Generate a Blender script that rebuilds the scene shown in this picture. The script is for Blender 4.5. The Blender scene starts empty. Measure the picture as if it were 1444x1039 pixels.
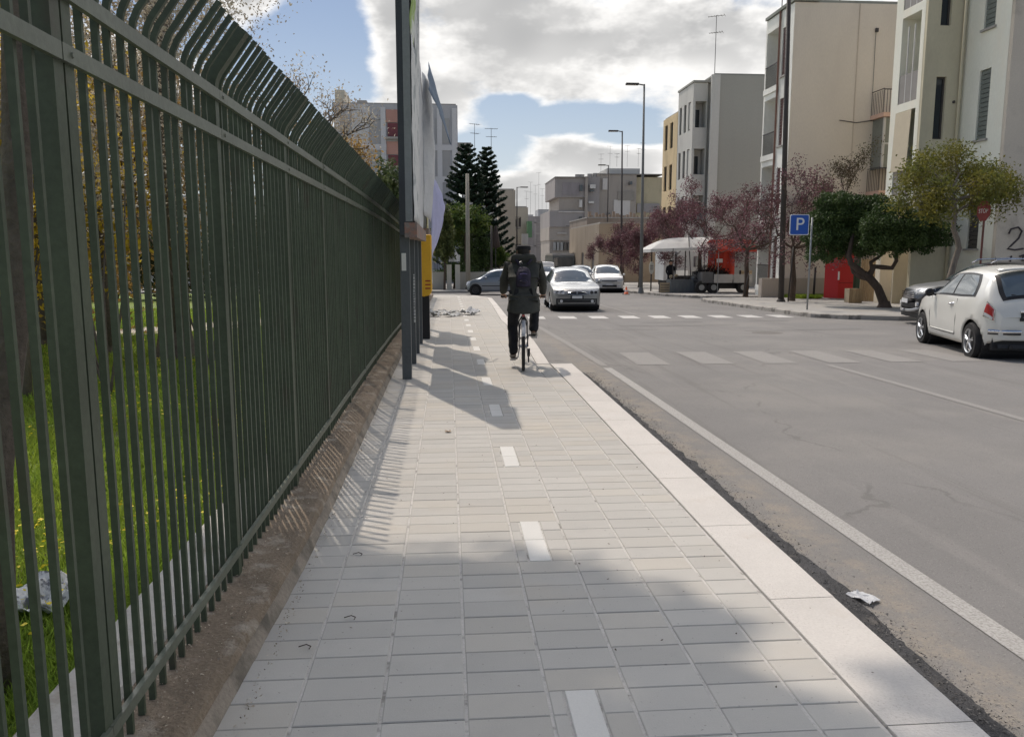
import bpy, bmesh, math, random
import numpy as np
from mathutils import Vector, Matrix, noise as mnoise
random.seed(7); np.random.seed(7)
R = math.radians
scene = bpy.context.scene
COL = scene.collection
# ------------------------------------------------------------------ camera
EYE = 1.58
PITCH = math.atan(163/1130.0)
YAW = math.atan((722-632)/1130.0*math.cos(PITCH))
cam_d = bpy.data.cameras.new('camera'); cam = bpy.data.objects.new('camera', cam_d); COL.objects.link(cam)
cam_d.sensor_width = 36; cam_d.lens = 36*1130/1444.0
cam_d.clip_start = 0.05; cam_d.clip_end = 6000
cam.location = (0, 0, EYE)
cam.rotation_euler = (math.pi/2-PITCH, 0, -YAW)
scene.camera = cam
# ------------------------------------------------------------------ light
SUN_EL, SUN_AZ = 60.0, -20.0        # azimuth measured clockwise from +Y
sd = Vector((math.sin(R(SUN_AZ))*math.cos(R(SUN_EL)), math.cos(R(SUN_AZ))*math.cos(R(SUN_EL)), math.sin(R(SUN_EL))))
sun_d = bpy.data.lights.new('sun', 'SUN'); sun = bpy.data.objects.new('sun', sun_d); COL.objects.link(sun)
sun_d.energy = 2.0; sun_d.angle = R(0.53); sun_d.color = (1.0, 0.885, 0.765)
sun.rotation_euler = sd.to_track_quat('Z', 'Y').to_euler()
world = bpy.data.worlds.new('World'); scene.world = world; world.use_nodes = True
wt = world.node_tree; wt.nodes.clear()
def _n(t, typ, **k):
    n = t.nodes.new(typ)
    for a, b in k.items(): setattr(n, a, b)
    return n
def _math(t, op, a, b=None, c=None, clamp=False):
    n = _n(t, 'ShaderNodeMath', operation=op); n.use_clamp = clamp
    for i, v in enumerate((a, b, c)):
        if v is None: continue
        if isinstance(v, (int, float)): n.inputs[i].default_value = v
        else: t.links.new(v, n.inputs[i])
    return n.outputs[0]
def _mr(t, v, a, b, c=0.0, d=1.0, smooth=True):
    n = _n(t, 'ShaderNodeMapRange'); n.interpolation_type = 'SMOOTHSTEP' if smooth else 'LINEAR'
    t.links.new(v, n.inputs[0])
    for i, x in enumerate((a, b, c, d)): n.inputs[i+1].default_value = x
    return n.outputs[0]
def _mix(t, fac, a, b, blend='MIX'):
    n = _n(t, 'ShaderNodeMix', data_type='RGBA', blend_type=blend)
    for s, v in ((n.inputs[0], fac), (n.inputs[6], a), (n.inputs[7], b)):
        if isinstance(v, (int, float)): s.default_value = v
        elif isinstance(v, (tuple, list)): s.default_value = (v[0], v[1], v[2], 1)
        else: t.links.new(v, s)
    return n.outputs[2]
def make_sky():
    t = wt
    out = _n(t, 'ShaderNodeOutputWorld'); bg = _n(t, 'ShaderNodeBackground'); bg.inputs[1].default_value = 0.15
    t.links.new(bg.outputs[0], out.inputs[0])
    sky = _n(t, 'ShaderNodeTexSky', sky_type='NISHITA', sun_disc=False)
    sky.sun_elevation = R(SUN_EL); sky.sun_rotation = R(SUN_AZ)
    sky.air_density = 1.0; sky.dust_density = 0.6; sky.ozone_density = 2.0
    tc = _n(t, 'ShaderNodeTexCoord'); D = tc.outputs['Generated']
    sep = _n(t, 'ShaderNodeSeparateXYZ'); t.links.new(D, sep.inputs[0])
    # clouds: noise in a flattened sky-plane plus a few broad banks placed by direction
    mp = _n(t, 'ShaderNodeMapping'); mp.inputs['Scale'].default_value = (1, 1, 1.9); t.links.new(D, mp.inputs[0])
    def noise(sc, det, off=(0, 0, 0), rough=.58, dist=0.0):
        a = _n(t, 'ShaderNodeVectorMath', operation='ADD'); t.links.new(mp.outputs[0], a.inputs[0]); a.inputs[1].default_value = off
        n = _n(t, 'ShaderNodeTexNoise'); n.inputs['Scale'].default_value = sc; n.inputs['Detail'].default_value = det
        n.inputs['Roughness'].default_value = rough; n.inputs['Distortion'].default_value = dist
        t.links.new(a.outputs[0], n.inputs['Vector']); return n.outputs[0]
    n1 = noise(7.5, 9, (3.1, 1.7, .4)); n1b = noise(7.5, 5, (3.1-.006, 1.7+.010, .4+.035)); n2 = noise(2.6, 3, (1.2, .3, 2.2))
    fw = Vector((math.sin(YAW)*math.cos(PITCH), math.cos(YAW)*math.cos(PITCH), -math.sin(PITCH))); rt = Vector((math.cos(YAW), -math.sin(YAW), 0)); up = rt.cross(fw)
    def bank(px, py, rx, ry):
        c = (fw+rt*((px-722)/1130.0)+up*((519.5-py)/1130.0)).normalized()
        s = _n(t, 'ShaderNodeVectorMath', operation='SUBTRACT'); t.links.new(D, s.inputs[0]); s.inputs[1].default_value = c
        m = _n(t, 'ShaderNodeVectorMath', operation='MULTIPLY'); t.links.new(s.outputs[0], m.inputs[0]); m.inputs[1].default_value = (1130.0/rx, 1130.0/rx*.4, 1130.0/ry)
        l = _n(t, 'ShaderNodeVectorMath', operation='LENGTH'); t.links.new(m.outputs[0], l.inputs[0])
        return _math(t, 'SUBTRACT', 1.0, l.outputs['Value'])
    def union(vals):
        r = vals[0]
        for v in vals[1:]: r = _math(t, 'MAXIMUM', r, v)
        return r
    banks = union([bank(*b) for b in ((790, 55, 310, 105), (600, 150, 120, 75), (1040, 60, 200, 90), (540, 175, 95, 55), (360, -10, 60, 45), (850, 225, 210, 42), (1010, 150, 110, 70), (740, 262, 130, 36), (560, 60, 70, 120),
        (900, 290, 320, 40), (1500, 40, 500, 160), (200, 120, 90, 60), (700, -420, 500, 160), (-700, 100, 500, 120), (-300, -600, 400, 150), (1700, -700, 500, 200))])
    gap = union([bank(*b) for b in ((450, 75, 95, 95), (800, 168, 150, 26), (690, 215, 75, 42), (900, 195, 90, 16), (720, 150, 60, 20), (640, 225, 60, 25))])
    banks = _math(t, 'SUBTRACT', _math(t, 'MAXIMUM', banks, -.9), _math(t, 'MULTIPLY', _math(t, 'MAXIMUM', gap, 0.0), 1.25))
    dens = _math(t, 'ADD', _math(t, 'MULTIPLY', _math(t, 'SUBTRACT', n1, .5), 2.6), _math(t, 'ADD', banks, _mr(t, sep.outputs[2], .30, .60, -.06, .45)))  # last term thickens cloud overhead, above the view, added for fill light
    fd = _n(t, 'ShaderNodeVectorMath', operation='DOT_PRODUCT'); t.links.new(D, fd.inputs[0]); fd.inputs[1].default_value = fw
    dens = _math(t, 'ADD', dens, _math(t, 'MULTIPLY', _mr(t, sep.outputs[2], .05, .5, .55, 0.0), _mr(t, fd.outputs['Value'], .55, .80, 1.0, 0.0)))  # extra low cloud added only outside the view, to brighten upright walls
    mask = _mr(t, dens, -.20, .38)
    # thickness seen against the sun: lit edges white, thick middles grey
    thick = _mr(t, _math(t, 'ADD', dens, _math(t, 'MULTIPLY', _math(t, 'SUBTRACT', n1b, n1), 3.4)), .05, .85)
    # forward scattering: clouds between us and the sun glow; clouds opposite the sun are lit from the front, hence white; both boosted, mostly out of view, to fill shaded paving and walls
    dt = _n(t, 'ShaderNodeVectorMath', operation='DOT_PRODUCT'); t.links.new(D, dt.inputs[0]); dt.inputs[1].default_value = sd
    thick = _math(t, 'MULTIPLY', thick, _mr(t, dt.outputs['Value'], -.15, .6, .1, 1.0))
    t2 = _math(t, 'MULTIPLY', thick, _mr(t, n2, .35, .6, .35, 1.0))
    cloud = _mix(t, t2, (5.5, 5.4, 5.25), (2.5, 2.5, 2.5))
    glow = _math(t, 'ADD', _mr(t, dt.outputs['Value'], .70, 1.0, 1.0, 8.0), _mr(t, dt.outputs['Value'], .35, -.4, 0.0, 1.1)); gc = _n(t, 'ShaderNodeCombineXYZ'); [t.links.new(glow, gc.inputs[i]) for i in range(3)]
    cloud = _mix(t, 1.0, cloud, gc.outputs[0], 'MULTIPLY')
    skyc = _mix(t, 1.0, sky.outputs[0], (0.53, 0.48, 0.455), 'MULTIPLY')
    haze = _mr(t, sep.outputs[2], -.02, .30, .65, 0.0)
    skyc = _mix(t, haze, skyc, (3.3, 3.6, 4.0))
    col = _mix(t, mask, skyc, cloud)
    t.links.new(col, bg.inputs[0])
make_sky()
vs = scene.view_settings
scene.display_settings.display_device = 'sRGB'
vs.view_transform = 'Standard'; vs.look = 'None'; vs.exposure = 0.45; vs.gamma = 1.0; vs.use_curve_mapping = False
scene.cycles.max_bounces = 6; scene.cycles.transparent_max_bounces = 8; scene.cycles.use_denoising = True
# ------------------------------------------------------------------ helpers
def G(y):
    'height of the pavement: level at first, then the street falls away gently'
    if y < 9: return 0.0
    if y < 15: return -0.018*(y-9)**2/12
    if y < 150: return -0.018*(y-12)
    return -0.018*138
def at(px, py, Y):
    d = [0, 0, 0]; a = (px-722)/1130.0; b = (519.5-py)/1130.0
    d = FW+RT*a+UP*b; t = Y/d[1]
    return d[0]*t, EYE+d[2]*t
FW = Vector((math.sin(YAW)*math.cos(PITCH), math.cos(YAW)*math.cos(PITCH), -math.sin(PITCH))); RT = Vector((math.cos(YAW), -math.sin(YAW), 0)); UP = RT.cross(FW)

def mat(name, c, rough=.8, var=.12, sc=4.0, bump=.15, bsc=60.0, metal=0.0, spec=.4, stain=None, stsc=1.2, st=(.5, .7), island=0.0, objv=0.0, detail=6, trans=0.0, emit=None, stretch=None, coat=0.0, bdist=.01, alpha=None):
    m = bpy.data.materials.new(name); m.use_nodes = True; t = m.node_tree; b = t.nodes['Principled BSDF']
    geo = _n(t, 'ShaderNodeNewGeometry'); P = geo.outputs['Position']
    if stretch:
        mp = _n(t, 'ShaderNodeMapping'); mp.inputs['Scale'].default_value = stretch; t.links.new(P, mp.inputs[0]); P = mp.outputs[0]
    def noise(s, d=detail, P=P):
        n = _n(t, 'ShaderNodeTexNoise'); n.inputs['Scale'].default_value = s; n.inputs['Detail'].default_value = d; n.inputs['Roughness'].default_value = .62
        t.links.new(P, n.inputs['Vector']); return n.outputs[0]
    v = _mr(t, noise(sc), .25, .75, 1-var, 1+var, False)
    if bsc and var > 0:
        v = _math(t, 'MULTIPLY', v, _mr(t, noise(bsc, 3), .25, .75, 1-var*.8, 1+var*.8, False))
    if island: v = _math(t, 'MULTIPLY', v, _mr(t, geo.outputs['Random Per Island'], 0, 1, 1-island, 1+island, False))
    if objv:
        oi = _n(t, 'ShaderNodeObjectInfo'); rr = _math(t, 'FRACT', _math(t, 'ADD', oi.outputs['Random'], geo.outputs['Random Per Island']))
        v = _math(t, 'MULTIPLY', v, _mr(t, rr, 0, 1, 1-objv, 1+objv, False))
    col = _mix(t, 1.0, c, v, 'MULTIPLY')
    cc = _n(t, 'ShaderNodeCombineColor'); [t.links.new(v, cc.inputs[i]) for i in range(3)]
    t.links.new(cc.outputs[0], col.node.inputs[7])
    if stain:
        f = _mr(t, noise(stsc, 7), st[0], st[1])
        col = _mix(t, f, col, stain)
    t.links.new(col, b.inputs['Base Color'])
    b.inputs['Roughness'].default_value = rough; b.inputs['Metallic'].default_value = metal; b.inputs['Specular IOR Level'].default_value = spec
    if coat: b.inputs['Coat Weight'].default_value = coat; b.inputs['Coat Roughness'].default_value = .06
    if bump:
        bp = _n(t, 'ShaderNodeBump'); bp.inputs['Strength'].default_value = bump; bp.inputs['Distance'].default_value = bdist
        t.links.new(noise(bsc or 40, 5), bp.inputs['Height']); t.links.new(bp.outputs[0], b.inputs['Normal'])
    if trans:
        tr = _n(t, 'ShaderNodeBsdfTranslucent'); t.links.new(col, tr.inputs[0]); mx = _n(t, 'ShaderNodeMixShader'); mx.inputs[0].default_value = trans
        o = t.nodes['Material Output']; t.links.new(b.outputs[0], mx.inputs[1]); t.links.new(tr.outputs[0], mx.inputs[2]); t.links.new(mx.outputs[0], o.inputs[0])
    m['_col'] = 1
    return m
def nodes_of(m): return m.node_tree, m.node_tree.nodes['Principled BSDF']

class MB:
    def __init__(s): s.v = []; s.f = []
    def quad(s, *p):
        n = len(s.v); s.v += [tuple(q) for q in p]; s.f.append(tuple(range(n, n+len(p)))); return s
    def box(s, x0, y0, z0, x1, y1, z1):
        x0, x1 = min(x0, x1), max(x0, x1); y0, y1 = min(y0, y1), max(y0, y1); z0, z1 = min(z0, z1), max(z0, z1)
        n = len(s.v); s.v += [(x0, y0, z0), (x1, y0, z0), (x1, y1, z0), (x0, y1, z0), (x0, y0, z1), (x1, y0, z1), (x1, y1, z1), (x0, y1, z1)]
        s.f += [(n, n+3, n+2, n+1), (n+4, n+5, n+6, n+7), (n, n+1, n+5, n+4), (n+1, n+2, n+6, n+5), (n+2, n+3, n+7, n+6), (n+3, n, n+4, n+7)]; return s
    def obox(s, O, u, v, w):
        'box from corner O along three edge vectors'
        O = Vector(O); u = Vector(u); v = Vector(v); w = Vector(w)
        if u.cross(v).dot(w) < 0: u, v = v, u
        n = len(s.v); s.v += [tuple(q) for q in (O, O+u, O+u+v, O+v, O+w, O+u+w, O+u+v+w, O+v+w)]
        s.f += [(n, n+3, n+2, n+1), (n+4, n+5, n+6, n+7), (n, n+1, n+5, n+4), (n+1, n+2, n+6, n+5), (n+2, n+3, n+7, n+6), (n+3, n, n+4, n+7)]; return s
    def tube(s, pts, r, n=8, caps=True, closed=False):
        pts = [Vector(p) for p in pts]; m = len(pts); r = r if isinstance(r, (list, tuple)) else [r]*m; base = len(s.v); prev = None
        for i, p in enumerate(pts):
            if closed: d = pts[(i+1) % m]-pts[i-1]
            else: d = pts[min(i+1, m-1)]-pts[max(i-1, 0)]
            d = d.normalized() if d.length > 1e-9 else Vector((0, 0, 1))
            if prev is None:
                a = Vector((0, 0, 1)) if abs(d.z) < .9 else Vector((1, 0, 0)); prev = d.cross(a).normalized()
            u = (prev-d*prev.dot(d)).normalized(); w = d.cross(u); prev = u
            for k in range(n):
                an = 2*math.pi*k/n; s.v.append(tuple(p+(u*math.cos(an)+w*math.sin(an))*r[i]))
        for i in range(m if closed else m-1):
            a0 = base+i*n; b0 = base+((i+1) % m)*n
            for k in range(n): s.f.append((a0+k, a0+(k+1) % n, b0+(k+1) % n, b0+k))
        if caps and not closed:
            s.f.append(tuple(base+k for k in reversed(range(n)))); s.f.append(tuple(base+(m-1)*n+k for k in range(n)))
        return s
    def cyl(s, c, axis, r, h, n=20, r2=None):
        c = Vector(c); a = Vector(axis).normalized(); return s.tube([c-a*h/2, c+a*h/2], [r, r if r2 is None else r2], n)
    def lathe(s, c, prof, n=16, axis='z'):
        base = len(s.v)
        for (r, z) in prof:
            for k in range(n):
                an = 2*math.pi*k/n; x, y = r*math.cos(an), r*math.sin(an)
                p = (c[0]+x, c[1]+y, c[2]+z) if axis == 'z' else ((c[0]+z, c[1]+x, c[2]+y) if axis == 'x' else (c[0]+y, c[1]+z, c[2]+x)); s.v.append(p)
        for i in range(len(prof)-1):
            for k in range(n): s.f.append((base+i*n+k, base+i*n+(k+1) % n, base+(i+1)*n+(k+1) % n, base+(i+1)*n+k))
        return s
    def prism(s, poly, O, u, v, w):
        'extrude 2-D poly (in u,v) along w'
        O = Vector(O); u = Vector(u); v = Vector(v); w = Vector(w); n = len(s.v); m = len(poly)
        s.v += [tuple(O+u*a+v*b) for a, b in poly]+[tuple(O+u*a+v*b+w) for a, b in poly]
        s.f += [tuple(range(n, n+m)), tuple(reversed(range(n+m, n+2*m)))]+[(n+i, n+m+i, n+m+(i+1) % m, n+(i+1) % m) for i in range(m)]; return s
    def grid(s, fn, nu, nv):
        n = len(s.v)
        for i in range(nu+1):
            for j in range(nv+1): s.v.append(tuple(fn(i/nu, j/nv)))
        for i in range(nu):
            for j in range(nv): a = n+i*(nv+1)+j; s.f.append((a, a+nv+1, a+nv+2, a+1))
        return s
    def build(s, name, m, parent=None, smooth=False, rel=None, wn=False):
        me = bpy.data.meshes.new(name); vs_ = s.v
        if rel is not None: vs_ = [(a-rel[0], b-rel[1], c-rel[2]) for a, b, c in vs_]
        me.from_pydata(vs_, [], s.f)
        if m is not None: me.materials.append(m)
        o = bpy.data.objects.new(name, me); COL.objects.link(o)
        if parent is not None: o.parent = parent
        if wn:
            b = bmesh.new(); b.from_mesh(me); bmesh.ops.recalc_face_normals(b, faces=b.faces); b.to_mesh(me); b.free()
        if smooth: me.polygons.foreach_set('use_smooth', [True]*len(me.polygons))
        if smooth == 'auto': me.set_sharp_from_angle(angle=R(38))
        return o
def tag(o, label, cat=None, group=None, kind=None):
    if label: o['label'] = label
    if cat: o['category'] = cat
    if group: o['group'] = group
    if kind: o['kind'] = kind
    return o
def thing(name, label, cat, loc=(0, 0, 0), rz=0.0, group=None):
    o = bpy.data.objects.new(name, None); COL.objects.link(o); o.location = loc; o.rotation_euler = (0, 0, rz); o.empty_display_size = .2
    return tag(o, label, cat, group)
def copy_tree(o, parent=None):
    c = o.copy(); COL.objects.link(c); c.parent = parent
    for ch in list(o.children): copy_tree(ch, c)
    return c
def npmesh(name, verts, faces_n, m, parent=None, smooth=False):
    'faces all with the same vertex count, laid out consecutively'
    verts = np.asarray(verts, dtype=np.float32).reshape(-1, 3); nv = len(verts); nf = nv//faces_n
    me = bpy.data.meshes.new(name); me.vertices.add(nv); me.vertices.foreach_set('co', verts.ravel())
    me.loops.add(nv); me.loops.foreach_set('vertex_index', np.arange(nv, dtype=np.int32))
    me.polygons.add(nf); me.polygons.foreach_set('loop_start', np.arange(0, nv, faces_n, dtype=np.int32)); me.polygons.foreach_set('loop_total', np.full(nf, faces_n, dtype=np.int32))
    me.update(calc_edges=True); me.materials.append(m)
    o = bpy.data.objects.new(name, me); COL.objects.link(o)
    if parent is not None: o.parent = parent
    return o
def leaf_quads(C, size, aspect=.55, rng=None, droop=0.0, szvar=.35):
    'one folded leaf-like quad (diamond) per centre'
    rng = rng or np.random; n = len(C)
    d = rng.normal(size=(n, 3)); d[:, 2] -= droop; d /= np.linalg.norm(d, axis=1)[:, None]
    e = rng.normal(size=(n, 3)); e -= d*np.sum(e*d, axis=1)[:, None]; e /= np.linalg.norm(e, axis=1)[:, None]
    s = (size*(1+szvar*rng.uniform(-1, 1, size=n)))[:, None]
    a = C-d*s*.5; c = C+d*s*.5; b = C+e*s*aspect*.5+d*s*.05; f = C-e*s*aspect*.5+d*s*.05
    return np.stack([a, b, c, f], axis=1).reshape(-1, 3)
def strip(name, ys, xl, xr, off, m, depth=0.0, kind='structure', parent=None, nx=1, bed=None):
    'sheet following the fall of the street between two edge curves; depth adds side faces'
    mb = MB(); n = nx+1
    for y in ys:
        a, b = xl(y), xr(y)
        for k in range(n): mb.v.append((a+(b-a)*k/nx, y, G(y)+off))
    for i in range(len(ys)-1):
        for k in range(nx): a = i*n+k; mb.f.append((a, a+1, a+n+1, a+n))
    if depth:
        N = len(mb.v)
        for y in ys:
            for x in (xl(y), xr(y)): mb.v += [(x, y, G(y)+off), (x, y, G(y)+off-depth)]
        for i in range(len(ys)-1):
            a = N+i*4; b = a+4; mb.f += [(a, b, b+1, a+1), (a+2, a+3, b+3, b+2)]
        e = N+(len(ys)-1)*4; mb.f += [(N, N+1, N+3, N+2), (e, e+2, e+3, e+1)]
    o = mb.build(name, m, parent)
    if kind: o['kind'] = kind
    return o
def frange(a, b, n): return [a+(b-a)*i/n for i in range(n+1)]
def lerp_curve(pts):
    def f(y):
        if y <= pts[0][0]: return pts[0][1]
        for (a, b), (c, d) in zip(pts, pts[1:]):
            if y <= c: return b+(d-b)*(y-a)/(c-a)
        return pts[-1][1]
    return f
# ------------------------------------------------------------------ ground
M_asph = mat('asphalt', (.197, .191, .185), .93, .09, .8, .8, 110, stain=(.235, .225, .212), stsc=.35, st=(.45, .68), spec=.25, bdist=.006)
def add_dust(m):
    t, b = nodes_of(m); col = b.inputs['Base Color'].links[0].from_socket
    geo = _n(t, 'ShaderNodeNewGeometry'); sp = _n(t, 'ShaderNodeSeparateXYZ'); t.links.new(geo.outputs['Position'], sp.inputs[0])
    def noi(s, d=6, st=(1, 1, 1)):
        mp = _n(t, 'ShaderNodeMapping'); mp.inputs['Scale'].default_value = st; t.links.new(geo.outputs['Position'], mp.inputs[0])
        n = _n(t, 'ShaderNodeTexNoise'); n.inputs['Scale'].default_value = s; n.inputs['Detail'].default_value = d; n.inputs['Roughness'].default_value = .68; t.links.new(mp.outputs[0], n.inputs['Vector']); return n.outputs[0]
    x = _math(t, 'ADD', sp.outputs[0], _math(t, 'MULTIPLY', _math(t, 'SUBTRACT', noi(2.2, 7, (1, .6, 1)), .5), .45))
    near = _mr(t, sp.outputs[1], 10, 24, 1.0, 0.0)
    band = _math(t, 'MULTIPLY', _math(t, 'MULTIPLY', _mr(t, x, 1.85, 2.0), _mr(t, x, 2.15, 2.4, 1.0, 0.0)), near)
    band = _math(t, 'MULTIPLY', band, _math(t, 'MULTIPLY', _mr(t, noi(4, 8), .38, .6, .15, .95), _mr(t, noi(60, 3), .35, .6, .5, 1.0)))
    col = _mix(t, band, col, (.275, .245, .205))
    # darker tyre/patch lines and pale scuffs along the street
    l = _math(t, 'MULTIPLY', _mr(t, noi(1.1, 4, (3.0, .10, 1)), .56, .66), .30); col = _mix(t, l, col, (.135, .128, .12))
    l2 = _math(t, 'MULTIPLY', _mr(t, noi(.9, 5, (2.0, .15, 1)), .55, .7), .35); col = _mix(t, l2, col, (.26, .25, .235))
    sp2 = _math(t, 'MULTIPLY', _mr(t, noi(120, 2), .60, .72), .5); col = _mix(t, sp2, col, (.38, .365, .335))
    sp3 = _math(t, 'MULTIPLY', _mr(t, noi(95, 2), .40, .28), .7); col = _mix(t, sp3, col, (.08, .077, .073))
    # fine open cracks
    v = _n(t, 'ShaderNodeTexVoronoi', feature='DISTANCE_TO_EDGE'); v.inputs['Scale'].default_value = .28
    wv = _n(t, 'ShaderNodeVectorMath', operation='MULTIPLY_ADD'); t.links.new(geo.outputs['Position'], wv.inputs[0]); wv.inputs[1].default_value = (1, .45, 1)
    nc = _n(t, 'ShaderNodeTexNoise'); nc.inputs['Scale'].default_value = 1.3; nc.inputs['Detail'].default_value = 6; t.links.new(geo.outputs['Position'], nc.inputs['Vector']); t.links.new(nc.outputs[1], wv.inputs[2])
    t.links.new(wv.outputs[0], v.inputs['Vector'])
    cr = _math(t, 'MULTIPLY', _mr(t, v.outputs['Distance'], .002, .008, 1.0, 0.0), _mr(t, noi(.45, 3), .50, .60)); col = _mix(t, _math(t, 'MULTIPLY', cr, .30), col, (.07, .066, .06))
    t.links.new(col, b.inputs['Base Color'])
add_dust(M_asph)
YS = [-12, -6, -2, 0, 1, 2, 3, 4, 5, 6, 7, 8, 9, 9.5, 10, 10.5, 11, 11.5, 12, 12.5, 13, 13.5, 14, 14.5, 15, 17, 20, 24, 28, 32, 36, 40, 45, 50, 55, 60, 70, 80, 100, 120, 150, 200, 300]
M_earth = mat('earth', (.16, .15, .09), .95, .2, .5)
g = MB(); g.quad((-2500, -2500, -2.95), (2500, -2500, -2.95), (2500, 2500, -2.95), (-2500, 2500, -2.95)); tag(g.build('ground', M_earth), None, kind='structure')
strip('road', YS, lambda y: 1.25 if y < 38 else -70, lambda y: 90, -.12, M_asph, nx=6)
M_bed = mat('joint_sand', (.50, .48, .45), .95, .15, 14, .3, 140, stain=(.24, .23, .21), stsc=9, st=(.52, .68))
# paving between wall and kerb: kerb line steps inwards past the cyclist
def kin(y): return lerp_curve([(-10, 1.452), (11.4, 1.452), (11.41, 1.25), (15, 1.38), (21, 1.36), (30, 1.6), (36, 1.72), (39.5, 1.0), (40.5, .2)])(y)
def kout(y): return lerp_curve([(-10, 1.775), (11.4, 1.775), (11.41, 1.45), (15, 1.6), (21, 1.6), (30, 1.82), (36, 1.94), (39.5, 1.25), (40.5, .4)])(y)
strip('footpath_bed', [y for y in frange(-3, 40.5, 60)], lambda y: -.84, kin, -.0042, M_bed)
M_tile = mat('paving_concrete', (.43, .415, .385), .88, .05, 1.0, .22, 190, objv=.065, stain=(.47, .43, .37), stsc=.8, st=(.5, .75), spec=.3, bdist=.004)
def tile_extra(m):
    t, b = nodes_of(m); col = b.inputs['Base Color'].links[0].from_socket; geo = _n(t, 'ShaderNodeNewGeometry')
    n = _n(t, 'ShaderNodeTexNoise'); n.inputs['Scale'].default_value = 55; n.inputs['Detail'].default_value = 2; t.links.new(geo.outputs['Position'], n.inputs['Vector'])
    col = _mix(t, _math(t, 'MULTIPLY', _mr(t, n.outputs[0], .70, .74), .5), col, (.12, .11, .1))
    n = _n(t, 'ShaderNodeTexNoise'); n.inputs['Scale'].default_value = 3.2; n.inputs['Detail'].default_value = 8; n.inputs['Roughness'].default_value = .7; t.links.new(geo.outputs['Position'], n.inputs['Vector'])
    col = _mix(t, _math(t, 'MULTIPLY', _mr(t, n.outputs[0], .52, .75), .35), col, (.33, .325, .315))
    oi = _n(t, 'ShaderNodeObjectInfo'); r = _math(t, 'FRACT', _math(t, 'MULTIPLY', _math(t, 'ADD', oi.outputs['Random'], geo.outputs['Random Per Island']), 7.31))
    col = _mix(t, _mr(t, r, .55, 1.0, 0, .38), col, (.475, .435, .37))
    t.links.new(col, b.inputs['Base Color'])
tile_extra(M_tile)
M_white = mat('white_paver', (.60, .59, .56), .8, .05, 3, .15, 160, objv=.04, stain=(.52, .5, .47), stsc=6, st=(.6, .8))
def tile_geo(mb, x0, x1, y0, y1, z, b=.006, d=.03, tz=0.0, tx=0.0):
    n = len(mb.v); cx, cy = (x0+x1)/2, (y0+y1)/2
    for (xa, xb, ya, yb, zz) in ((x0, x1, y0, y1, -d), (x0, x1, y0, y1, -b*.7), (x0+b, x1-b, y0+b, y1-b, 0)):
        for X, Y in ((xa, ya), (xb, ya), (xb, yb), (xa, yb)): mb.v.append((X, Y, z+zz+(X-cx)*tx+(Y-cy)*tz))
    for L in (0, 4):
        for k in range(4): mb.f.append((n+L+k, n+L+(k+1) % 4, n+L+4+(k+1) % 4, n+L+4+k))
    mb.f.append((n+8, n+9, n+10, n+11))
pavement = strip('pavement', frange(-3, 40.5, 60), lambda y: -.83, lambda y: kin(y)-.01, -.045, M_bed)
XJ = [-.80, -.55, -.25, .045, .34, .635, .93, 1.225, 1.445]
ROW = .155; Y0 = 1.62
cells = []
rows_n = int((40-Y0)/ROW)
for r in range(rows_n):
    y = Y0+r*ROW
    for c in range(8):
        a, b_ = XJ[c], XJ[c+1]
        lim = kin(y if y < 11.4 else y+.08)-.008
        if c == 7: b_ = min(lim, 1.9) if lim < 1.5 else b_
        if c == 7 and lim > 1.5: cells.append((c, 1.225, 1.5, y)); cells.append((8, 1.5, lim, y)); continue
        if a > lim-.05: continue
        cells.append((c, a, min(b_, lim), y))
dash_rows = {}
for k in range(0, 20):
    st = int(round((2.14+k*1.86-Y0)/ROW))
    for q in range(4): dash_rows[st+q] = q
shared = {}
stuff = MB(); nind = 0; order = sorted(cells, key=lambda c: c[3])
rng = random.Random(3)
for (c, a, b_, y) in order:
    r = int(round((y-Y0)/ROW)); gap = .0058 if c else .003
    zz = G(y+ROW/2)
    pieces = []
    if c == 4 and r in dash_rows: pieces = [(.34, .402, 0), (.405, .515, 1), (.518, .635, 0)]
    else: pieces = [(a, b_, 0)]
    for (p, q, w) in pieces:
        dz = rng.uniform(-.0015, .0015)
        if w:
            if dash_rows[r] % 2: continue
            mb = MB(); tile_geo(mb, p, q, 0, 2*ROW-.004, 0, .003); o = mb.build('marker_tile', M_white, pavement); o.location = (0, y, G(y+ROW)+.003)
            if y > 9: o.rotation_euler = (R(-1.03) if y > 15 else 0, 0, 0)
            continue
        if nind < 288 and y > 2.0:
            key = (round(p, 3), round(q, 3))
            if key not in shared:
                mb = MB(); tile_geo(mb, p+gap, q-gap, .0012, ROW-.0012, 0, .004); o = mb.build('paving_tile', M_tile, pavement); shared[key] = o
                o.location = (0, y, zz+dz)
            else:
                o = shared[key].copy(); COL.objects.link(o); o.location = (rng.uniform(-.001, .001), y+rng.uniform(-.0006, .0006), zz+dz)
            nind += 1
        else: tile_geo(stuff, p+gap, q-gap, y+.0012, y+ROW-.0012, zz+dz, .004, tz=-.018 if y > 15 else (-.003*(y-9) if y > 9 else 0))
tag(stuff.build('paving_tile_field', M_tile, pavement), None, kind='stuff')
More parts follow.
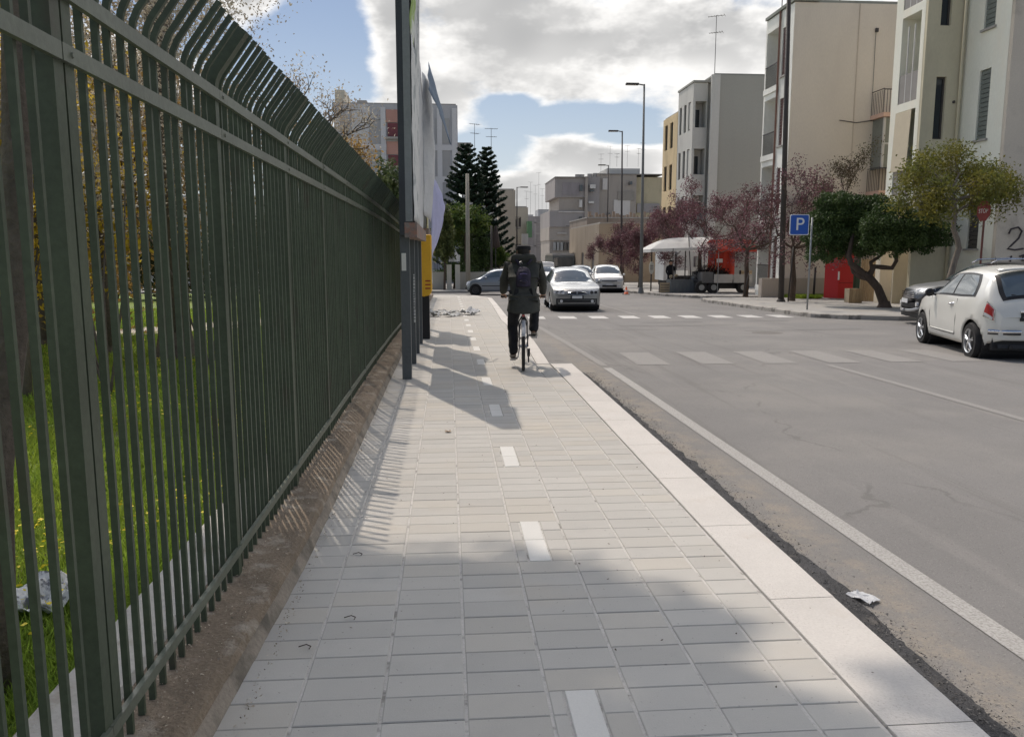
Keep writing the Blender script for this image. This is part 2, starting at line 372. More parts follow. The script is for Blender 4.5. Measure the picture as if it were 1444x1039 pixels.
# kerb stones
M_kerb = mat('limestone_kerb', (.55, .522, .488), .85, .08, 2.5, .7, 90, objv=.05, stain=(.50, .45, .40), stsc=3, st=(.55, .8), bdist=.006)
def kerb_pits(m):
    t, b = nodes_of(m); col = b.inputs['Base Color'].links[0].from_socket; geo = _n(t, 'ShaderNodeNewGeometry')
    v = _n(t, 'ShaderNodeTexVoronoi'); v.inputs['Scale'].default_value = 75; t.links.new(geo.outputs['Position'], v.inputs['Vector'])
    n = _n(t, 'ShaderNodeTexNoise'); n.inputs['Scale'].default_value = 5; n.inputs['Detail'].default_value = 5; t.links.new(geo.outputs['Position'], n.inputs['Vector'])
    f = _math(t, 'MULTIPLY', _mr(t, v.outputs['Distance'], .16, .30, 1.0, 0.0), _mr(t, n.outputs[0], .42, .62))
    col = _mix(t, _math(t, 'MULTIPLY', f, .45), col, (.30, .27, .235))
    v2 = _n(t, 'ShaderNodeTexVoronoi'); v2.inputs['Scale'].default_value = 9; t.links.new(geo.outputs['Position'], v2.inputs['Vector'])
    col = _mix(t, _mr(t, v2.outputs['Distance'], .035, .05, .8, 0.0), col, (.12, .10, .08))
    t.links.new(col, b.inputs['Base Color'])
kerb_pits(M_kerb)
kerb = MB(); kerb.box(1.46, -3, -.3, 1.76, 11.35, -.02); kerbo = tag(kerb.build('kerb', M_kerb), None, kind='structure')
y = -.6
ln = 0
while y < 39.8:
    L = 1.0 if y < 11 else .99
    L = min(L, 11.4-y) if y < 11.39 else L
    if L < .25: y = 11.405; continue
    y1 = y+L-.006; mb = MB(); b = .012; ys2 = (y, y1)
    jag = [rng.uniform(-.004, .004) for _ in range(4)]
    prof = lambda yy, j: [(kin(yy)+.004+j*.3, G(yy)-.03), (kin(yy)+.008+j*.3, G(yy)+.003), (kout(yy)-b+j*.5, G(yy)+.004), (kout(yy)+j*.5, G(yy)-.012), (kout(yy)+.004+j*.5, G(yy)-.2)]
    yy_ = [y+(y1-y)*k/6 for k in range(7)]
    n0 = len(mb.v)
    for k, yy in enumerate(yy_):
        for (X, Z) in prof(max(yy, 11.411) if y > 11.39 else min(yy, 11.399), rng.uniform(-.003, .003) if y < 11.39 else 0): mb.v.append((X, yy, Z))
    for k in range(6):
        for j in range(4): a = n0+k*5+j; mb.f.append((a, a+1, a+6, a+5))
    mb.f.append(tuple(n0+j for j in reversed(range(5)))); mb.f.append(tuple(n0+30+j for j in range(5)))
    mb.build('kerb_stone', M_kerb, kerbo); y += L
# fresh black asphalt patch against the kerb, with a ragged outer edge
M_fresh = mat('fresh_asphalt', (.062, .062, .065), .85, .45, 3, 1.0, 120, spec=.35, bdist=.012, stain=(.13, .12, .11), stsc=7, st=(.58, .78))
mb = MB(); prev = None; yy = -2.0
while yy < 11.36:
    fade = max(.25, 1-(max(yy, 6)-6)/20)
    xo = kout(yy)+.02+(.19+.05*mnoise.noise((yy*.9, 0, 0))+.035*mnoise.noise((yy*6, 3, 0))+.015*mnoise.noise((yy*30, 3, 0)))*fade+(.25 if 11.42 < yy < 12.4 else 0)*(12.4-yy)
    n = len(mb.v); mb.v += [(kout(yy)-.01, yy, G(yy)-.108), (xo-.03, yy, G(yy)-.110), (xo, yy, G(yy)-.1165)]
    if prev is not None: mb.f += [(prev, prev+1, n+1, n), (prev+1, prev+2, n+2, n+1)]
    prev = n; yy += .035 if yy < 9 else .12
tag(mb.build('asphalt_patch', M_fresh), None, kind='structure')
# aggregate crumbs along the patch edge
v = []
for k in range(9000):
    yy = 2.2+9*rng.random()**1.6; x = kout(yy)+.03+abs(rng.gauss(.13, .07)); s = rng.uniform(.002, .009)*(1+yy*.05)
    c = Vector((x, yy, G(yy)-.112+s*.4)); p = [c+Vector((rng.uniform(-s, s), rng.uniform(-s, s), rng.uniform(0, s))) for _ in range(3)]; v += [tuple(q) for q in p]
npmesh('asphalt_crumbs', v, 3, mat('crumb', (.10, .095, .09), .8, .3, island=.6, bump=0))['kind'] = 'stuff'
# road paint
M_paint = mat('worn_road_paint', (.38, .37, .35), .85, .06, 6, .3, 110, stain=(.25, .24, .225), stsc=70, st=(.40, .66), bdist=.004)
M_paint2 = mat('faded_road_paint', (.27, .26, .245), .88, .06, 6, .3, 110, stain=(.212, .204, .195), stsc=60, st=(.38, .62), bdist=.004)
M_paint3 = mat('fresh_road_paint', (.50, .49, .47), .8, .06, 6, .2, 110, stain=(.30, .29, .27), stsc=12, st=(.55, .7))
def paint(x0, y0, x1, y1, w, m, name='road_marking', z=-.116):
    L = math.hypot(x1-x0, y1-y0); n = max(2, int(L/.5)); nx, ny = -(y1-y0)/L*w/2, (x1-x0)/L*w/2; mb = MB()
    for k in range(n+1):
        X = x0+(x1-x0)*k/n; Y = y0+(y1-y0)*k/n; mb.v += [(X-nx, Y-ny, G(Y)+z), (X+nx, Y+ny, G(Y)+z)]
    for k in range(n): mb.f.append((2*k, 2*k+1, 2*k+3, 2*k+2))
    mb.f = [tuple(reversed(f)) for f in mb.f]
    return tag(mb.build(name, m), None, kind='structure')
paint(2.52, -2, 2.36, 11.75, .125, M_paint)
paint(2.36, 12.0, 2.25, 20, .125, M_paint2)
paint(5.98, 2, 5.82, 11.8, .12, M_paint2)
paint(5.9, 25, 6.4, 60, .12, M_paint2)
for k in range(8): paint(3.15+k*1.02, 12.05, 3.22+k*1.02, 13.75, .52, M_paint2, z=-.1155)
for k in range(10): paint(2.55+k*.93, 23.05, 2.62+k*.93, 24.25, .50, M_paint3)
M_seam = mat('tar_seam', (.10, .098, .092), .9, .2, 4, .3, 60)
for q in ((4.3, 20.0, 5.6, 19.9, .07), (5.5, 19.85, 7.4, 20.1, .05), (5.2, 21.2, 6.9, 21.35, .06), (3.4, 18.9, 5.0, 18.75, .035), (8.3, 21.6, 9.4, 21.5, .06), (6.9, 18.2, 9.9, 18.5, .04)): paint(*q, M_seam, 'tar_seam', -.1165)
# manhole plate in the far lane
mh = MB(); mh.lathe((7.2, 17.6, G(17.6)-.118), [(0, .004), (.30, .004), (.31, .002), (.34, .002), (.345, -.01)], 28); tag(mh.build('manhole_cover', mat('cast_iron', (.12, .11, .10), .6, .2, metal=.4)), 'round iron manhole cover sunk in the road beyond the first crossing', 'manhole')
# right-hand pavements and side streets
M_pav2 = mat('pale_pavement', (.34, .33, .31), .92, .10, .5, .3, 45, stain=(.30, .285, .255), stsc=.5, st=(.5, .7))
M_kerb2 = mat('old_kerb', (.36, .34, .31), .9, .15, 1.6, .5, 35, stain=(.16, .15, .135), stsc=2.4, st=(.45, .6))
xB = lerp_curve([(20.9, 14.5), (21.3, 12.3), (21.9, 11.4), (22.6, 10.8), (23.2, 10.62), (26, 10.75), (34, 10.9), (35.2, 11.35), (35.6, 12.0)])
strip('side_pavement', [20.9, 21.3, 21.9, 22.6, 23.2, 24, 26, 28, 30, 32, 34, 35.2, 35.6], lambda y: xB(y)+.16, lambda y: 60, 0.0, M_pav2, .15, nx=4)
xA = lerp_curve([(36.6, 14.5), (37.2, 12.4), (38, 11.9), (41, 11.1), (47, 10.3), (60, 11.5), (80, 14), (110, 18), (150, 23.5), (200, 30)])
strip('far_pavement', [36.6, 37.2, 38, 41, 44, 47, 52, 60, 70, 80, 95, 110, 130, 150, 200], lambda y: xA(y)+.16, lambda y: 80, 0.0, M_pav2, .15, nx=4)
for nm, fx, ya, yb in (('side_kerb', xB, 20.9, 35.6), ('far_kerb', xA, 36.6, 95)):
    ko = MB(); ko.box(fx(ya)+.02, ya+.0, G(ya)-.2, fx(ya)+.1, ya+.2, G(ya)-.1); par = tag(ko.build(nm, M_kerb2), None, kind='structure')
    yy = ya
    while yy < yb:
        L = rng.uniform(.8, 1.15); y2 = min(yb, yy+L); pts = []
        ext = [(yy, fx(yy)), (y2-.02, fx(y2-.02))]
        if abs(ext[1][1]-ext[0][1]) > 1.5 and False: pass
        mb = MB(); h = rng.uniform(.0, .012)
        n = Vector((-(ext[1][0]-ext[0][0]), 0, 0)); j = rng.uniform(-.015, .015)
        a0 = Vector((ext[0][1]+j, ext[0][0], 0)); a1 = Vector((ext[1][1]+j, ext[1][0], 0)); d = (a1-a0).normalized(); q = Vector((d.y, -d.x, 0))*.17
        za, zb = G(a0.y)+.004+h, G(a1.y)+.004+h; B = .02
        V = [a0, a1, a1+q, a0+q]; Z = [za, zb, zb, za]
        vs1 = [(p.x, p.y, z-.17) for p, z in zip(V, Z)]; qb = q.normalized()*B
        vs2 = [(p.x, p.y, z-B) for p, z in zip(V, Z)]; vs3 = [((p+(qb if i in (0, 1) else Vector((0, 0, 0)))).x, (p+(qb if i in (0, 1) else Vector((0, 0, 0)))).y, z) for i, (p, z) in enumerate(zip(V, Z))]
        mb.v = vs1+vs2+vs3
        for Lr in (0, 4):
            for k in range(4): mb.f.append((Lr+k, Lr+(k+1) % 4, Lr+4+(k+1) % 4, Lr+4+k))
        mb.f.append((8, 9, 10, 11)); mb.build('kerb_stone', M_kerb2, par, wn=True); yy = y2
# far left block beyond the side street
xL = lerp_curve([(47.2, 1.2), (48.5, 2.4), (60, 3.3), (85, 5.6), (110, 9.6), (150, 15.5), (200, 23)])
strip('left_pavement', [47.2, 48.5, 52, 56, 60, 70, 85, 110, 150, 200], lambda y: -70, xL, 0.0, M_pav2, .15, nx=4)
# park ground
M_soil = mat('park_soil', (.16, .22, .04), .95, .3, .8, .5, 30, stain=(.09, .08, .05), stsc=2, st=(.5, .7))
strip('park_ground', YS[:33], lambda y: -75, lambda y: -1.2, -.03, M_soil, nx=4)
M_gravel = mat('park_path', (.50, .45, .37), .95, .1, 3, .3, 50)
mb = MB(); P0 = [(-22, 12.6), (-12, 14.6), (-7.9, 16.6), (-5.5, 19.5), (-3.5, 24), (-2.6, 32)]
for i, (x, y) in enumerate(P0):
    a = Vector(P0[max(i-1, 0)]); c = Vector(P0[min(i+1, len(P0)-1)]); d = (c-a).normalized(); q = Vector((-d.y, d.x))*1.0
    mb.v += [(x-q.x, y-q.y, G(y-q.y)+.002), (x+q.x, y+q.y, G(y+q.y)+.002)]
    if i: k = 2*i; mb.f.append((k-2, k, k+1, k-1))
mb.f = [tuple(reversed(f)) for f in mb.f]
tag(mb.build('path', M_gravel), None, kind='structure')
# ------------------------------------------------------------------ low wall under the fence
M_wall = mat('mossy_concrete', (.205, .160, .115), .95, .3, 3, .9, 70, stain=(.33, .29, .235), stsc=7, st=(.5, .68), bdist=.012)
M_wallside = mat('old_render', (.25, .215, .175), .95, .22, 2.5, .6, 50, stain=(.12, .105, .085), stsc=4, st=(.45, .65), bdist=.012)
M_walltop = mat('pale_concrete', (.44, .42, .38), .9, .12, 3, .4, 60, stain=(.30, .27, .22), stsc=4, st=(.5, .7))
ys = [-2+i*.06 for i in range(240)]+[12.4+i*.4 for i in range(70)]
def wall_strip(prof, m, name, parent=None, jag=1.0):
    mb = MB(); n = len(prof)
    for y in ys:
        for k, (x, z, j) in enumerate(prof):
            q = mnoise.noise((y*2.3, k*3.1, x*5))*.6+mnoise.noise((y*11, k*5.1, 7))*.5
            mb.v.append((x+q*j*jag-(.055*max(0, min(1, (4.0-y)/1.6)) if x > .25 else 0), y, G(y)+z+mnoise.noise((y*3, k*1.7, 9))*j*.6))
    for i in range(len(ys)-1):
        for k in range(n-1): a = i*n+k; mb.f.append((a, a+n, a+n+1, a+1))
    mb.f = [tuple(reversed(f)) for f in mb.f]
    return mb.build(name, m, parent)
WH = .105
lw = thing('low_wall', 'long low brown weathered concrete wall carrying the green fence beside the paving', 'wall', (-1.1, 0, 0))
def wpart(prof, m, name): o = wall_strip([(x+1.1, z, j) for x, z, j in prof], m, name, lw); return o
wpart([(-1.34, -.25, 0), (-1.34, WH+.02, .01), (-1.12, WH+.022, .004), (-1.10, WH+.001, .003)], M_walltop, 'inner_coping')
wpart([(-1.105, WH, .001), (-.98, WH, .005), (-.88, WH-.002, .007), (-.81, WH-.006, .010), (-.782, WH-.018, .012), (-.768, WH-.045, .008)], M_wall, 'wall_top')
wpart([(-.83, WH-.03, 0), (-.790, WH-.028, .004), (-.766, WH-.06, .008), (-.758, .03, .006), (-.742, .004, .006), (-.735, -.03, 0)], M_wallside, 'wall_face')
# loose grit and dry leaves along the wall foot and top
v = []; rr = random.Random(5)
for k in range(7000):
    y = 1.8+12*rr.random()**1.7; top = rr.random() < .78
    x = (rr.uniform(-1.06, -.80)-.05*max(0, min(1, (4-y)/1.6))) if top else -.735+abs(rr.gauss(0, .02)); z = (WH+.004 if top else .002)+G(y); s = rr.uniform(.002, .009)
    c = Vector((x, y, z)); v += [tuple(c+Vector((rr.uniform(-s, s), rr.uniform(-s, s), rr.uniform(0, s)))) for _ in range(3)]
npmesh('grit', v, 3, mat('grit', (.36, .31, .24), .9, .3, island=.6, bump=0))['kind'] = 'stuff'
# ------------------------------------------------------------------ green fence
M_fence = mat('green_fence_paint', (.052, .068, .043), .5, .25, 3, .12, 40, spec=.45, stain=(.05, .045, .032), stsc=2.2, st=(.55, .75))
M_rail = mat('green_rail_paint', (.108, .122, .094), .42, .2, 3, .12, 40, spec=.5, stain=(.10, .085, .06), stsc=5, st=(.62, .8))
FX = -1.0
def bar_mesh(w, z0, bend=True, wy=None):
    mb = MB(); h = w/2; hy = (wy or w)/2
    prof = [(0, z0), (0, 2.20), (.0, 2.27), (.008, 2.31), (.024, 2.345), (.046, 2.375), (.148, 2.515)] if bend else [(0, z0), (0, 2.3)]
    # centre line in x,z with square section; local x measured from fence plane
    for i, (x, z) in enumerate(prof):
        a = Vector(prof[max(i-1, 0)]); b = Vector(prof[min(i+1, len(prof)-1)]); d = (b-a).normalized(); n = Vector((d.y, -d.x))
        for sx, sy in ((-1, -1), (1, -1), (1, 1), (-1, 1)): mb.v.append((x+n.x*h*sx, hy*sy, z+n.y*h*sx))
    for i in range(len(prof)-1):
        for k in range(4): mb.f.append((i*4+k, i*4+(k+1) % 4, i*4+4+(k+1) % 4, i*4+4+k))
    e = (len(prof)-1)*4; mb.f += [(3, 2, 1, 0), (e, e+1, e+2, e+3)]
    return mb
bar_me = bar_mesh(.020, .085, wy=.015).build('bar', M_fence); post_me = bar_mesh(.052, .07).build('post', M_fence)
PN = 1.44
rr = random.Random(11); nbars = 0; first = True
plabels = []
for k in range(-1, 25):
    y0 = 2.20+PN*k; g0 = G(y0+PN/2)
    if k == -1: lb = 'nearest section of the green barred fence, cut by the left edge of the picture'
    elif k < 3: lb = ['green fence section just past the wide near post, grass seen through its bars', 'second green fence section, its bars starting to close up', 'third green fence section with its bars bent outwards at the top'][k]
    elif k < 8: lb = ['fourth green fence section from the wide near post, bars closed up', 'fifth green fence section from the wide near post', 'sixth green fence section, last one before the first billboard post', 'green fence section reaching behind the first billboard post', 'green fence section hidden behind the nearest tall billboard'][k-3]
    else: lb = 'green metal fence section in the closed-up run behind the billboards'
    f = thing('fence_section', lb, 'fence', (FX, y0, g0), 0, 'bent-top green fence sections')
    sl = -.018 if y0 > 15 else (G(y0+PN)-G(y0))/PN
    nb = 14
    for i in range(nb):
        y = (i+1)*PN/(nb+1)
        if nbars == 0: b = bar_me
        else: b = bar_me.copy(); COL.objects.link(b)
        b.parent = f; b.location = (rr.uniform(-.002, .002), y+rr.uniform(-.004, .004), G(y0+y)-g0); b.rotation_euler = (rr.uniform(-.003, .003), rr.uniform(-.002, .002), 0); nbars += 1
    for dy in ((.0, .062) if k == 0 else (.0,)):
        if k == -1: p = post_me
        else: p = post_me.copy(); COL.objects.link(p)
        p.parent = f; p.location = (-.004, dy, G(y0)-g0)
    for (z, hh, x) in ((2.245, .022, .022), (2.085, .022, .022), (.225, .018, .020)):
        mb = MB(); ya, yb = -.0+.002, PN-.002; za, zb = G(y0)-g0+z, G(y0+PN)-g0+z; j = rr.uniform(-.002, .002)
        n = len(mb.v)
        for (yy, zz) in ((ya, za), (yb, zb)):
            mb.v += [(x-.006+j, yy, zz-hh), (x+.012+j, yy, zz-hh), (x+.012+j, yy, zz+hh), (x-.006+j, yy, zz+hh)]
        mb.f += [(0, 1, 5, 4), (1, 2, 6, 5), (2, 3, 7, 6), (3, 0, 4, 7), (3, 2, 1, 0), (4, 5, 6, 7)]; mb.build('rail', M_rail, f)
        if z > 1:
            bo = MB(); bo.lathe((x+.011+j, .05, za), [(.0, .006), (.007, .006), (.009, 0)], 8, 'x'); bo.build('rail_bolt', M_rail, f)
# ------------------------------------------------------------------ billboards
M_steel = mat('painted_steel', (.085, .095, .10), .5, .12, 1.5, .05, 30, spec=.4, stain=(.12, .12, .115), stsc=1.5, st=(.5, .75))
M_steel_d = mat('dark_painted_steel', (.035, .04, .045), .5, .12, 1.5, .05, 30)
M_frame = mat('grey_board_frame', (.20, .215, .215), .6, .1, 2, .1, 30, stain=(.24, .19, .15), stsc=3, st=(.62, .75))
M_paper = mat('weathered_poster', (.62, .63, .62), .85, .08, 2, .3, 25, stain=(.30, .33, .34), stsc=3.2, st=(.5, .62), trans=.05)
M_green = mat('green_poster', (.30, .42, .13), .8, .15, 2, .3, 25, stain=(.62, .64, .6), stsc=2.0, st=(.48, .56))
M_torn = mat('torn_sheet', (.60, .61, .62), .85, .08, 2.5, .25, 18, stain=(.45, .47, .5), stsc=2, st=(.5, .7), trans=.15)
M_blueg = mat('bluish_backing', (.20, .25, .32), .8, .1, 3, .2, 20, trans=.1)
M_lav = mat('lavender_sheet', (.55, .56, .78), .85, .05, 2, .2, 15, trans=.2)
def post(parent, y, x, z1, w=.115, d=.15, name='post', m=None):
    mb = MB(); mb.box(x-w/2, y-d/2, G(y)-.05, x+w/2, y+d/2, z1); return mb.build(name, m or M_steel, parent, rel=parent.location)
def board(label, ya, yb, zb, zt, x0, x1, posts, group):
    loc = (-.5, ya, G(ya)); t = thing('billboard', label, 'billboard', loc, 0, group)
    for p in posts: post(t, p, -.535, zb+.0)
    dz = G((ya+yb)/2); b = MB(); b.box(x0, ya, zb+dz, x0+.075, yb, zt+dz); b.build('board_back', M_steel_d, t, rel=loc)
    fr = MB()
    for q in ((ya, ya+.07), (yb-.07, yb)): fr.box(x0+.075, q[0]-.004, zb+dz+.16, x1-.03, q[1], zt+dz)
    fr.box(x0+.075, ya, zt+dz-.07, x1-.03, yb, zt+dz+.01)
    fo = fr.build('board_frame', M_frame, t, rel=loc)
    lo = MB(); lo.box(x0+.06, ya-.006, zb+dz-.03, x1+.02, yb+.006, zb+dz+.15); lo.build('lower_rail', mat('rusty_rail', (.20, .175, .16), .7, .25, 5, .3, 40, stain=(.28, .15, .11), stsc=6, st=(.45, .6)), t, rel=loc)
    return t, loc, dz
tA, locA, dA = board('nearest tall grey billboard with torn white and green posters beside the fence', 9.95, 12.0, 1.80, 5.3, -.585, -.395, (10.15, 11.62), 'tall billboards in a row beside the fence')
def sheet(name, m, t, loc, fn, nu=14, nv=24): 
    mb = MB(); mb.grid(fn, nu, nv); o = mb.build(name, m, t, smooth=True, rel=loc)
    md = o.modifiers.new('thick', 'SOLIDIFY'); md.thickness = .004; return o
nz = lambda a, b, c=0: mnoise.noise((a, b, c))
sheet('poster', M_green, tA, locA, lambda u, v: (-.417+.03*nz(u*3, v*5)+.05*v*u, 9.99+1.0*u, 1.95+dA+2.2*1+1.2*v))
sheet('poster', M_paper, tA, locA, lambda u, v: (-.41+.018*nz(u*4, v*7, 3)+.012*u, 9.99+1.0*u, 1.97+dA+2.17*v))
sheet('poster', M_paper, tA, locA, lambda u, v: (-.405+.02*nz(u*4, v*5, 8)+.05*u*(v**2), 11.02+.95*u, 1.97+dA+3.25*v))
tB, locB, dB = board('second billboard, its grey poster peeled off and hanging over the footpath', 12.75, 14.9, 1.85, 4.6, -.62, -.42, (12.95, 14.5), 'tall billboards in a row beside the fence')
sheet('poster', M_torn, tB, locB, lambda u, v: (-.44+.05*u*math.sin(v*3)+.02*nz(u*4, v*6, 1), 12.8+1.5*u, 1.9+dB+2.9*v))
sheet('hanging_sheet', M_torn, tB, locB, lambda u, v: (-.40+.30*math.sin(min(1, u*1.1)*1.57)*(.35+.65*math.sin(max(0, v)*2.6+.25))*.62+.02*nz(u*3, v*7, 2), 14.0+.5*u, 2.25+dB+2.35*v-.10*u))
sheet('torn_flap', M_blueg, tB, locB, lambda u, v: (-.30+.36*v+.03*nz(u*3, v*4), 13.9+.5*u*(1-v*.7), 4.30+dB-.62*v**1.2-.25*v+.55*u*(1-v)), 8, 14)
tC, locC, dC = board('third billboard behind the grey ones, with a yellowish board and a lavender sheet hanging low', 16.2, 18.2, 2.0, 4.2, -.60, -.40, (16.4, 18.0), 'tall billboards in a row beside the fence')
sheet('poster', mat('yellowish_board', (.45, .42, .22), .8, .15, 2, .2, 20, stain=(.55, .54, .48), stsc=2.5, st=(.45, .6)), tC, locC, lambda u, v: (-.42+.03*nz(u*4, v*6, 4), 16.25+1.9*u, 2.15+dC+2.0*v))
sheet('hanging_sheet', M_lav, tC, locC, lambda u, v: (-.38+(.05+.26*u)*math.sin(3.1*(1-v)**.75)*1.0+.03*nz(u*5, v*9, 5), 16.9+.35*u, 1.55+dC+1.75*v+.1*nz(u*6, 1)), 12, 26)
# yellow and black cabinet
yc = 15.35
cb = thing('street_cabinet', 'slim yellow cabinet with rounded base on a black pedestal behind the billboard posts', 'cabinet', (-.47, yc, G(yc)))
mb = MB(); mb.box(-.10, .06, 0, .10, .42, .92); mb.build('pedestal', mat('black_plastic', (.012, .012, .014), .45, .1), cb)
poly = [(-.14+.28*0, .96)]; poly = [(-.155, .98), (-.15, .90), (-.11, .84), (0, .815), (.11, .84), (.15, .90), (.155, .98), (.155, 1.98), (-.155, 1.98)]
mb = MB(); mb.prism(poly, (0, -.02, 0), (1, 0, 0), (0, 0, 1), (0, .5, 0)); bd = mb.build('body', mat('yellow_plastic', (.72, .40, .02), .45, .08, 2, .05, 30, spec=.5), cb, wn=True)
bv = bd.modifiers.new('bevel', 'BEVEL'); bv.width = .02; bv.segments = 2; bv.limit_method = 'ANGLE'
mb = MB(); mb.box(.157, .05, 1.05, .161, .42, 1.7); mb.build('side_plate', M_paper, cb)
mb = MB()
for i in range(3): mb.box(.03+.001*i, -.024, .96+.07*i, .13, -.021, .985+.07*i)
mb.build('stripe', mat('dark_red', (.30, .03, .02), .5), cb)
# white notice and scribbled lettering on the posts
mb = MB(); mb.box(-.575, 10.06, 1.36, -.52, 10.073, 1.575); tag(mb.build('notice', mat('notice_paper', (.60, .60, .56), .8, .08)), 'small blank white notice stuck on the nearest billboard post', 'notice')
mb = MB(); zz = 1.30+G(11.6)
for i in range(16):
    hh = rr.uniform(.02, .045); zz -= .012+hh
    mb.box(-.500, 11.535, zz, -.500+rr.uniform(.014, .024), 11.544, zz+hh)
tag(mb.build('sticker_strip', mat('sticker_white', (.5, .5, .5), .7)), 'narrow strip of white vertical lettering on the second billboard post', 'sticker')
# ------------------------------------------------------------------ litter and scraps
M_news = mat('newspaper', (.55, .55, .53), .9, .06, 4, .1, 30, stain=(.16, .16, .17), stsc=16, st=(.52, .6))
def scrap(name, label, cat, c, w, l, h, m, seed, group=None, n=10):
    mb = MB(); ca, sa = math.cos(seed*1.3), math.sin(seed*1.3)
    def fn(u, v):
        a, b = (u-.5)*w, (v-.5)*l*(1-.25*nz(u*2, seed)); z = h*(.42+.5*nz(u*2.3, v*2.3, seed)+.35*nz(u*6, v*6, seed*2))
        return (c[0]+a*ca-b*sa, c[1]+a*sa+b*ca, c[2]+max(.004, z))
    mb.grid(fn, n, n); o = mb.build(name, m, None, rel=c); o.location = c
    md = o.modifiers.new('thick', 'SOLIDIFY'); md.thickness = .003
    return tag(o, label, cat, group)
scrap('newspaper', 'crumpled printed paper lying in the grass behind the fence', 'paper', (-1.83, 3.62, .0), .36, .34, .14, M_news, 1.1, n=12)
for i, (x, y, w, l, h, lb) in enumerate(((-.42, 22.6, .35, .5, .2, 'crumpled newspaper sheet nearest the black pedestal'), (-.12, 23.4, .40, .8, .2, 'long open newspaper sheet in the middle of the footpath litter'), (.12, 22.6, .32, .6, .14, 'flat newspaper sheet by the white marks of the cycle lane'), (.60, 23.3, .42, .7, .26, 'white crumpled paper with a shadow, apart from the litter towards the kerb'))):
    scrap('newspaper', lb, 'paper', (x, y, G(y)), w, l, h, M_news if i < 3 else M_torn, 2.3+i, 'papers scattered on the footpath')
scrap('tissue', 'crushed white tissue lying on the black asphalt strip by the kerb', 'tissue', (2.03, 3.62, -.115), .13, .09, .03, M_torn, 4.0, n=8)
scrap('crushed_cup', 'small crushed scrap on the paving in front of the first billboard', 'litter', (-.02, 7.0, 0), .05, .05, .03, mat('brown_scrap', (.35, .27, .2), .8, .3, 30), 5.0, n=6)
v = []
for k in range(60):
    x = rr.uniform(-.7, 1.4); y = rr.uniform(2.5, 9); a = rr.uniform(0, 3.1); s = rr.uniform(.004, .010); q = rr.uniform(.3, .7)
    dx, dy = math.cos(a)*s, math.sin(a)*s; v += [(x-dx, y-dy, .006), (x+dy*q, y-dx*q, .0065), (x+dx, y+dy, .009), (x-dy*q, y+dx*q, .0065)]
npmesh('leaf_crumbs', v, 4, mat('dry_leaf', (.05, .035, .022), .8, .3, bump=0))['kind'] = 'stuff'
for i, (x, y) in enumerate(((-.47, 3.35), (-.62, 3.1), (-.52, 4.1))):
    mb = MB(); mb.tube([(x, y, .008), (x+.03, y+.006, .014), (x+.05, y-.004, .01), (x+.045, y-.02, .007)], [.0022]*4, 5)
    tag(mb.build('twig', mat('twig', (.05, .035, .025), .8)), ['curled dark twig on the grey tiles by the wall', 'short curled twig nearest the wall foot', 'bent twig just before the striped fence shadow'][i], 'twig', 'bits of twig on the paving')
# ------------------------------------------------------------------ park vegetation
M_grass = mat('grass_blades', (.23, .33, .045), .7, .2, .9, 0, 0, trans=.45, island=.35, stain=(.30, .38, .05), stsc=.5, st=(.45, .65))
def grass():
    g = np.random.default_rng(4); N = 190000; y = 2.0+26*g.random(N)**1.7; x = -1.36-(g.random(N)**1.15)*(1.0+y*.62)
    px, py = np.array([p[0] for p in P0]), np.array([p[1] for p in P0])
    pathy = np.interp(x, px, py); keep = np.abs(y-pathy) > .95; x, y = x[keep], y[keep]; N = len(x)
    z = np.array([G(t) for t in y])-.035; h = (.035+.065*g.random(N))*(1+.25*np.sin(x*3)*np.sin(y*2.1)); w = .004+.0007*y
    a = g.uniform(0, 2*np.pi, N); lx, ly = g.normal(0, .5, N)*h, g.normal(0, .5, N)*h
    A = np.stack([x-np.cos(a)*w, y-np.sin(a)*w, z], 1); B = np.stack([x+np.cos(a)*w, y+np.sin(a)*w, z], 1); C = np.stack([x+lx, y+ly, z+h], 1)
    npmesh('grass', np.stack([A, B, C], 1), 3, M_grass)['kind'] = 'stuff'
    N = 9000; y = 2.6+20*g.random(N)**1.5; x = -1.4-g.random(N)*(1+y*.6); pathy = np.interp(x, px, py); k = (np.abs(y-pathy) > .8); k &= (np.sin(x*1.7+3)*np.sin(y*1.3) > -.1); x, y = x[k], y[k]
    z = np.array([G(t) for t in y])+.045+.04*g.random(len(x)); C = np.stack([x, y, z], 1); q = leaf_quads(C, .030, .9, g)
    q.reshape(-1, 4, 3)[:, :, 2] = (q.reshape(-1, 4, 3)[:, :, 2]-z[:, None])*.35+z[:, None]
    npmesh('yellow_wildflowers', q, 4, mat('yellow_petal', (.78, .62, .03), .6, .1, bump=0, trans=.3))['kind'] = 'stuff'
grass()
# ------------------------------------------------------------------ trees
M_bark = mat('bark', (.085, .062, .048), .95, .3, 6, .8, 40, stretch=(1, 1, .3), bdist=.02)
M_bark_g = mat('grey_bark', (.20, .17, .14), .95, .25, 6, .7, 40, stretch=(1, 1, .3), bdist=.015)
def foliage(name, c, c2, trans=.35, isl=.45): return mat(name, c, .6, .15, 1.5, 0, 0, trans=trans, island=isl, stain=c2, stsc=1.3, st=(.42, .62), spec=.35)
M_leaf_dark = foliage('dark_evergreen_leaf', (.045, .080, .022), (.065, .105, .028), .22)
M_leaf_olive = foliage('olive_yellow_leaf', (.13, .145, .032), (.21, .19, .035), .4)
M_leaf_mid = foliage('mid_green_leaf', (.055, .10, .022), (.13, .17, .03), .3)
M_leaf_yel = foliage('yellow_leaf', (.62, .46, .045), (.42, .30, .05), .45)
M_leaf_rust = foliage('rusty_leaf', (.30, .19, .07), (.42, .27, .07), .35)
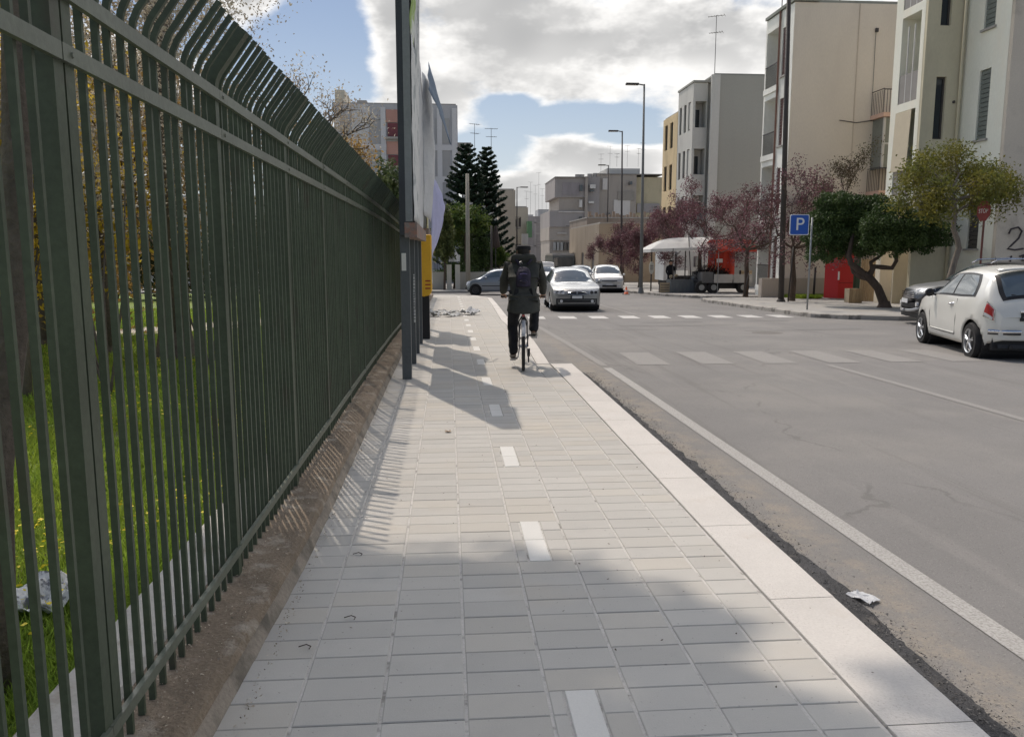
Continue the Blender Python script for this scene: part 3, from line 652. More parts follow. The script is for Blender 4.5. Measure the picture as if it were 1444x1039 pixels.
M_blossom = foliage('purple_blossom', (.18, .075, .095), (.13, .08, .078), .2)
M_white_bl = foliage('whitish_blossom', (.52, .47, .38), (.36, .29, .22), .3)
M_pine = foliage('araucaria_needle', (.022, .045, .028), (.032, .060, .032), .1, .3)
def grow(mb, p, d, L, r, lvl, rg, tips, spread=.55, ratio=.72, n=3, up=.15, sides=6, segs=3, wig=.12, minr=.006):
    pts = [p]; rs = [r]; q = Vector(p); dd = Vector(d).normalized()
    for i in range(segs):
        dd = (dd+Vector((rg.gauss(0, wig), rg.gauss(0, wig), rg.gauss(0, wig)+up*.3))).normalized(); q = q+dd*L/segs; pts.append(q.copy()); rs.append(max(minr, r*(1-.38*(i+1)/segs)))
    mb.tube(pts, rs, sides if lvl > 1 else max(3, sides-2), caps=(lvl == 0))
    if lvl == 0: tips.append((q.copy(), dd.copy(), L)); return
    k = n if isinstance(n, int) else rg.choice(n)
    for i in range(k):
        a = rg.uniform(0, 6.28); perp = dd.orthogonal().normalized(); perp = Matrix.Rotation(a+i*6.28/k, 3, dd) @ perp
        nd = (dd*(1-spread*.4)+perp*spread*rg.uniform(.7, 1.25)+Vector((0, 0, up))).normalized()
        grow(mb, q if rg.random() < .75 or segs < 3 else pts[-2], nd, L*ratio*rg.uniform(.8, 1.15), rs[-1]*.78, lvl-1, rg, tips, spread, ratio, n, up, sides, segs, wig, minr)
def tree(name, label, loc, trunk_pts, r0, r1, dirs, L, lvl, leafm, nleaf, lsize, lspread, seed, barkm=None, group=None, cat='tree', spread=.55, up=.15, ratio=.72, n=3, wig=.12, twig_leaf=True, flat=1.0, crown='crown', minr=.006):
    rg = random.Random(seed); g = np.random.default_rng(seed); t = thing(name, label, cat, loc, 0, group); tips = []
    tb = MB(); m = len(trunk_pts); tb.tube(trunk_pts, [r0+(r1-r0)*i/(m-1) for i in range(m)], 9); tb.lathe((trunk_pts[0][0], trunk_pts[0][1], trunk_pts[0][2]-.05), [(r0*1.55, 0), (r0*1.2, .10), (r0, .25)], 9)
    tb.build('trunk', barkm or M_bark, t, smooth=True)
    lb = MB()
    for (o, d, ll, rr_) in dirs: grow(lb, Vector(trunk_pts[o]), Vector(d), ll, rr_, lvl, rg, tips, spread, ratio, n, up, 6, 3, wig, minr)
    lb.build('branches', barkm or M_bark, t, smooth=True)
    if leafm is not None and nleaf:
        per = max(1, nleaf//max(1, len(tips))); C = []
        for (q, d, ll) in tips:
            s = np.clip(g.normal(size=(per, 3)), -1.9, 1.9)*lspread; s[:, 2] *= flat; back = g.random(per)[:, None]*ll*.8
            C.append(np.array(q)[None]+s-np.array(d)[None]*back*.6)
        npmesh(crown, leaf_quads(np.concatenate(C), lsize, .5, g), 4, leafm, t)
    return t, tips
def blob_crown(t, name, m, ells, n, size, seed, aspect=.6, shell=.75, noise_amp=.18):
    'leaves packed into the outer shell of lumpy ellipsoids'
    g = np.random.default_rng(seed); out = []
    tot = sum(e[3]*e[4]*e[5] for e in ells)
    for (x, y, z, a, b, c) in ells:
        k = int(n*a*b*c/tot); d = g.normal(size=(k, 3)); d /= np.linalg.norm(d, axis=1)[:, None]
        rad = shell+(1-shell)*g.random(k)**.6; rad = np.where(g.random(k) < .25, g.random(k)**.4*.9, rad)
        lump = 1+noise_amp*(np.sin(d[:, 0]*7+seed)*np.sin(d[:, 1]*6+x)*1.2+np.sin(d[:, 2]*9+y)*.6)+g.normal(0, .03, k)
        out.append(np.array([x, y, z])+d*(rad*lump)[:, None]*np.array([a, b, c]))
    return npmesh(name, leaf_quads(np.concatenate(out), size, aspect, g), 4, m, t)
PG = -.0
# clipped evergreen with two crowns on the right pavement
def clipped():
    x0, y0 = at(1246, 432, 26.0)[0], 26.0; z0 = G(y0)
    t = thing('clipped_tree', 'low twisted evergreen tree with two clipped dark crowns on the right pavement', 'tree', (x0, y0, z0))
    W = lambda px, py, dy=0: (at(px, py, y0+dy)[0]-x0, dy, at(px, py, y0+dy)[1]-z0)
    tb = MB(); tb.tube([W(1247, 434), W(1245, 424), W(1238, 406), W(1228, 394), W(1218, 386)], [.19, .15, .135, .13, .12], 10); tb.lathe((W(1247, 434)[0], 0, 0), [(.26, -.02), (.20, .1), (.16, .22)], 10); tb.build('trunk', M_bark, t, smooth=True)
    L = MB()
    L.tube([W(1222, 390), W(1210, 380), W(1200, 372), W(1197, 360, .1), W(1200, 345, .2), W(1203, 330, .3)], [.12, .12, .10, .085, .07, .05], 8)
    L.tube([W(1225, 393), W(1212, 390), W(1204, 384, .1), W(1200, 372, .3), W(1194, 362, .5), W(1190, 345, .7)], [.09, .085, .08, .06, .05, .04], 8)
    L.tube([W(1226, 388), W(1233, 376), W(1245, 377, -.1), W(1258, 378, -.2), W(1264, 368, -.2), W(1263, 350, -.2)], [.11, .09, .08, .075, .065, .04], 8)
    L.tube([W(1230, 380), W(1228, 370, .2), W(1240, 362, .2), W(1252, 352, .2), W(1262, 342, .3)], [.07, .06, .05, .045, .03], 7)
    L.build('branches', M_bark, t, smooth=True)
    def E(px, py, rx, ry, dy, ryy): 
        p = W(px, py, dy); s = (y0+dy)/1130.0; return (p[0], p[1], p[2], rx*s, ryy, ry*s)
    blob_crown(t, 'crown', M_leaf_dark, [E(1185, 306, 44, 30, 1.3, 1.1), E(1163, 336, 28, 36, 1.2, 1.0), E(1205, 330, 44, 34, 1.1, 1.1), E(1226, 294, 36, 19, 1.1, .9), E(1180, 286, 28, 15, 1.1, .8)], 40000, .075, 3)
    blob_crown(t, 'crown', M_leaf_dark, [E(1262, 324, 48, 34, -.9, .8), E(1300, 330, 42, 27, -.8, .7), E(1240, 330, 26, 30, -.8, .7)], 30000, .072, 5)
clipped()
# olive-yellow tree at the corner
def corner_tree():
    y0 = 22.6; x0 = at(1338, 420, y0)[0]; z0 = G(y0)
    W = lambda px, py, dy=0: Vector((at(px, py, y0+dy)[0]-x0, dy, at(px, py, y0+dy)[1]-z0))
    tp = [Vector((W(1336, 400)[0], 0, -.05)), W(1340, 390), W(1345, 372), W(1352, 350), W(1350, 338), W(1344, 322), W(1347, 300), W(1345, 284), W(1344, 272)]
    t, tips = tree('corner_tree', 'airy tree with olive and yellow leaves growing before the cream corner building', (x0, y0, z0), [tuple(p) for p in tp], .10, .05,
        [(8, (-.7, .1, .75), .75, .045), (8, (.3, .5, .9), .7, .04), (7, (.75, -.1, .65), .85, .05), (6, (.9, .2, .35), .85, .04), (7, (-.85, .3, .35), .8, .04), (8, (.1, -.6, .8), .7, .04), (6, (-.5, -.5, .5), .7, .035), (7, (.95, .1, .25), 1.05, .04)], 1, 3, M_leaf_olive, 17000, .085, .22, 21, M_bark_g, spread=.75, up=.05, ratio=.62, wig=.2, flat=.8)
corner_tree()
# Judas trees in purple bud along the right pavement
def judas(label, px, y0, pybase, h, seed, wide=1.0, leaf=7500, lean=0.0, bare=False, cl=None):
    x0 = at(px, 400, y0)[0]; z0 = G(y0); hh = h
    tp = [(0, 0, -.05), (.03, 0, hh*.16), (-.02+lean*.3, .02, hh*.32), (lean*.6, 0, hh*.42)]
    dirs = []
    rg = random.Random(seed)
    for i in range(6): a = i*1.05+rg.uniform(-.3, .3); dirs.append((3, (math.cos(a)*wide, math.sin(a)*wide, .75), hh*.25, .05))
    return tree('judas_tree', label, (x0, y0, z0), tp, .12, .085, dirs, 1, 5, cl or M_blossom, leaf, .085, .17, seed, M_bark, 'judas trees in bud along the right pavement', spread=.6, up=.10, ratio=.72, wig=.26, n=2, crown='blossom', minr=.013)
judas('nearest purple budding tree, leaning over the two thin dark trunks by the parking sign', 1118, 31.5, 430, 5.0, 31, 1.35, 5000, -.1)
judas('purple budding tree standing before the flatbed truck', 1052, 36.5, 423, 5.1, 32, 1.25, 11000)
judas('purple budding tree growing through the white canopy of the market stall', 986, 43.0, 416, 5.2, 33, 1.3, 17000)
judas('bright purple tree behind the tall lamp, nearest of the far clump', 936, 50, 410, 4.8, 34, 1.5, 20000)
judas('purple tree left of the tall lamp, overhanging the pavement end', 902, 54, 408, 4.4, 35, 1.5, 20000)
judas('purple tree at the far left of the clump by the stone house', 878, 62, 405, 4.6, 36, 1.4, 16000)
# brownish tree against the pink building, second slim one
def slim(): 
    y0 = 33.5; x0 = at(1172, 405, y0)[0]; z0 = G(y0)
    tree('slim_tree', 'tall thin tree with sparse brown leaves before the pink side wall', (x0, y0, z0), [(0, 0, -.05), (.02, 0, 1.2), (.1, 0, 2.4), (.15, 0, 3.6)], .08, .04, [(3, (.1, .1, 1), 1.1, .035), (2, (.5, .1, .9), .9, .03), (3, (-.4, .3, .9), .7, .03), (1, (-.4, 0, .8), .9, .025), (2, (.7, .2, .4), .9, .025), (3, (.25, 0, 1), 1.6, .03)], 1, 2, foliage('brown_leaf', (.115, .085, .055), (.10, .10, .045), .3), 5200, .085, .20, 41, M_bark, spread=.5, up=.3, ratio=.6)
slim()
# araucarias
def araucaria(label, px, y0, ztop, rad, seed):
    x0 = at(px, 380, y0)[0]; z0 = G(y0); H = ztop-z0; t = thing('araucaria', label, 'tree', (x0, y0, z0), 0, 'pair of dark araucarias'); g = np.random.default_rng(seed); rg = random.Random(seed)
    tb = MB(); tb.tube([(0, 0, -.1), (0, 0, H*.5), (0, 0, H)], [.22, .12, .015], 8); tb.build('trunk', M_bark, t, smooth=True)
    C = []; br = MB(); z = H*.14
    while z < H*.985:
        u = 1-z/H; Lb = rad*(.10+.95*u**.72)*rg.uniform(.88, 1.08) if z > H*.25 else rad*.95; nb = 7 if u > .2 else 5; a0 = rg.uniform(0, 6)
        for k in range(nb):
            a = a0+k*6.283/nb+rg.uniform(-.12, .12); d = Vector((math.cos(a), math.sin(a), 0)); tilt = .28+.45*(1-u); m = max(6, int(Lb*16)); pts = []
            for i in range(9):
                s = i/8; pts.append(d*Lb*s+Vector((0, 0, z+Lb*(tilt*s*.45-.30*s*(1-s)*1.6*u+.12*s*s))))
            br.tube([pts[0], pts[4], pts[8]], [.03, .02, .006], 3, caps=False)
            for i in range(m*11):
                s = .12+.88*g.random(); j = min(7, int(s*8)); p = pts[j].lerp(pts[j+1], s*8-j); wd = .16*Lb**.5*(1.05-s)+.05
                sd = Vector((-d.y, d.x, 0))*g.normal(0, wd); C.append(tuple(p+sd+Vector((0, 0, abs(g.normal(0, .05))+.02))))
        z += H*(.050 if u > .35 else .036)*rg.uniform(.9, 1.1)
    br.build('branches', M_bark, t); C = np.array(C); q = leaf_quads(C, .30, .45, g); qq = q.reshape(-1, 4, 3); mid = qq.mean(axis=1)[:, 2:3]; qq[:, :, 2] = mid+(qq[:, :, 2]-mid)*.6
    npmesh('crown', q, 4, M_pine, t)
araucaria('left, slightly taller of the two dark tiered araucarias', 659, 58, at(659, 206, 58)[1], 2.9, 3)
araucaria('right of the two dark tiered araucarias, beside the cream building', 687, 61, at(686, 209, 61)[1], 2.35, 9)
# garden greenery below them
def bush(name, label, px, y0, pyc, rx, ry, m, seed, n=5000, size=.16, group=None, dep=None, extra=()):
    s = y0/1130.0; x, z = at(px, pyc, y0); g0 = G(y0); t = thing(name, label, 'bush', (x, y0, g0), 0, group)
    tb = MB(); tb.tube([(0, 0, -.1), (.05, 0, (z-g0)*.6), (0, 0, (z-g0))], [.09, .06, .03], 6); tb.build('stem', M_bark, t)
    e = [(0, 0, z-g0, rx*s, (dep or rx*s), ry*s)]+[(dx*s, dy, z-g0+dz*s, a*s, b, c*s) for dx, dy, dz, a, b, c in extra]
    blob_crown(t, 'crown', m, e, n, size, seed, .5, .55, .3); return t
bush('garden_tree', 'yellow-green leafy tree spilling round the concrete pole under the araucarias', 655, 53, 312, 30, 20, M_leaf_mid, 51, 7000, .20, extra=((-22, .5, -12, 20, 1.0, 22), (20, 0, -6, 16, .8, 12)))
bush('dark_shrub', 'very dark evergreen mass behind the concrete pole', 668, 55, 352, 26, 42, M_leaf_dark, 52, 7000, .18)
bush('palm_bush', 'pale green spiky bush just right of the lavender sheet', 626, 50, 335, 14, 34, foliage('greyish_leaf', (.10, .125, .045), (.15, .17, .06)), 53, 4500, .24)
bush('garden_shrub', 'light green shrub hanging over the garden wall behind the thin dark post', 703, 56, 362, 13, 12, M_leaf_mid, 54, 2500, .16)
bush('garden_shrub', 'dark low hedge behind the garden gate posts', 640, 52, 385, 22, 12, M_leaf_dark, 55, 3500, .14)
bush('distant_tree', 'dark green tree in front of the far grey building', 820, 105, 353, 13, 10, M_leaf_dark, 56, 1500, .3)
# behind the fence
M_trunk_dark = mat('dark_trunk', (.12, .10, .082), .95, .3, 5, .8, 30, bdist=.02)
def park_tree(label, loc, h, r, seed, leafm, nleaf, lsize, spread=.7, trunkh=.4, lean=(0, 0), m=None, lsp=.35, L=None, lvl=3, n=3, up=.12):
    x, y = loc; tp = [(0, 0, -.1), (lean[0]*.3, lean[1]*.3, h*trunkh*.4), (lean[0], lean[1], h*trunkh)]
    rg = random.Random(seed); dirs = [(2, (math.cos(i*1.26+seed), math.sin(i*1.26+seed), .8), L or h*.24, r*.6) for i in range(5)]
    return tree('park_tree', label, (x, y, G(y)), tp, r, r*.75, dirs, 1, lvl, leafm, nleaf, lsize, lsp, seed, m or M_trunk_dark, 'trees in the park behind the fence', spread=spread, up=up, ratio=.72, n=n, wig=.15)
park_tree('slender whitish park tree seen through the first fence section', (-5.6, 13.5), 6.0, .12, 61, M_white_bl, 9000, .055, .7, .42, L=1.2, lsp=.30)
park_tree('yellow-leaved park tree at the left edge behind the fence', (-6.4, 11.2), 5.2, .16, 62, M_leaf_yel, 15000, .12, .8, .25, lsp=.42, L=1.2)
park_tree('rust-brown park tree behind the yellow one', (-7.2, 15.0), 6.2, .18, 63, M_leaf_rust, 16000, .12, .8, .25, lsp=.5)
park_tree('tall thin park tree with an orange-leaved side standing above the fence top', (at(448, 200, 24)[0], 24.0), 6.2, .12, 64, M_leaf_rust, 4200, .10, .5, .5, lsp=.22, L=.9, lvl=3)
park_tree('whitish blossoming park tree showing over the fence spikes', (at(408, 120, 20)[0], 20.0), 6.9, .12, 65, M_white_bl, 3200, .07, .5, .52, lsp=.22, L=1.0, lvl=3)
park_tree('bare-topped whitish park tree deep behind the first fence bars', (-8.6, 21.0), 8.6, .18, 66, M_white_bl, 9000, .11, .7, .3, lsp=.5)
park_tree('pale trunked park tree far left by the gravel path', (-10.5, 17.0), 7.0, .16, 67, M_leaf_yel, 9000, .12, .7, .3, lsp=.5)
bush('evergreen_shrub', 'dark glossy oleander above the fence just before the billboards', 547, 26, 262, 22, 30, foliage('oleander_leaf', (.055, .085, .035), (.10, .13, .05), .25), 57, 6500, .13, None, 1.2, extra=((-18, .8, -20, 22, 1.0, 26), (10, .5, -22, 26, 1.2, 30)))
def veil(name, label, x, y, ells, m, n, sz, seed):
    t = thing('park_shrub', label, 'shrub', (x, y, G(y)), 0, 'loose shrubs close behind the fence'); tb = MB()
    rg = random.Random(seed)
    for i in range(5): a = rg.uniform(0, 6.28); tb.tube([(0, 0, -.1), (math.cos(a)*.4, math.sin(a)*.4, 1.2), (math.cos(a)*rg.uniform(.5, 1.1), math.sin(a)*.9, rg.uniform(2.2, 3.6))], [.018, .013, .006], 5)
    tb.build('stems', M_trunk_dark, t); blob_crown(t, 'crown', m, ells, n, sz, seed, .45, .15, .4)
M_veil = foliage('grey_brown_leaf', (.34, .28, .21), (.50, .46, .38), .3)
veil('v', 'whitish grey loose shrub just behind the first fence bars', -3.9, 9.4, [(0, 0, 3.1, 1.0, .8, 1.5), (.5, .2, 4.4, .9, .8, 1.0)], M_veil, 11000, .045, 81)
veil('v', 'yellow flowering loose shrub left of the thick dark trunk', -5.4, 10.2, [(0, 0, 2.7, 1.1, .8, 1.3), (-.3, .2, 4.2, 1.0, .8, 1.2)], M_leaf_yel, 8000, .06, 82)
veil('v', 'tall whitish twiggy shrub right of the thick dark trunk', -3.4, 11.6, [(0, 0, 3.3, .9, .8, 1.5), (.2, 0, 4.9, .9, .8, .9)], M_veil, 11000, .045, 83)
t = thing('young_tree', 'thin dark leaning stem right behind the fence at the left edge', 'tree', (-1.62, 2.9, 0)); tb = MB(); tb.tube([(-.05, 0, -.05), (.0, .02, .8), (.12, .05, 1.5), (.16, .1, 2.4), (.1, .2, 4.5)], [.06, .055, .05, .045, .03], 8); tb.build('trunk', M_trunk_dark, t, smooth=True)
t = thing('young_tree', 'slim pale trunk standing in the lawn before the yellow tree', 'tree', (-4.75, 9.3, G(9.3))); tb = MB(); tb.tube([(0, 0, -.05), (.03, .02, 1.2), (-.05, .05, 2.6), (.1, .1, 4.6)], [.06, .05, .04, .02], 8); tb.build('trunk', M_bark_g, t, smooth=True)
for i, (x, y, rx) in enumerate(((-24, 33, 4.5), (-17, 36, 4.5), (-10.5, 37, 4.5), (-4.8, 36, 3.2))):
    t = thing('park_hedge', ['dark hedge clump at the far left end of the park', 'second dark hedge clump across the park', 'third hedge clump, behind the middle of the lawn', 'hedge clump closing the park near the fence end'][i], 'hedge', (x, y, G(y)), 0, 'hedge clumps along the far side of the park')
    blob_crown(t, 'foliage', foliage('hedge_leaf', (.05, .07, .028), (.13, .11, .04)), [(0, 0, 1.5, rx, 1.4, 1.9), (rx*.5, .5, 2.4, rx*.5, 1.2, 1.7), (-rx*.5, .3, 2.2, rx*.55, 1.2, 1.5)], 9000, .22, 70+i, .5, .5, .3)
# the tree over the wall whose boughs shade the near paving (above the frame)
def shade_tree():
    x0, y0 = -4.25, 12.8; t = thing('tall_park_tree', 'thick dark trunk in the park lawn, its high crown above the picture', 'tree', (x0, y0, G(y0)))
    tb = MB(); tb.tube([(0, 0, -.1), (-.05, .1, 3), (.1, -.1, 7), (.3, -.3, 12)], [.25, .21, .18, .13], 10); tb.lathe((0, 0, -.1), [(.42, 0), (.31, .2), (.25, .5)], 10); tb.build('trunk', M_trunk_dark, t, smooth=True)
    lb = MB(); lb.tube([(.1, -.1, 7), (.6, -.9, 10), (1.3, -1.8, 13)], [.13, .09, .04], 7); lb.tube([(.3, -.3, 12), (.6, -1.5, 14), (2.2, -2.6, 15)], [.12, .09, .03], 7); lb.tube([(.3, -.3, 12), (-.6, .5, 14), (-1.5, .8, 15)], [.1, .07, .03], 7); lb.build('branches', M_trunk_dark, t, smooth=True)
    E = []
    def S(sx, sy, h, r, rz=.5): E.append((sx-.1975*h-x0, sy+.5425*h-y0, h-G(y0), r, r, rz))
    for (sx, sy, h, r) in ((-.5, 3.15, 14, 1.0), (-.2, 2.6, 15, 1.1), (.35, 3.40, 14.5, .68), (.15, 1.7, 15, 1.0), (-1.2, 2.3, 14.4, 1.2), (1.3, 2.15, 15, .38), (.95, 2.6, 14, .28), (1.0, 3.25, 14.6, .30), (.7, 2.1, 14.3, .32), (-.8, 1.0, 14.3, 1.2), (.5, .9, 14.5, .9), (-1.75, 3.0, 14.2, .9), (1.35, 1.55, 14.6, .35), (-.4, 3.5, 14, .55), (.0, 3.45, 13.7, .55), (-.95, 3.55, 13.8, .5), (1.75, 2.5, 14.8, .22)):
        S(sx, sy, h, r)
    blob_crown(t, 'crown', M_leaf_mid, E, 26000, .15, 8, .6, .3, .2)
shade_tree()
# ------------------------------------------------------------------ buildings
M_glass = mat('window_glass', (.035, .042, .05), .08, .1, 1, 0, 0, spec=.8)
M_glass_l = mat('curtained_glass', (.30, .31, .31), .15, .2, 2, 0, 0, spec=.7)
M_white_fr = mat('pale_window_frame', (.55, .54, .52), .6, .05)
M_dark_fr = mat('dark_window_frame', (.07, .065, .06), .6, .1)
M_iron = mat('railing_iron', (.06, .055, .055), .6, .2)
M_conc = mat('parapet_concrete', (.36, .345, .325), .9, .1, .8, .2, 20)
def stucco(name, c, st=None, var=.06):
    c = tuple(min(.8, k*1.42) for k in c); st = tuple(min(.8, k*1.42) for k in st) if st else None
    return mat(name, c, .92, var, .35, .12, 18, stretch=(1, 1, .4), stain=st or tuple(k*.76 for k in c), stsc=.5, st=(.48, .74), bdist=.01)
def V2(p): return Vector((p[0], p[1], 0))
def facade(t, O, du, W, H, ops, wm, d=.16, name='wall', fr=M_white_fr, gl=M_glass):
    'wall plane pierced by openings (u0,z0,u1,z1,kind[,mat]) with real reveals; O = lower left corner seen from outside'
    du = Vector((du[0], du[1], 0)).normalized(); n = Vector((du.y, -du.x, 0)); O = Vector(O); up = Vector((0, 0, 1))
    us = sorted({0, W, *[o[0] for o in ops], *[o[2] for o in ops]}); zs = sorted({0, H, *[o[1] for o in ops], *[o[3] for o in ops]})
    mb = MB(); P = lambda u, z, k=0.0: O+du*u+up*z-n*k
    for a, b in zip(us, us[1:]):
        for c, e in zip(zs, zs[1:]):
            m = ((a+b)/2, (c+e)/2)
            if any(o[0] < m[0] < o[2] and o[1] < m[1] < o[3] for o in ops): continue
            mb.quad(P(a, c), P(b, c), P(b, e), P(a, e))
    for o in ops:
        a, c, b, e = o[:4]
        mb.quad(P(a, c), P(a, e), P(a, e, d), P(a, c, d)); mb.quad(P(b, e), P(b, c), P(b, c, d), P(b, e, d)); mb.quad(P(a, e), P(b, e), P(b, e, d), P(a, e, d)); mb.quad(P(b, c), P(a, c), P(a, c, d), P(b, c, d))
    e_ = .005; mb.quad(P(e_, 0), P(e_, H), P(e_, H, d), P(e_, 0, d)); mb.quad(P(W-e_, H), P(W-e_, 0), P(W-e_, 0, d), P(W-e_, H, d)); mb.quad(P(0, H-e_), P(W, H-e_), P(W, H-e_, d), P(0, H-e_, d))
    mb.build(name, wm, t, rel=t.location)
    for o in ops:
        a, c, b, e, k = o[:5]; om = o[5] if len(o) > 5 else None
        if k == 'hole':
            q = MB(); q.quad(P(a, c, d+.9), P(b, c, d+.9), P(b, e, d+.9), P(a, e, d+.9)); q.quad(P(a, c, d), P(a, c, d+.9), P(a, e, d+.9), P(a, e, d)); q.quad(P(b, c, d+.9), P(b, c, d), P(b, e, d), P(b, e, d+.9)); q.quad(P(a, e, d), P(a, e, d+.9), P(b, e, d+.9), P(b, e, d)); q.quad(P(a, c, d), P(b, c, d), P(b, c, d+.9), P(a, c, d+.9))
            q.build('recess', om or wm, t, rel=t.location)
            w0, w1 = a+(b-a)*.15, b-(b-a)*.15; z0, z1 = c+.05, min(e-.35, c+2.2); f = MB(); dd = d+.88
            f.obox(P(w0, z0, dd), du*(w1-w0), n*.05, up*(z1-z0)); fo = f.build('window', fr, t, rel=t.location); g = MB(); g.obox(P(w0+.07, z0+.07, dd-.05), du*(w1-w0-.14), n*.012, up*(z1-z0-.14)); g.build('pane', gl, fo, rel=t.location); continue
        f = MB(); w = .055
        if k == 'panel': f.obox(P(a, c, d-.01), du*(b-a), n*.01, up*(e-c)); f.build('infill_panel', om, t, rel=t.location); continue
        f.obox(P(a, c, d), du*w, n*.06, up*(e-c)); f.obox(P(b-w, c, d), du*w, n*.06, up*(e-c)); f.obox(P(a+w, c, d), du*(b-a-2*w), n*.06, up*w); f.obox(P(a+w, e-w, d), du*(b-a-2*w), n*.06, up*w)
        if b-a > .8: f.obox(P((a+b)/2-.03, c+w, d), du*.06, n*.062, up*(e-c-2*w))
        fo = f.build('window', fr, t, rel=t.location); g = MB(); g.obox(P(a+w, c+w, d-.004), du*(b-a-2*w), n*.012, up*(e-c-2*w)); g.build('pane', om if (k == 'glass' and om) else gl, fo, rel=t.location)
        if k in ('shut', 'half'):
            lo = c if k == 'shut' else c+(e-c)*.5; s = MB(); nn = max(4, int((e-lo)/.14))
            for i in range(nn): zz = lo+(e-lo)*i/nn; s.obox(P(a+.01, zz, .085), du*(b-a-.02), n*.03, up*((e-lo)/nn-.018))
            s.build('shutter', om or M_white_fr, fo, rel=t.location)
        if k != 'slit': s = MB(); s.obox(P(a-.08, c-.07, 0), du*(b-a+.16), n*.07, up*.065); s.build('sill', M_conc, fo, rel=t.location)
def core(t, x0, y0, x1, y1, z0, z1, wm, roofm=None, over=.0, name='wall'):
    mb = MB(); mb.box(x0, y0, z0, x1, y1, z1); mb.build(name, wm, t, rel=t.location)
    rf = MB(); o = .06; rf.box(x0-o-over, y0-o-over, z1+.002, x1+o+over, y1+o+over, z1+.14); rf.build('roof_edge', roofm or M_conc, t, rel=t.location)
def balcony(t, O, du, u0, u1, z, depth, solid=True, m=None, h=1.0, slabm=None):
    du = Vector((du[0], du[1], 0)).normalized(); n = Vector((du.y, -du.x, 0)); O = Vector(O); up = Vector((0, 0, 1)); P = lambda u, zz, k=0.0: O+du*u+up*zz+n*k
    s = MB(); s.obox(P(u0, z-.18, 0.002), du*(u1-u0), n*depth, up*.18); so = s.build('balcony', slabm or M_conc, t, rel=t.location)
    r = MB()
    if solid:
        r.obox(P(u0, z+.002, depth-.10), du*(u1-u0), n*.10, up*h); r.obox(P(u0, z+.002, .004), du*.10, n*(depth-.11), up*h); r.obox(P(u1-.10, z+.002, .004), du*.10, n*(depth-.11), up*h)
        r.build('parapet', m or M_conc, so, rel=t.location)
    else:
        k = int((u1-u0)/.13)
        for i in range(k+1): r.obox(P(u0+.01+(u1-u0-.03)*i/k, z, depth-.04), du*.018, n*.018, up*h)
        k2 = int(depth/.13)
        for i in range(k2): 
            for uu in (u0+.01, u1-.03): r.obox(P(uu, z, .02+depth*i/k2), du*.018, n*.018, up*h)
        r.obox(P(u0, z+h+.001, depth-.05), du*(u1-u0), n*.04, up*.04); r.obox(P(u0, z+h+.042, .01), du*.04, n*(depth-.06), up*.03); r.obox(P(u1-.04, z+h+.042, .01), du*.04, n*(depth-.06), up*.03)
        r.build('railing', m or M_iron, so, rel=t.location)
LEFTR = ['leftmost', 'second from left', 'third from left', 'fourth from left', 'fifth from left', 'rightmost']
def aerial(x, y, z, h, seed, label, group):
    rg = random.Random(seed); mb = MB(); mb.tube([(0, 0, 0), (0, 0, h)], [.025, .02], 5)
    t = thing('tv_aerial', label, 'aerial', (x, y, z), rg.uniform(-.6, .6), group); mb.build('mast', M_iron, t)
    for zz, L in ((h-.05, 1.1), (h*.72, .9)):
        a = MB(); a.tube([(-L/2, 0, zz), (L/2, 0, zz)], .018, 4); k = 6
        for i in range(k): xx = -L/2+L*i/(k-1); w = .14+.22*i/(k-1); a.tube([(xx, -w, zz), (xx, w, zz)], .011, 3)
        a.build('antenna', M_iron, t)
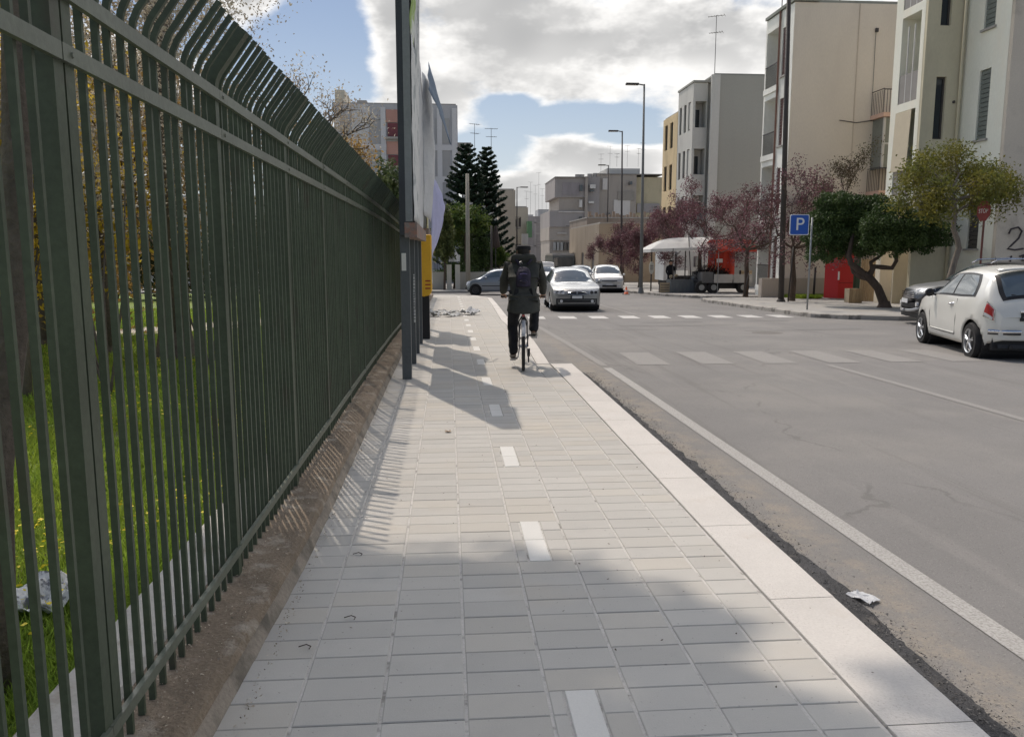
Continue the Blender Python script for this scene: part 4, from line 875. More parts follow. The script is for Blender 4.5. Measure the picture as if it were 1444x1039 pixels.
# --- cream corner block, nearest on the right
def cream_block():
    g = G(25)-.2; t = thing('apartment_building', 'nearest cream apartment block at the right edge with a stained end wall and graffiti', 'building', (17, 25, g))
    cream = stucco('cream_stucco', (.62, .585, .50), (.56, .53, .45)); yel = stucco('yellowed_stucco', (.42, .385, .285), (.34, .31, .23)); dirty = mat('stained_stucco', (.60, .54, .46), .93, .08, .5, .3, 20, stain=(.36, .32, .27), stsc=.6, st=(.48, .66), bdist=.012)
    XA = 17.0; XB = 15.65; H = 14.5
    # end wall facing the side street
    facade(t, (XA, 24.0, g), (1, 0), 12.0, H, [(4.2, 3.9, 5.4, 5.3, 'half')], dirty, name='end_wall')
    pt = MB(); pt.obox((XA+1.75, 23.985, g+3.0-.25), (1.2, 0, 0), (0, .012, 0), (0, 0, .45)); pt.build('patch', mat('grey_patch', (.30, .31, .32), .8), t, rel=t.location)
    gr = mat('graffiti_ink', (.06, .05, .055), .8, .2)
    def stroke(pts, w=.028, nm='graffiti'):
        q = MB(); q.tube([(XA+px, 23.985, g+pz) for px, pz in pts], w, 5); q.build(nm, gr, t, rel=t.location)
    gx, gz = .40, 2.12
    stroke([(gx+0, gz+.48), (gx+.06, gz+.62), (gx+.30, gz+.68), (gx+.42, gz+.56), (gx+.34, gz+.34), (gx+.10, gz+.10), (gx+0, gz+.02), (gx+.25, gz-.02), (gx+.52, gz+.02)])
    stroke([(gx+.66, gz+.78), (gx+.64, gz+.40), (gx+.62, gz+.02)]); stroke([(gx+1.05, gz+.55), (gx+.66, gz+.30), (gx+1.10, gz+.04)])
    stroke([(gx+.42, gz-.22), (gx+.62, gz-.16), (gx+.9, gz-.18), (gx+1.05, gz-.28), (gx+.8, gz-.34), (gx+.5, gz-.34), (gx+.55, gz-.2)]); stroke([(gx+.15, gz-.2), (gx+.12, gz-.38)])
    # street wall of the projecting part
    facade(t, (XA, 26.3, g), (0, -1), 2.14, H, [(.88, 2.15, 1.42, 4.7, 'shut', M_dark_fr), (.88, 5.6, 1.42, 7.75, 'shut', mat('green_grey_shutter', (.16, .18, .165), .6, .1)), (.88, 9.0, 1.42, 11.2, 'shut', mat('green_grey_shutter2', (.16, .18, .165), .6, .1))], cream, name='street_wall')
    # recessed stair wall
    facade(t, (XB, 26.3, g), (1, 0), XA-XB+.15, H, [(.45, 5.75, .80, 7.75, 'slit'), (.45, 9.35, .80, 11.6, 'slit', M_dark_fr), (.15, 2.95, .5, 3.7, 'slit')], yel, name='stair_wall', fr=M_dark_fr)
    dp = MB(); dp.tube([(XA-.12, 26.22, g+.3), (XA-.12, 26.22, g+H)], .045, 8); dp.build('downpipe', yel, t, rel=t.location, smooth=True)
    dp = MB(); dp.cyl((XB+1.1, 26.29, g+6.95), (0, 1, 0), .05, .03, 12); dp.build('vent', M_iron, t, rel=t.location)
    # bay of loggias to the street, carried above a set-back ground floor
    bz = 3.85; bay = []
    for k in range(3):
        z = .12+k*3.12; bay.append((.42, z, 1.55, z+2.85, 'hole'))
    facade(t, (XB, 28.2, g+bz), (0, -1), 1.76, H-bz, bay, cream, d=.14, name='bay_wall', gl=M_glass_l)
    for k in range(3):
        z = g+bz+.12+k*3.12; p = MB(); p.box(XB+.02, 28.2-1.55, z, XB+.09, 28.2-.42, z+.95); p.build('parapet', mat('smoked_panel', (.26, .24, .22), .4, .1), t, rel=t.location)
        for yy in (28.2-1.17, 28.2-.80): p = MB(); p.box(XB+.015, yy-.02, z, XB+.055, yy+.02, z+2.5); p.build('mullion', M_white_fr, t, rel=t.location)
    aw = MB(); z = g+bz+.12+2.83; aw.grid(lambda u, v: (XB-.02-.30*v*v*0-.06*v, 28.2-.42-.95*u, z-2.0*v), 8, 10); ao = aw.build('awning', mat('cream_awning', (.55, .48, .36), .8, .05), t, rel=t.location)
    so = ao.modifiers.new('thick', 'SOLIDIFY'); so.thickness = .02
    mb = MB(); mb.box(XB+.02, 26.46, g+bz-.25, XB+1.3, 28.18, g+bz-.002); mb.build('bay_floor', cream, t, rel=t.location)
    mb = MB(); mb.box(XB+1.1, 26.5, g, XA+11.8, 28.15, g+H-.02); mb.box(XA+.2, 24.2, g, XA+11.8, 26.49, g+H-.02); mb.build('inner_wall', yel, t, rel=t.location)
    mb = MB(); mb.box(XB-.05, 26.46, g+H+.0, XA+12, 28.3, g+H+.2); mb.build('roof_edge', M_conc, t, rel=t.location)
    # back wing, ground-floor garage wall
    facade(t, (16.55, 28.9, g), (1, 0), 1.9, 3.6, [(.15, .5, .95, 2.9, 'panel', stucco('garage_panel', (.50, .45, .37)))], stucco('garage_wall', (.50, .45, .36)), d=.06, name='garage_wall')
cream_block()
# --- pink-beige block
def pink_block():
    g = G(36)-.2; X0 = 15.3; Y0b = 36.0; t = thing('apartment_building', 'tall pinkish beige apartment block with a blank side wall and street balconies', 'building', (X0, Y0b, g))
    pink = stucco('pinkish_stucco', (.50, .455, .40), (.455, .41, .365)); light = stucco('light_pier', (.62, .58, .53)); H = 12.6-g
    H = 13.1
    ops = [(5.85, 9.0, 7.0, 11.0, 'glass', M_glass)]
    facade(t, (X0, Y0b, g), (1, 0), 14, H, ops, pink, name='side_wall')
    mb = MB(); mb.box(X0+2.95, Y0b-.02, g+3, X0+2.99, Y0b-.004, g+H); mb.build('joint', stucco('joint_col', (.40, .35, .30)), t, rel=t.location)
    br = MB(); br.obox((X0+3.72, Y0b-.10, g+11.9), (.12, 0, 0), (0, .097, 0), (0, 0, .16)); br.build('wall_bracket', M_iron, t, rel=t.location)
    cb_ = MB(); cb_.tube([(X0+2.3, Y0b-.03, g+8.1), (X0+3.1, Y0b-.04, g+8.0), (X0+3.9, Y0b-.05, g+8.12)], .018, 5); cb_.tube([(X0+3.75, Y0b-.03, g+11.9), (X0+3.78, Y0b-.03, g+8.1)], .010, 4); cb_.build('cable', M_iron, t, rel=t.location)
    # bow of enclosed verandas on the side wall
    for k in range(3):
        z = 8.3-3.35*k
        balcony(t, (X0, Y0b, g), (1, 0), 3.75, 8.5, z, 1.1, False, None, .95, stucco('rose_slab', (.50, .34, .27)))
        f = MB()
        for (a, b) in ((3.85, 3.95), (4.45, 4.52), (5.2, 5.27), (6.0, 6.07)): f.box(X0+a, Y0b-1.0, g+z-3.35+.9 if k else g+z-2.4, X0+b, Y0b-.93, g+z-.2)
        f.box(X0+3.86, Y0b-.99, g+z-1.35, X0+8.3, Y0b-.94, g+z-1.28)
        fo = f.build('veranda_frame', M_white_fr, t, rel=t.location); q = MB(); q.box(X0+3.9, Y0b-.96, g+z-2.4, X0+8.3, Y0b-.945, g+z-.2); q.box(X0+3.88, Y0b-.94, g+z-2.4, X0+3.9, Y0b-.02, g+z-.2); q.build('pane', mat('greenish_glass', (.20, .215, .19), .2, .2, 1.5, 0, 0, spec=.7), fo, rel=t.location)
    # street front, recessed balconies
    W = 3.15; ops = []
    for k in range(4):
        z = .9+k*3.1; ops += [(1.95, z, 2.4, z+2.1, 'shut', mat('maroon_shutter', (.10, .045, .04), .6, .1)), (.15, z-.25, 1.55, z+2.3, 'hole')]
    facade(t, (X0, Y0b+W, g), (0, -1), W, H, ops, light, d=.2, name='street_wall', fr=M_dark_fr)
    for k in range(4):
        z = g+.9+k*3.1-.25; r = MB(); y_a = Y0b+W-1.55; y_b = Y0b+W-.15
        for i in range(11): yy = y_a+.05+(y_b-y_a-.1)*i/10; r.box(X0-.02, yy-.01, z, X0, yy+.01, z+.95)
        r.box(X0-.03, y_a, z+.952, X0+.01, y_b, z+1.0); r.build('railing', M_iron, t, rel=t.location)
        s = MB(); s.box(X0-.06, y_a-.1, z-.28, X0-.002, y_b+.1, z-.02); s.build('balcony_edge', light, t, rel=t.location)
    dp = MB(); dp.tube([(X0-.06, Y0b+1.42, g+.3), (X0-.06, Y0b+1.42, g+H)], .05, 8); dp.build('downpipe', mat('brown_pipe', (.22, .12, .09), .6), t, rel=t.location)
    core(t, X0+1.2, Y0b+.22, X0+13.8, Y0b+W-.2, g, g+H+.02, pink, stucco('dark_coping', (.18, .19, .17)))
    mb = MB(); mb.box(X0-.08, Y0b-.08, g+H+.03, X0+1.1, Y0b+W, g+H+.16); mb.build('coping', stucco('dark_coping2', (.18, .19, .17)), t, rel=t.location)
    for k, (px, py, hh) in enumerate(((1083, 18, 0), (1098, 0, 0), (1110, -20, 0))):
        pass
    for i in range(4): aerial(X0+.6+i*.7, Y0b+2.9-i*.5, g+H+.15, 2.0+.5*(i % 2), 80+i, ('farthest', 'second farthest', 'second nearest', 'nearest')[i]+' of the thin tv aerials on the roof corner of the pinkish block', 'tv aerials on the pinkish block')
pink_block()
# low wall, lawn edge, kiosk zone in front of the pink block built later
# --- grey chamfered block
def grey_block():
    g = G(55)-.2; X0 = 18.15; Yb = 55.0; t = thing('apartment_building', 'grey green block with a blank side wall and chamfered balcony corner', 'building', (X0, Yb, g)); grey = stucco('grey_green_render', (.265, .262, .235), (.24, .238, .215)); pale = stucco('pale_grey_render', (.40, .395, .37)); H = 14.4
    facade(t, (X0, Yb, g), (1, 0), 10, H, [], grey, name='side_wall')
    pi = MB(); pi.box(X0-.35, Yb-.15, g, X0+.25, Yb-.003, g+H); pi.build('corner_pier', pale, t, rel=t.location)
    core(t, X0, Yb+.2, X0+10, Yb+7, g, g+H, grey, stucco('coping3', (.20, .20, .18)))
    # projecting balcony tower
    xa, xb = 16.8, 17.8; ops = []
    for k in range(4): ops.append((.06, .6+k*3.15+1.0, xb-xa-.06, .6+k*3.15+2.75, 'hole'))
    facade(t, (xa, Yb+.6, g), (1, 0), xb-xa, H-.4, ops, pale, d=.1, name='balcony_front', fr=M_white_fr)
    ops = []
    for k in range(4):
        for u in (.35, 1.45, 2.5): ops.append((u, 1.5+k*3.15, u+.55, 3.4+k*3.15, 'slit'))
    facade(t, (xa, Yb+.6+3.6, g), (0, -1), 3.6, H-.4, ops, pale, name='street_wall', fr=M_dark_fr)
    core(t, xa+1.1, Yb+.9, X0, Yb+4.2, g, g+H-.38, pale, stucco('coping4', (.24, .24, .22)))
    mb = MB(); mb.box(xa-.05, Yb+.5, g+H-.38, xb+.4, Yb+4.3, g+H-.25); mb.build('coping', stucco('coping5', (.24, .24, .22)), t, rel=t.location)
    aerial(X0+.2, Yb+1, g+H+.1, 4.0, 91, 'tall lone tv aerial on the edge of the grey green block', None)
    aerial(X0+6.9, Yb+2, g+H+.1, 3.2, 92, 'tv aerial by the chimney of the grey green block', None)
    ch = MB(); ch.box(X0+5.6, Yb+1.4, g+H+.14, X0+6.1, Yb+2.2, g+H+1.5); ch.box(X0+5.2, Yb+1.6, g+H+.14, X0+5.5, Yb+2.0, g+H+2.0); ch.build('chimney', pale, t, rel=t.location)
    # yellow neighbour
    g2 = G(60)-.2; t2 = thing('apartment_building', 'narrow yellow ochre block just beyond the grey green one', 'building', (17.0, 60, g2)); och = stucco('ochre_stucco', (.48, .38, .23))
    ops = []
    for k in range(4):
        for u in (.5, 2.0): ops.append((u, 1.2+k*3.1, u+.8, 3.1+k*3.1, 'slit'))
    facade(t2, (17.0, 64, g2), (0, -1), 4, 12.9, ops, och, name='street_wall', fr=M_dark_fr); facade(t2, (17.0, 60, g2), (1, 0), 3, 12.9, [], och, name='side_wall'); core(t2, 17.2, 60.2, 26, 63.9, g2, g2+12.9, och)
grey_block()
# --- generic far blocks
def block(label, x0, y0, x1, y1, ztop, c, nwx=(), nwy=0, fl=3.1, side='w', wm=None, win=(1.1, 1.4), beams=None, name='apartment_building', stain=None, bal=(), zbase=None, group=None, open0=1.0, wk='half', shm=None):
    g = G(y0)-.3 if zbase is None else zbase; H = ztop-g; t = thing(name, label, 'building', ((x0+x1)/2, y0, g), 0, group); m = wm or stucco(name+'_render', c, stain, .08)
    nf = int((H-.8)/fl); ops = []
    for k in range(nf):
        for u in nwx: ops.append((u, open0+k*fl, u+win[0], open0+k*fl+win[1], wk) + ((shm,) if shm else ()))
    facade(t, (x0, y0, g), (1, 0), x1-x0, H, ops, m, name='wall', fr=M_white_fr)
    ops = []; D = y1-y0
    if nwy:
        for k in range(nf):
            for i in range(nwy): u = D*(i+.5)/nwy-win[0]/2; ops.append((u, open0+k*fl, u+win[0], open0+k*fl+win[1], wk))
    if side == 'w': facade(t, (x0, y1, g), (0, -1), D, H, ops, m, name='street_wall'); core(t, x0+.2, y0+.2, x1, y1, g, ztop, m)
    else: facade(t, (x1, y0, g), (0, 1), D, H, ops, m, name='street_wall'); core(t, x0, y0+.2, x1-.2, y1, g, ztop, m)
    if beams:
        b = MB()
        for (a, c0, bb, c1) in beams: b.box(x0+a, y0-.10, g+c0, x0+bb, y0-.003, g+c1)
        b.build('concrete_beam', stucco('beam_render', tuple(min(.6, q*1.22) for q in c)), t, rel=t.location)
    for (u0, u1, z, d_, sol) in bal:
        if side == 'e': balcony(t, (x1, y0, g), (0, 1), u0, u1, z, d_, sol)
        else: balcony(t, (x0, y1, g), (0, -1), u0, u1, z, d_, sol)
    return t, g, H
# left grey four-storey block behind the park
x0 = at(470, 147, 77)[0]; x1 = at(645, 147, 77)[0]; zt = at(600, 148, 77)[1]
tL, gL, HL = block('long grey concrete block with red panels rising behind the fence and billboards', x0, 77, x1, 89, zt, (.33, .33, .345), (), 0, side='e', bal=((1.5, 4.5, 12.4, 1.3, True), (1.5, 4.5, 9.3, 1.3, True), (1.5, 4.5, 6.2, 1.3, True)),
    beams=[(0, HL_, 999, HL_+.0) for HL_ in ()])
def left_details():
    s = 77/1130.0; t = tL; b = MB()
    def X(px): return at(px, 200, 77)[0]
    def Z(py): return at(560, py, 77)[1]
    for py in (208, 253, 300, 345): b.box(X(470), 76.88, Z(py+4), X(545), 76.996, Z(py-4)); b.box(X(612), 76.88, Z(py+4), X(644), 76.996, Z(py-4))
    for px in (477, 541, 620, 641): b.box(X(px-3.5), 76.86, gL, X(px+3.5), 76.997, Z(152))
    b.build('concrete_beam', stucco('pale_beam', (.42, .42, .435)), t, rel=t.location)
    for (pa, pb, py) in ((545, 600, 155), (545, 600, 200), (545, 600, 245), (545, 600, 290)):
        f = MB(); f.box(X(pa), 76.90, Z(py+18), X(pb), 76.99, Z(py)); f.build('facade_panel', stucco('brick_red_panel', (.33, .19, .16)), t, rel=t.location)
        f = MB(); f.box(X(pa+2), 76.90, Z(py+38), X(pb-18), 76.99, Z(py+19)); f.build('shutter', mat('dark_red_blind', (.17, .05, .06), .6, .15), t, rel=t.location)
        f = MB(); f.box(X(pb-17), 76.90, Z(py+38), X(pb-1), 76.99, Z(py+19)); f.build('window', M_glass, t, rel=t.location)
        f = MB(); f.box(X(pa-1), 76.5, Z(py+42), X(pb+1), 76.99, Z(py+39)); f.build('balcony', M_conc, t, rel=t.location)
    dk = mat('vent_dark', (.05, .05, .05), .8)
    f = MB()
    for py in (172, 187, 218, 233, 262):
        for r in range(2):
            for c in range(3): xx = 508+c*4.4+(r % 2)*0; f.box(X(xx), 76.97, Z(py+r*7+5), X(xx+2.2), 76.985, Z(py+r*7))
    f.build('grille_block', dk, t, rel=t.location)
    f = MB(); f.box(X(497), 76.9, gL, X(521), 76.965, zt-.05); f.build('stair_panel', stucco('stair_panel', (.40, .40, .41)), t, rel=t.location)
    for (pa, pb, py) in ((482, 494, 168), (523, 540, 168), (523, 540, 214), (614, 634, 166), (614, 634, 212), (614, 634, 258), (614, 634, 304)):
        f = MB(); f.box(X(pa), 76.95, Z(py+36), X(pb), 76.992, Z(py)); f.build('facade_panel', stucco('grey_panel', (.27, .27, .275)), t, rel=t.location)
    f = MB(); f.box(X(470), 79, zt+.14, X(484), 84, Z(122)); f.build('roof_hut', stucco('cream_hut', (.42, .39, .33)), t, rel=t.location)
    f = MB(); f.box(X(503), 78, zt+.14, X(517), 79, zt+.5); f.build('roof_vent', M_conc, t, rel=t.location)
left_details()
aerial(at(668, 0, 79)[0], 79, at(600, 215, 79)[1]-.5, 3.2, 93, 'slender aerial rising left of the araucarias against the sky', None)
aerial(at(692, 0, 72)[0], 72, at(600, 215, 72)[1]-.5, 2.6, 94, 'slender aerial rising right of the araucaria tops', None)
t_ = thing('rear_house', 'plain grey house hidden behind the araucarias', 'building', (4, 74, G(74)))
core(t_, at(652, 0, 71)[0], 71, at(700, 0, 71)[0], 82, G(72)-.3, at(680, 222+40, 71)[1], stucco('rear_render', (.30, .30, .29)))
# cream block with green balcony left of the far street
xa = at(702, 0, 86)[0]; xb = at(727, 0, 86)[0]
block('cream plastered block with dark roof cornice left of the far street', xa, 86, xb, 98, at(710, 268, 86)[1], (.36, .325, .27), (), 3, side='e', bal=((2, 5, 6.0, .8, False), (2, 5, 3.1, .8, False), (7, 10, 6.0, .8, False), (7, 10, 3.1, .8, False)))
xa = at(712, 0, 100)[0]; xb = at(741, 0, 104)[0]
tt, gg, hh = block('beige block with a green awninged balcony, half hidden behind the cyclist', xa, 100, xb, 118, at(738, 295, 104)[1], (.36, .33, .28), (), 4, side='e')
gb = MB(); gb.box(xb-.2, 98.5, at(730, 335, 99)[1], xb+.35, 99.8, at(730, 312, 99)[1]); gb.build('green_awning', mat('green_canvas', (.16, .30, .17), .8, .1), tt, rel=tt.location)
gb = MB(); gb.box(at(735, 0, 100)[0], 98.4, at(730, 345, 99)[1], at(744, 0, 100)[0], 99.2, at(730, 330, 99)[1]); gb.build('white_box', M_white_fr, tt, rel=tt.location)
# far grey block with pale grid
xa = at(737, 0, 175)[0]; xb = at(786, 0, 175)[0]; zt = at(760, 306, 175)[1]; sc_ = 175/1130.0
def BB(px0, py0, px1, py1, xa, Y, g): return (at(px0, 0, Y)[0]-xa, at(0, py1, Y)[1]-g, at(px1, 0, Y)[0]-xa, at(0, py0, Y)[1]-g)
g_ = G(175)-.3
block('distant grey block with a pale concrete grid closing the street', xa, 175, xb, 190, zt, (.235, .225, .225), (), 0, beams=[BB(*q, xa, 175, g_) for q in ((755, 306, 757.5, 372), (749, 311, 786, 312.5), (757.6, 327, 786, 329), (749, 345.5, 786, 347), (737, 312, 738, 372))])
block('small pale rooftop hut on the distant grey block', at(760, 0, 180)[0], 180, at(776, 0, 180)[0], 186, at(0, 293, 180)[1], (.33, .34, .35), zbase=zt-.5, name='roof_hut')
block('low pale hut left on the distant grey block', at(742, 0, 180)[0], 180, at(753, 0, 180)[0], 186, at(0, 301, 180)[1], (.36, .37, .37), zbase=zt-.5, name='roof_hut')
# stepped brown-grey complex
def stepped():
    Y = 150; g = G(Y)-.3; X = lambda px, y=Y: at(px, 0, y)[0]; Z = lambda py, y=Y: at(0, py, y)[1]
    c = (.25, .225, .20); c2 = (.22, .205, .20)
    t = thing('apartment_building', 'stepped brown grey concrete complex with overhanging upper storeys down the street', 'building', (X(800), Y, g))
    m = stucco('brown_grey_render', c, (.20, .18, .165)); m2 = stucco('greyer_render', c2, (.185, .175, .17)); pale = stucco('pale_string', (.40, .38, .36))
    def bx(n, px0, py0, px1, py1, y0, y1, mm): b = MB(); b.box(X(px0), y0, Z(py1), X(px1), y1, Z(py0)); return b.build(n, mm, t, rel=t.location)
    bx('upper_wall', 784.5, 245, 828, 274, 150, 165, m2); bx('upper_wall', 791, 274, 828, 294, 150.4, 165, m); bx('middle_wall', 777, 294, 828, 318, 150, 165, m2); bx('lower_wall', 777, 318, 828, 338, 150.4, 165, m); bx('ground_wall', 778, 338, 828, 385, 150.8, 165, m)
    bx('stair_tower', 828, 243, 832, 385, 149.6, 165, m); bx('rear_wall', 832, 243, 850, 385, 150.3, 168, m2); bx('rear_wall', 848, 239, 905, 310, 151, 170, m); bx('ochre_wall', 903, 242, 946, 385, 151.5, 170, stucco('ochre_render', (.33, .29, .20)))
    bx('roof_hut', 866, 227, 915, 239, 154, 165, stucco('pale_hut', (.34, .34, .33)))
    bx('coping', 784, 243.6, 832, 245, 149.5, 165, stucco('dark_string', (.16, .15, .14))); bx('coping', 848, 237.6, 944, 239, 150.8, 170, stucco('dark_string', (.16, .15, .14)))
    for q in ((790, 295, 831, 296.5), (789, 327, 802, 328.2)): bx('string_course', *q, 149.8, 150.35, pale)
    bx('panel', 795, 252, 820, 271, 149.9, 150.2, stucco('dull_panel', (.19, .175, .18))); bx('panel', 878, 264, 902, 278, 150.8, 151.1, stucco('dull_panel2', (.20, .185, .165))); bx('panel', 872, 277, 896, 300, 150.85, 151.2, pale); bx('panel', 907, 282, 940, 296, 151.2, 151.6, m2); bx('panel', 855, 245, 862, 262, 150.7, 151.1, pale)
    for (px, py, w, h, wh) in ((820, 256, 4, 9, 0), (835, 255, 8, 6, 1), (835, 263, 6, 2.5, 0), (833, 280, 8, 3, 1), (820, 278, 4, 11, 1), (820, 303, 4, 6, 0), (820, 324, 4, 7, 0), (893, 250, 3, 5, 0), (862, 297, 3, 3, 0), (820, 339, 4, 10, 0), (931, 287, 2, 2, 0)):
        b = MB(); b.box(X(px), 149.45, Z(py+h), X(px+w), 150.9, Z(py)); b.build('window', M_white_fr if wh else M_glass, t, rel=t.location)
    for i in range(5): b = MB(); b.box(X(783+i*5.3), 150.2, Z(353), X(786.6+i*5.3), 150.79, Z(341)); b.build('shop_window', M_glass if i > 2 else M_glass_l, t, rel=t.location)
    bx('door', 792, 365, 801, 376, 150.3, 150.79, M_dark_fr)
    for (px, py) in ((820, 245), (826, 245), (846, 243), (838, 244)): b = MB(); b.cyl((X(px), 152, Z(py)+.3), (0, 0, 1), .5, 1.0, 10); b.build('water_tank', M_conc, t, rel=t.location)
    for i, (px, py, h) in enumerate(((851, 237, 3.5), (864, 237, 5.0), (889, 228, 4.0), (905, 228, 3.5), (911, 228, 4.5), (874, 228, 2.5))): aerial(X(px, 156), 156, Z(py, 156), h, 100+i, ('leftmost', 'second', 'fourth', 'fifth', 'rightmost', 'third')[i]+' small aerial from the left on the roof of the stepped brown complex', 'aerials on the stepped brown complex')
stepped()
for i, (px, py, h) in enumerate(((743, 300, 6), (749, 300, 8), (756, 298, 7), (761, 296, 9.5), (766, 293, 5.5), (772, 293, 6.5))): aerial(at(px, 0, 183)[0], 183, at(0, py, 183)[1]-.8, h, 110+i, LEFTR[i]+' of the faint aerials above the distant grey block', 'aerials on the distant grey block')
# low stone house and long brownish wall
xa = at(846, 0, 72)[0]; xb = at(950, 0, 72)[0]
block('low tan stone house with a pale cornice behind the purple trees', xa+.6, 74, xa+7, 92, at(0, 313, 74)[1], (.25, .21, .165), (), 3, wk='slit', name='stone_house', win=(1.3, 2.4), open0=.6)
t = thing('stone_house', 'long brownish stone building with a ragged top behind the far purple trees', 'building', (xa+10, 95, G(95)))
core(t, at(832, 0, 96)[0], 96, at(960, 0, 96)[0], 110, G(95)-.3, at(0, 305, 96)[1], stucco('brown_stone', (.20, .17, .145), (.15, .125, .105)))
mb = MB()
rr = random.Random(2)
for i in range(26): xx = at(834, 0, 96)[0]+i*.42; mb.box(xx, 96.1, at(0, 305, 96)[1]+.142, xx+rr.uniform(.15, .35), 96.5, at(0, 305, 96)[1]+rr.uniform(.3, .8))
mb.build('broken_parapet', stucco('brown_stone2', (.22, .17, .13)), t, rel=t.location)
# backdrop: roofs beyond everything, right and left, so that side views stay closed
block('plain beige block continuing the right side behind the grey green one', 27.8, 57, 45, 66, 10.5, (.36, .33, .28), (2, 6, 10), 2)
block('plain cream block farther right behind the pinkish one', 31, 40, 46, 52, 11.5, (.42, .38, .32), (2, 6, 10), 2)
block('low cream house left of the garden, behind the park hedge', -26, 60, -12, 72, 5.5, (.42, .40, .36), (2, 6, 10), 2, side='e', name='house')
# ------------------------------------------------------------------ cars
M_tyre = mat('tyre_rubber', (.02, .02, .021), .85, .15, 10, .2, 60)
M_rim = mat('alloy_rim', (.55, .56, .57), .3, .05, metal=.8, bump=0)
M_rimd = mat('dark_alloy', (.06, .06, .065), .35, .05, metal=.5, bump=0)
M_trim = mat('black_trim', (.018, .018, .02), .55, .1, bump=0)
M_chrome = mat('chrome', (.75, .75, .76), .12, .02, metal=1.0, bump=0)
M_cglass = mat('car_glass', (.10, .125, .14), .04, .25, 1.3, 0, 0, spec=1.0, coat=.6)
M_lamp = mat('lamp_glass', (.55, .56, .57), .12, .1, 8, 0, 0, spec=.9, coat=.5)
M_red = mat('tail_lamp', (.35, .02, .02), .15, .2, 12, 0, 0, spec=.8, coat=.5)
M_plate = mat('number_plate', (.62, .63, .64), .5, .05, bump=0)
def paint_mat(name, c, metal=0.0): return mat(name, c, .28, .025, 1.2, 0, 0, metal=metal, spec=.5, coat=.6)
def crv(pts):
    'smooth curve through (x, v) control points (Catmull-Rom on v)'
    xs = [p[0] for p in pts]; vs_ = [p[1] for p in pts]
    ms = []
    for i in range(len(pts)):
        if i == 0: m = (vs_[1]-vs_[0])/(xs[1]-xs[0])
        elif i == len(pts)-1: m = (vs_[-1]-vs_[-2])/(xs[-1]-xs[-2])
        else:
            a = (vs_[i]-vs_[i-1])/(xs[i]-xs[i-1]); b = (vs_[i+1]-vs_[i])/(xs[i+1]-xs[i]); m = 0 if a*b <= 0 else 2*a*b/(a+b)
        ms.append(m)
    def f(x):
        if x <= xs[0]: return vs_[0]
        if x >= xs[-1]: return vs_[-1]
        for i in range(len(xs)-1):
            if x <= xs[i+1]:
                h = xs[i+1]-xs[i]; t = (x-xs[i])/h
                return (2*t**3-3*t*t+1)*vs_[i]+(t**3-2*t*t+t)*h*ms[i]+(-2*t**3+3*t*t)*vs_[i+1]+(t**3-t*t)*h*ms[i+1]
    return f
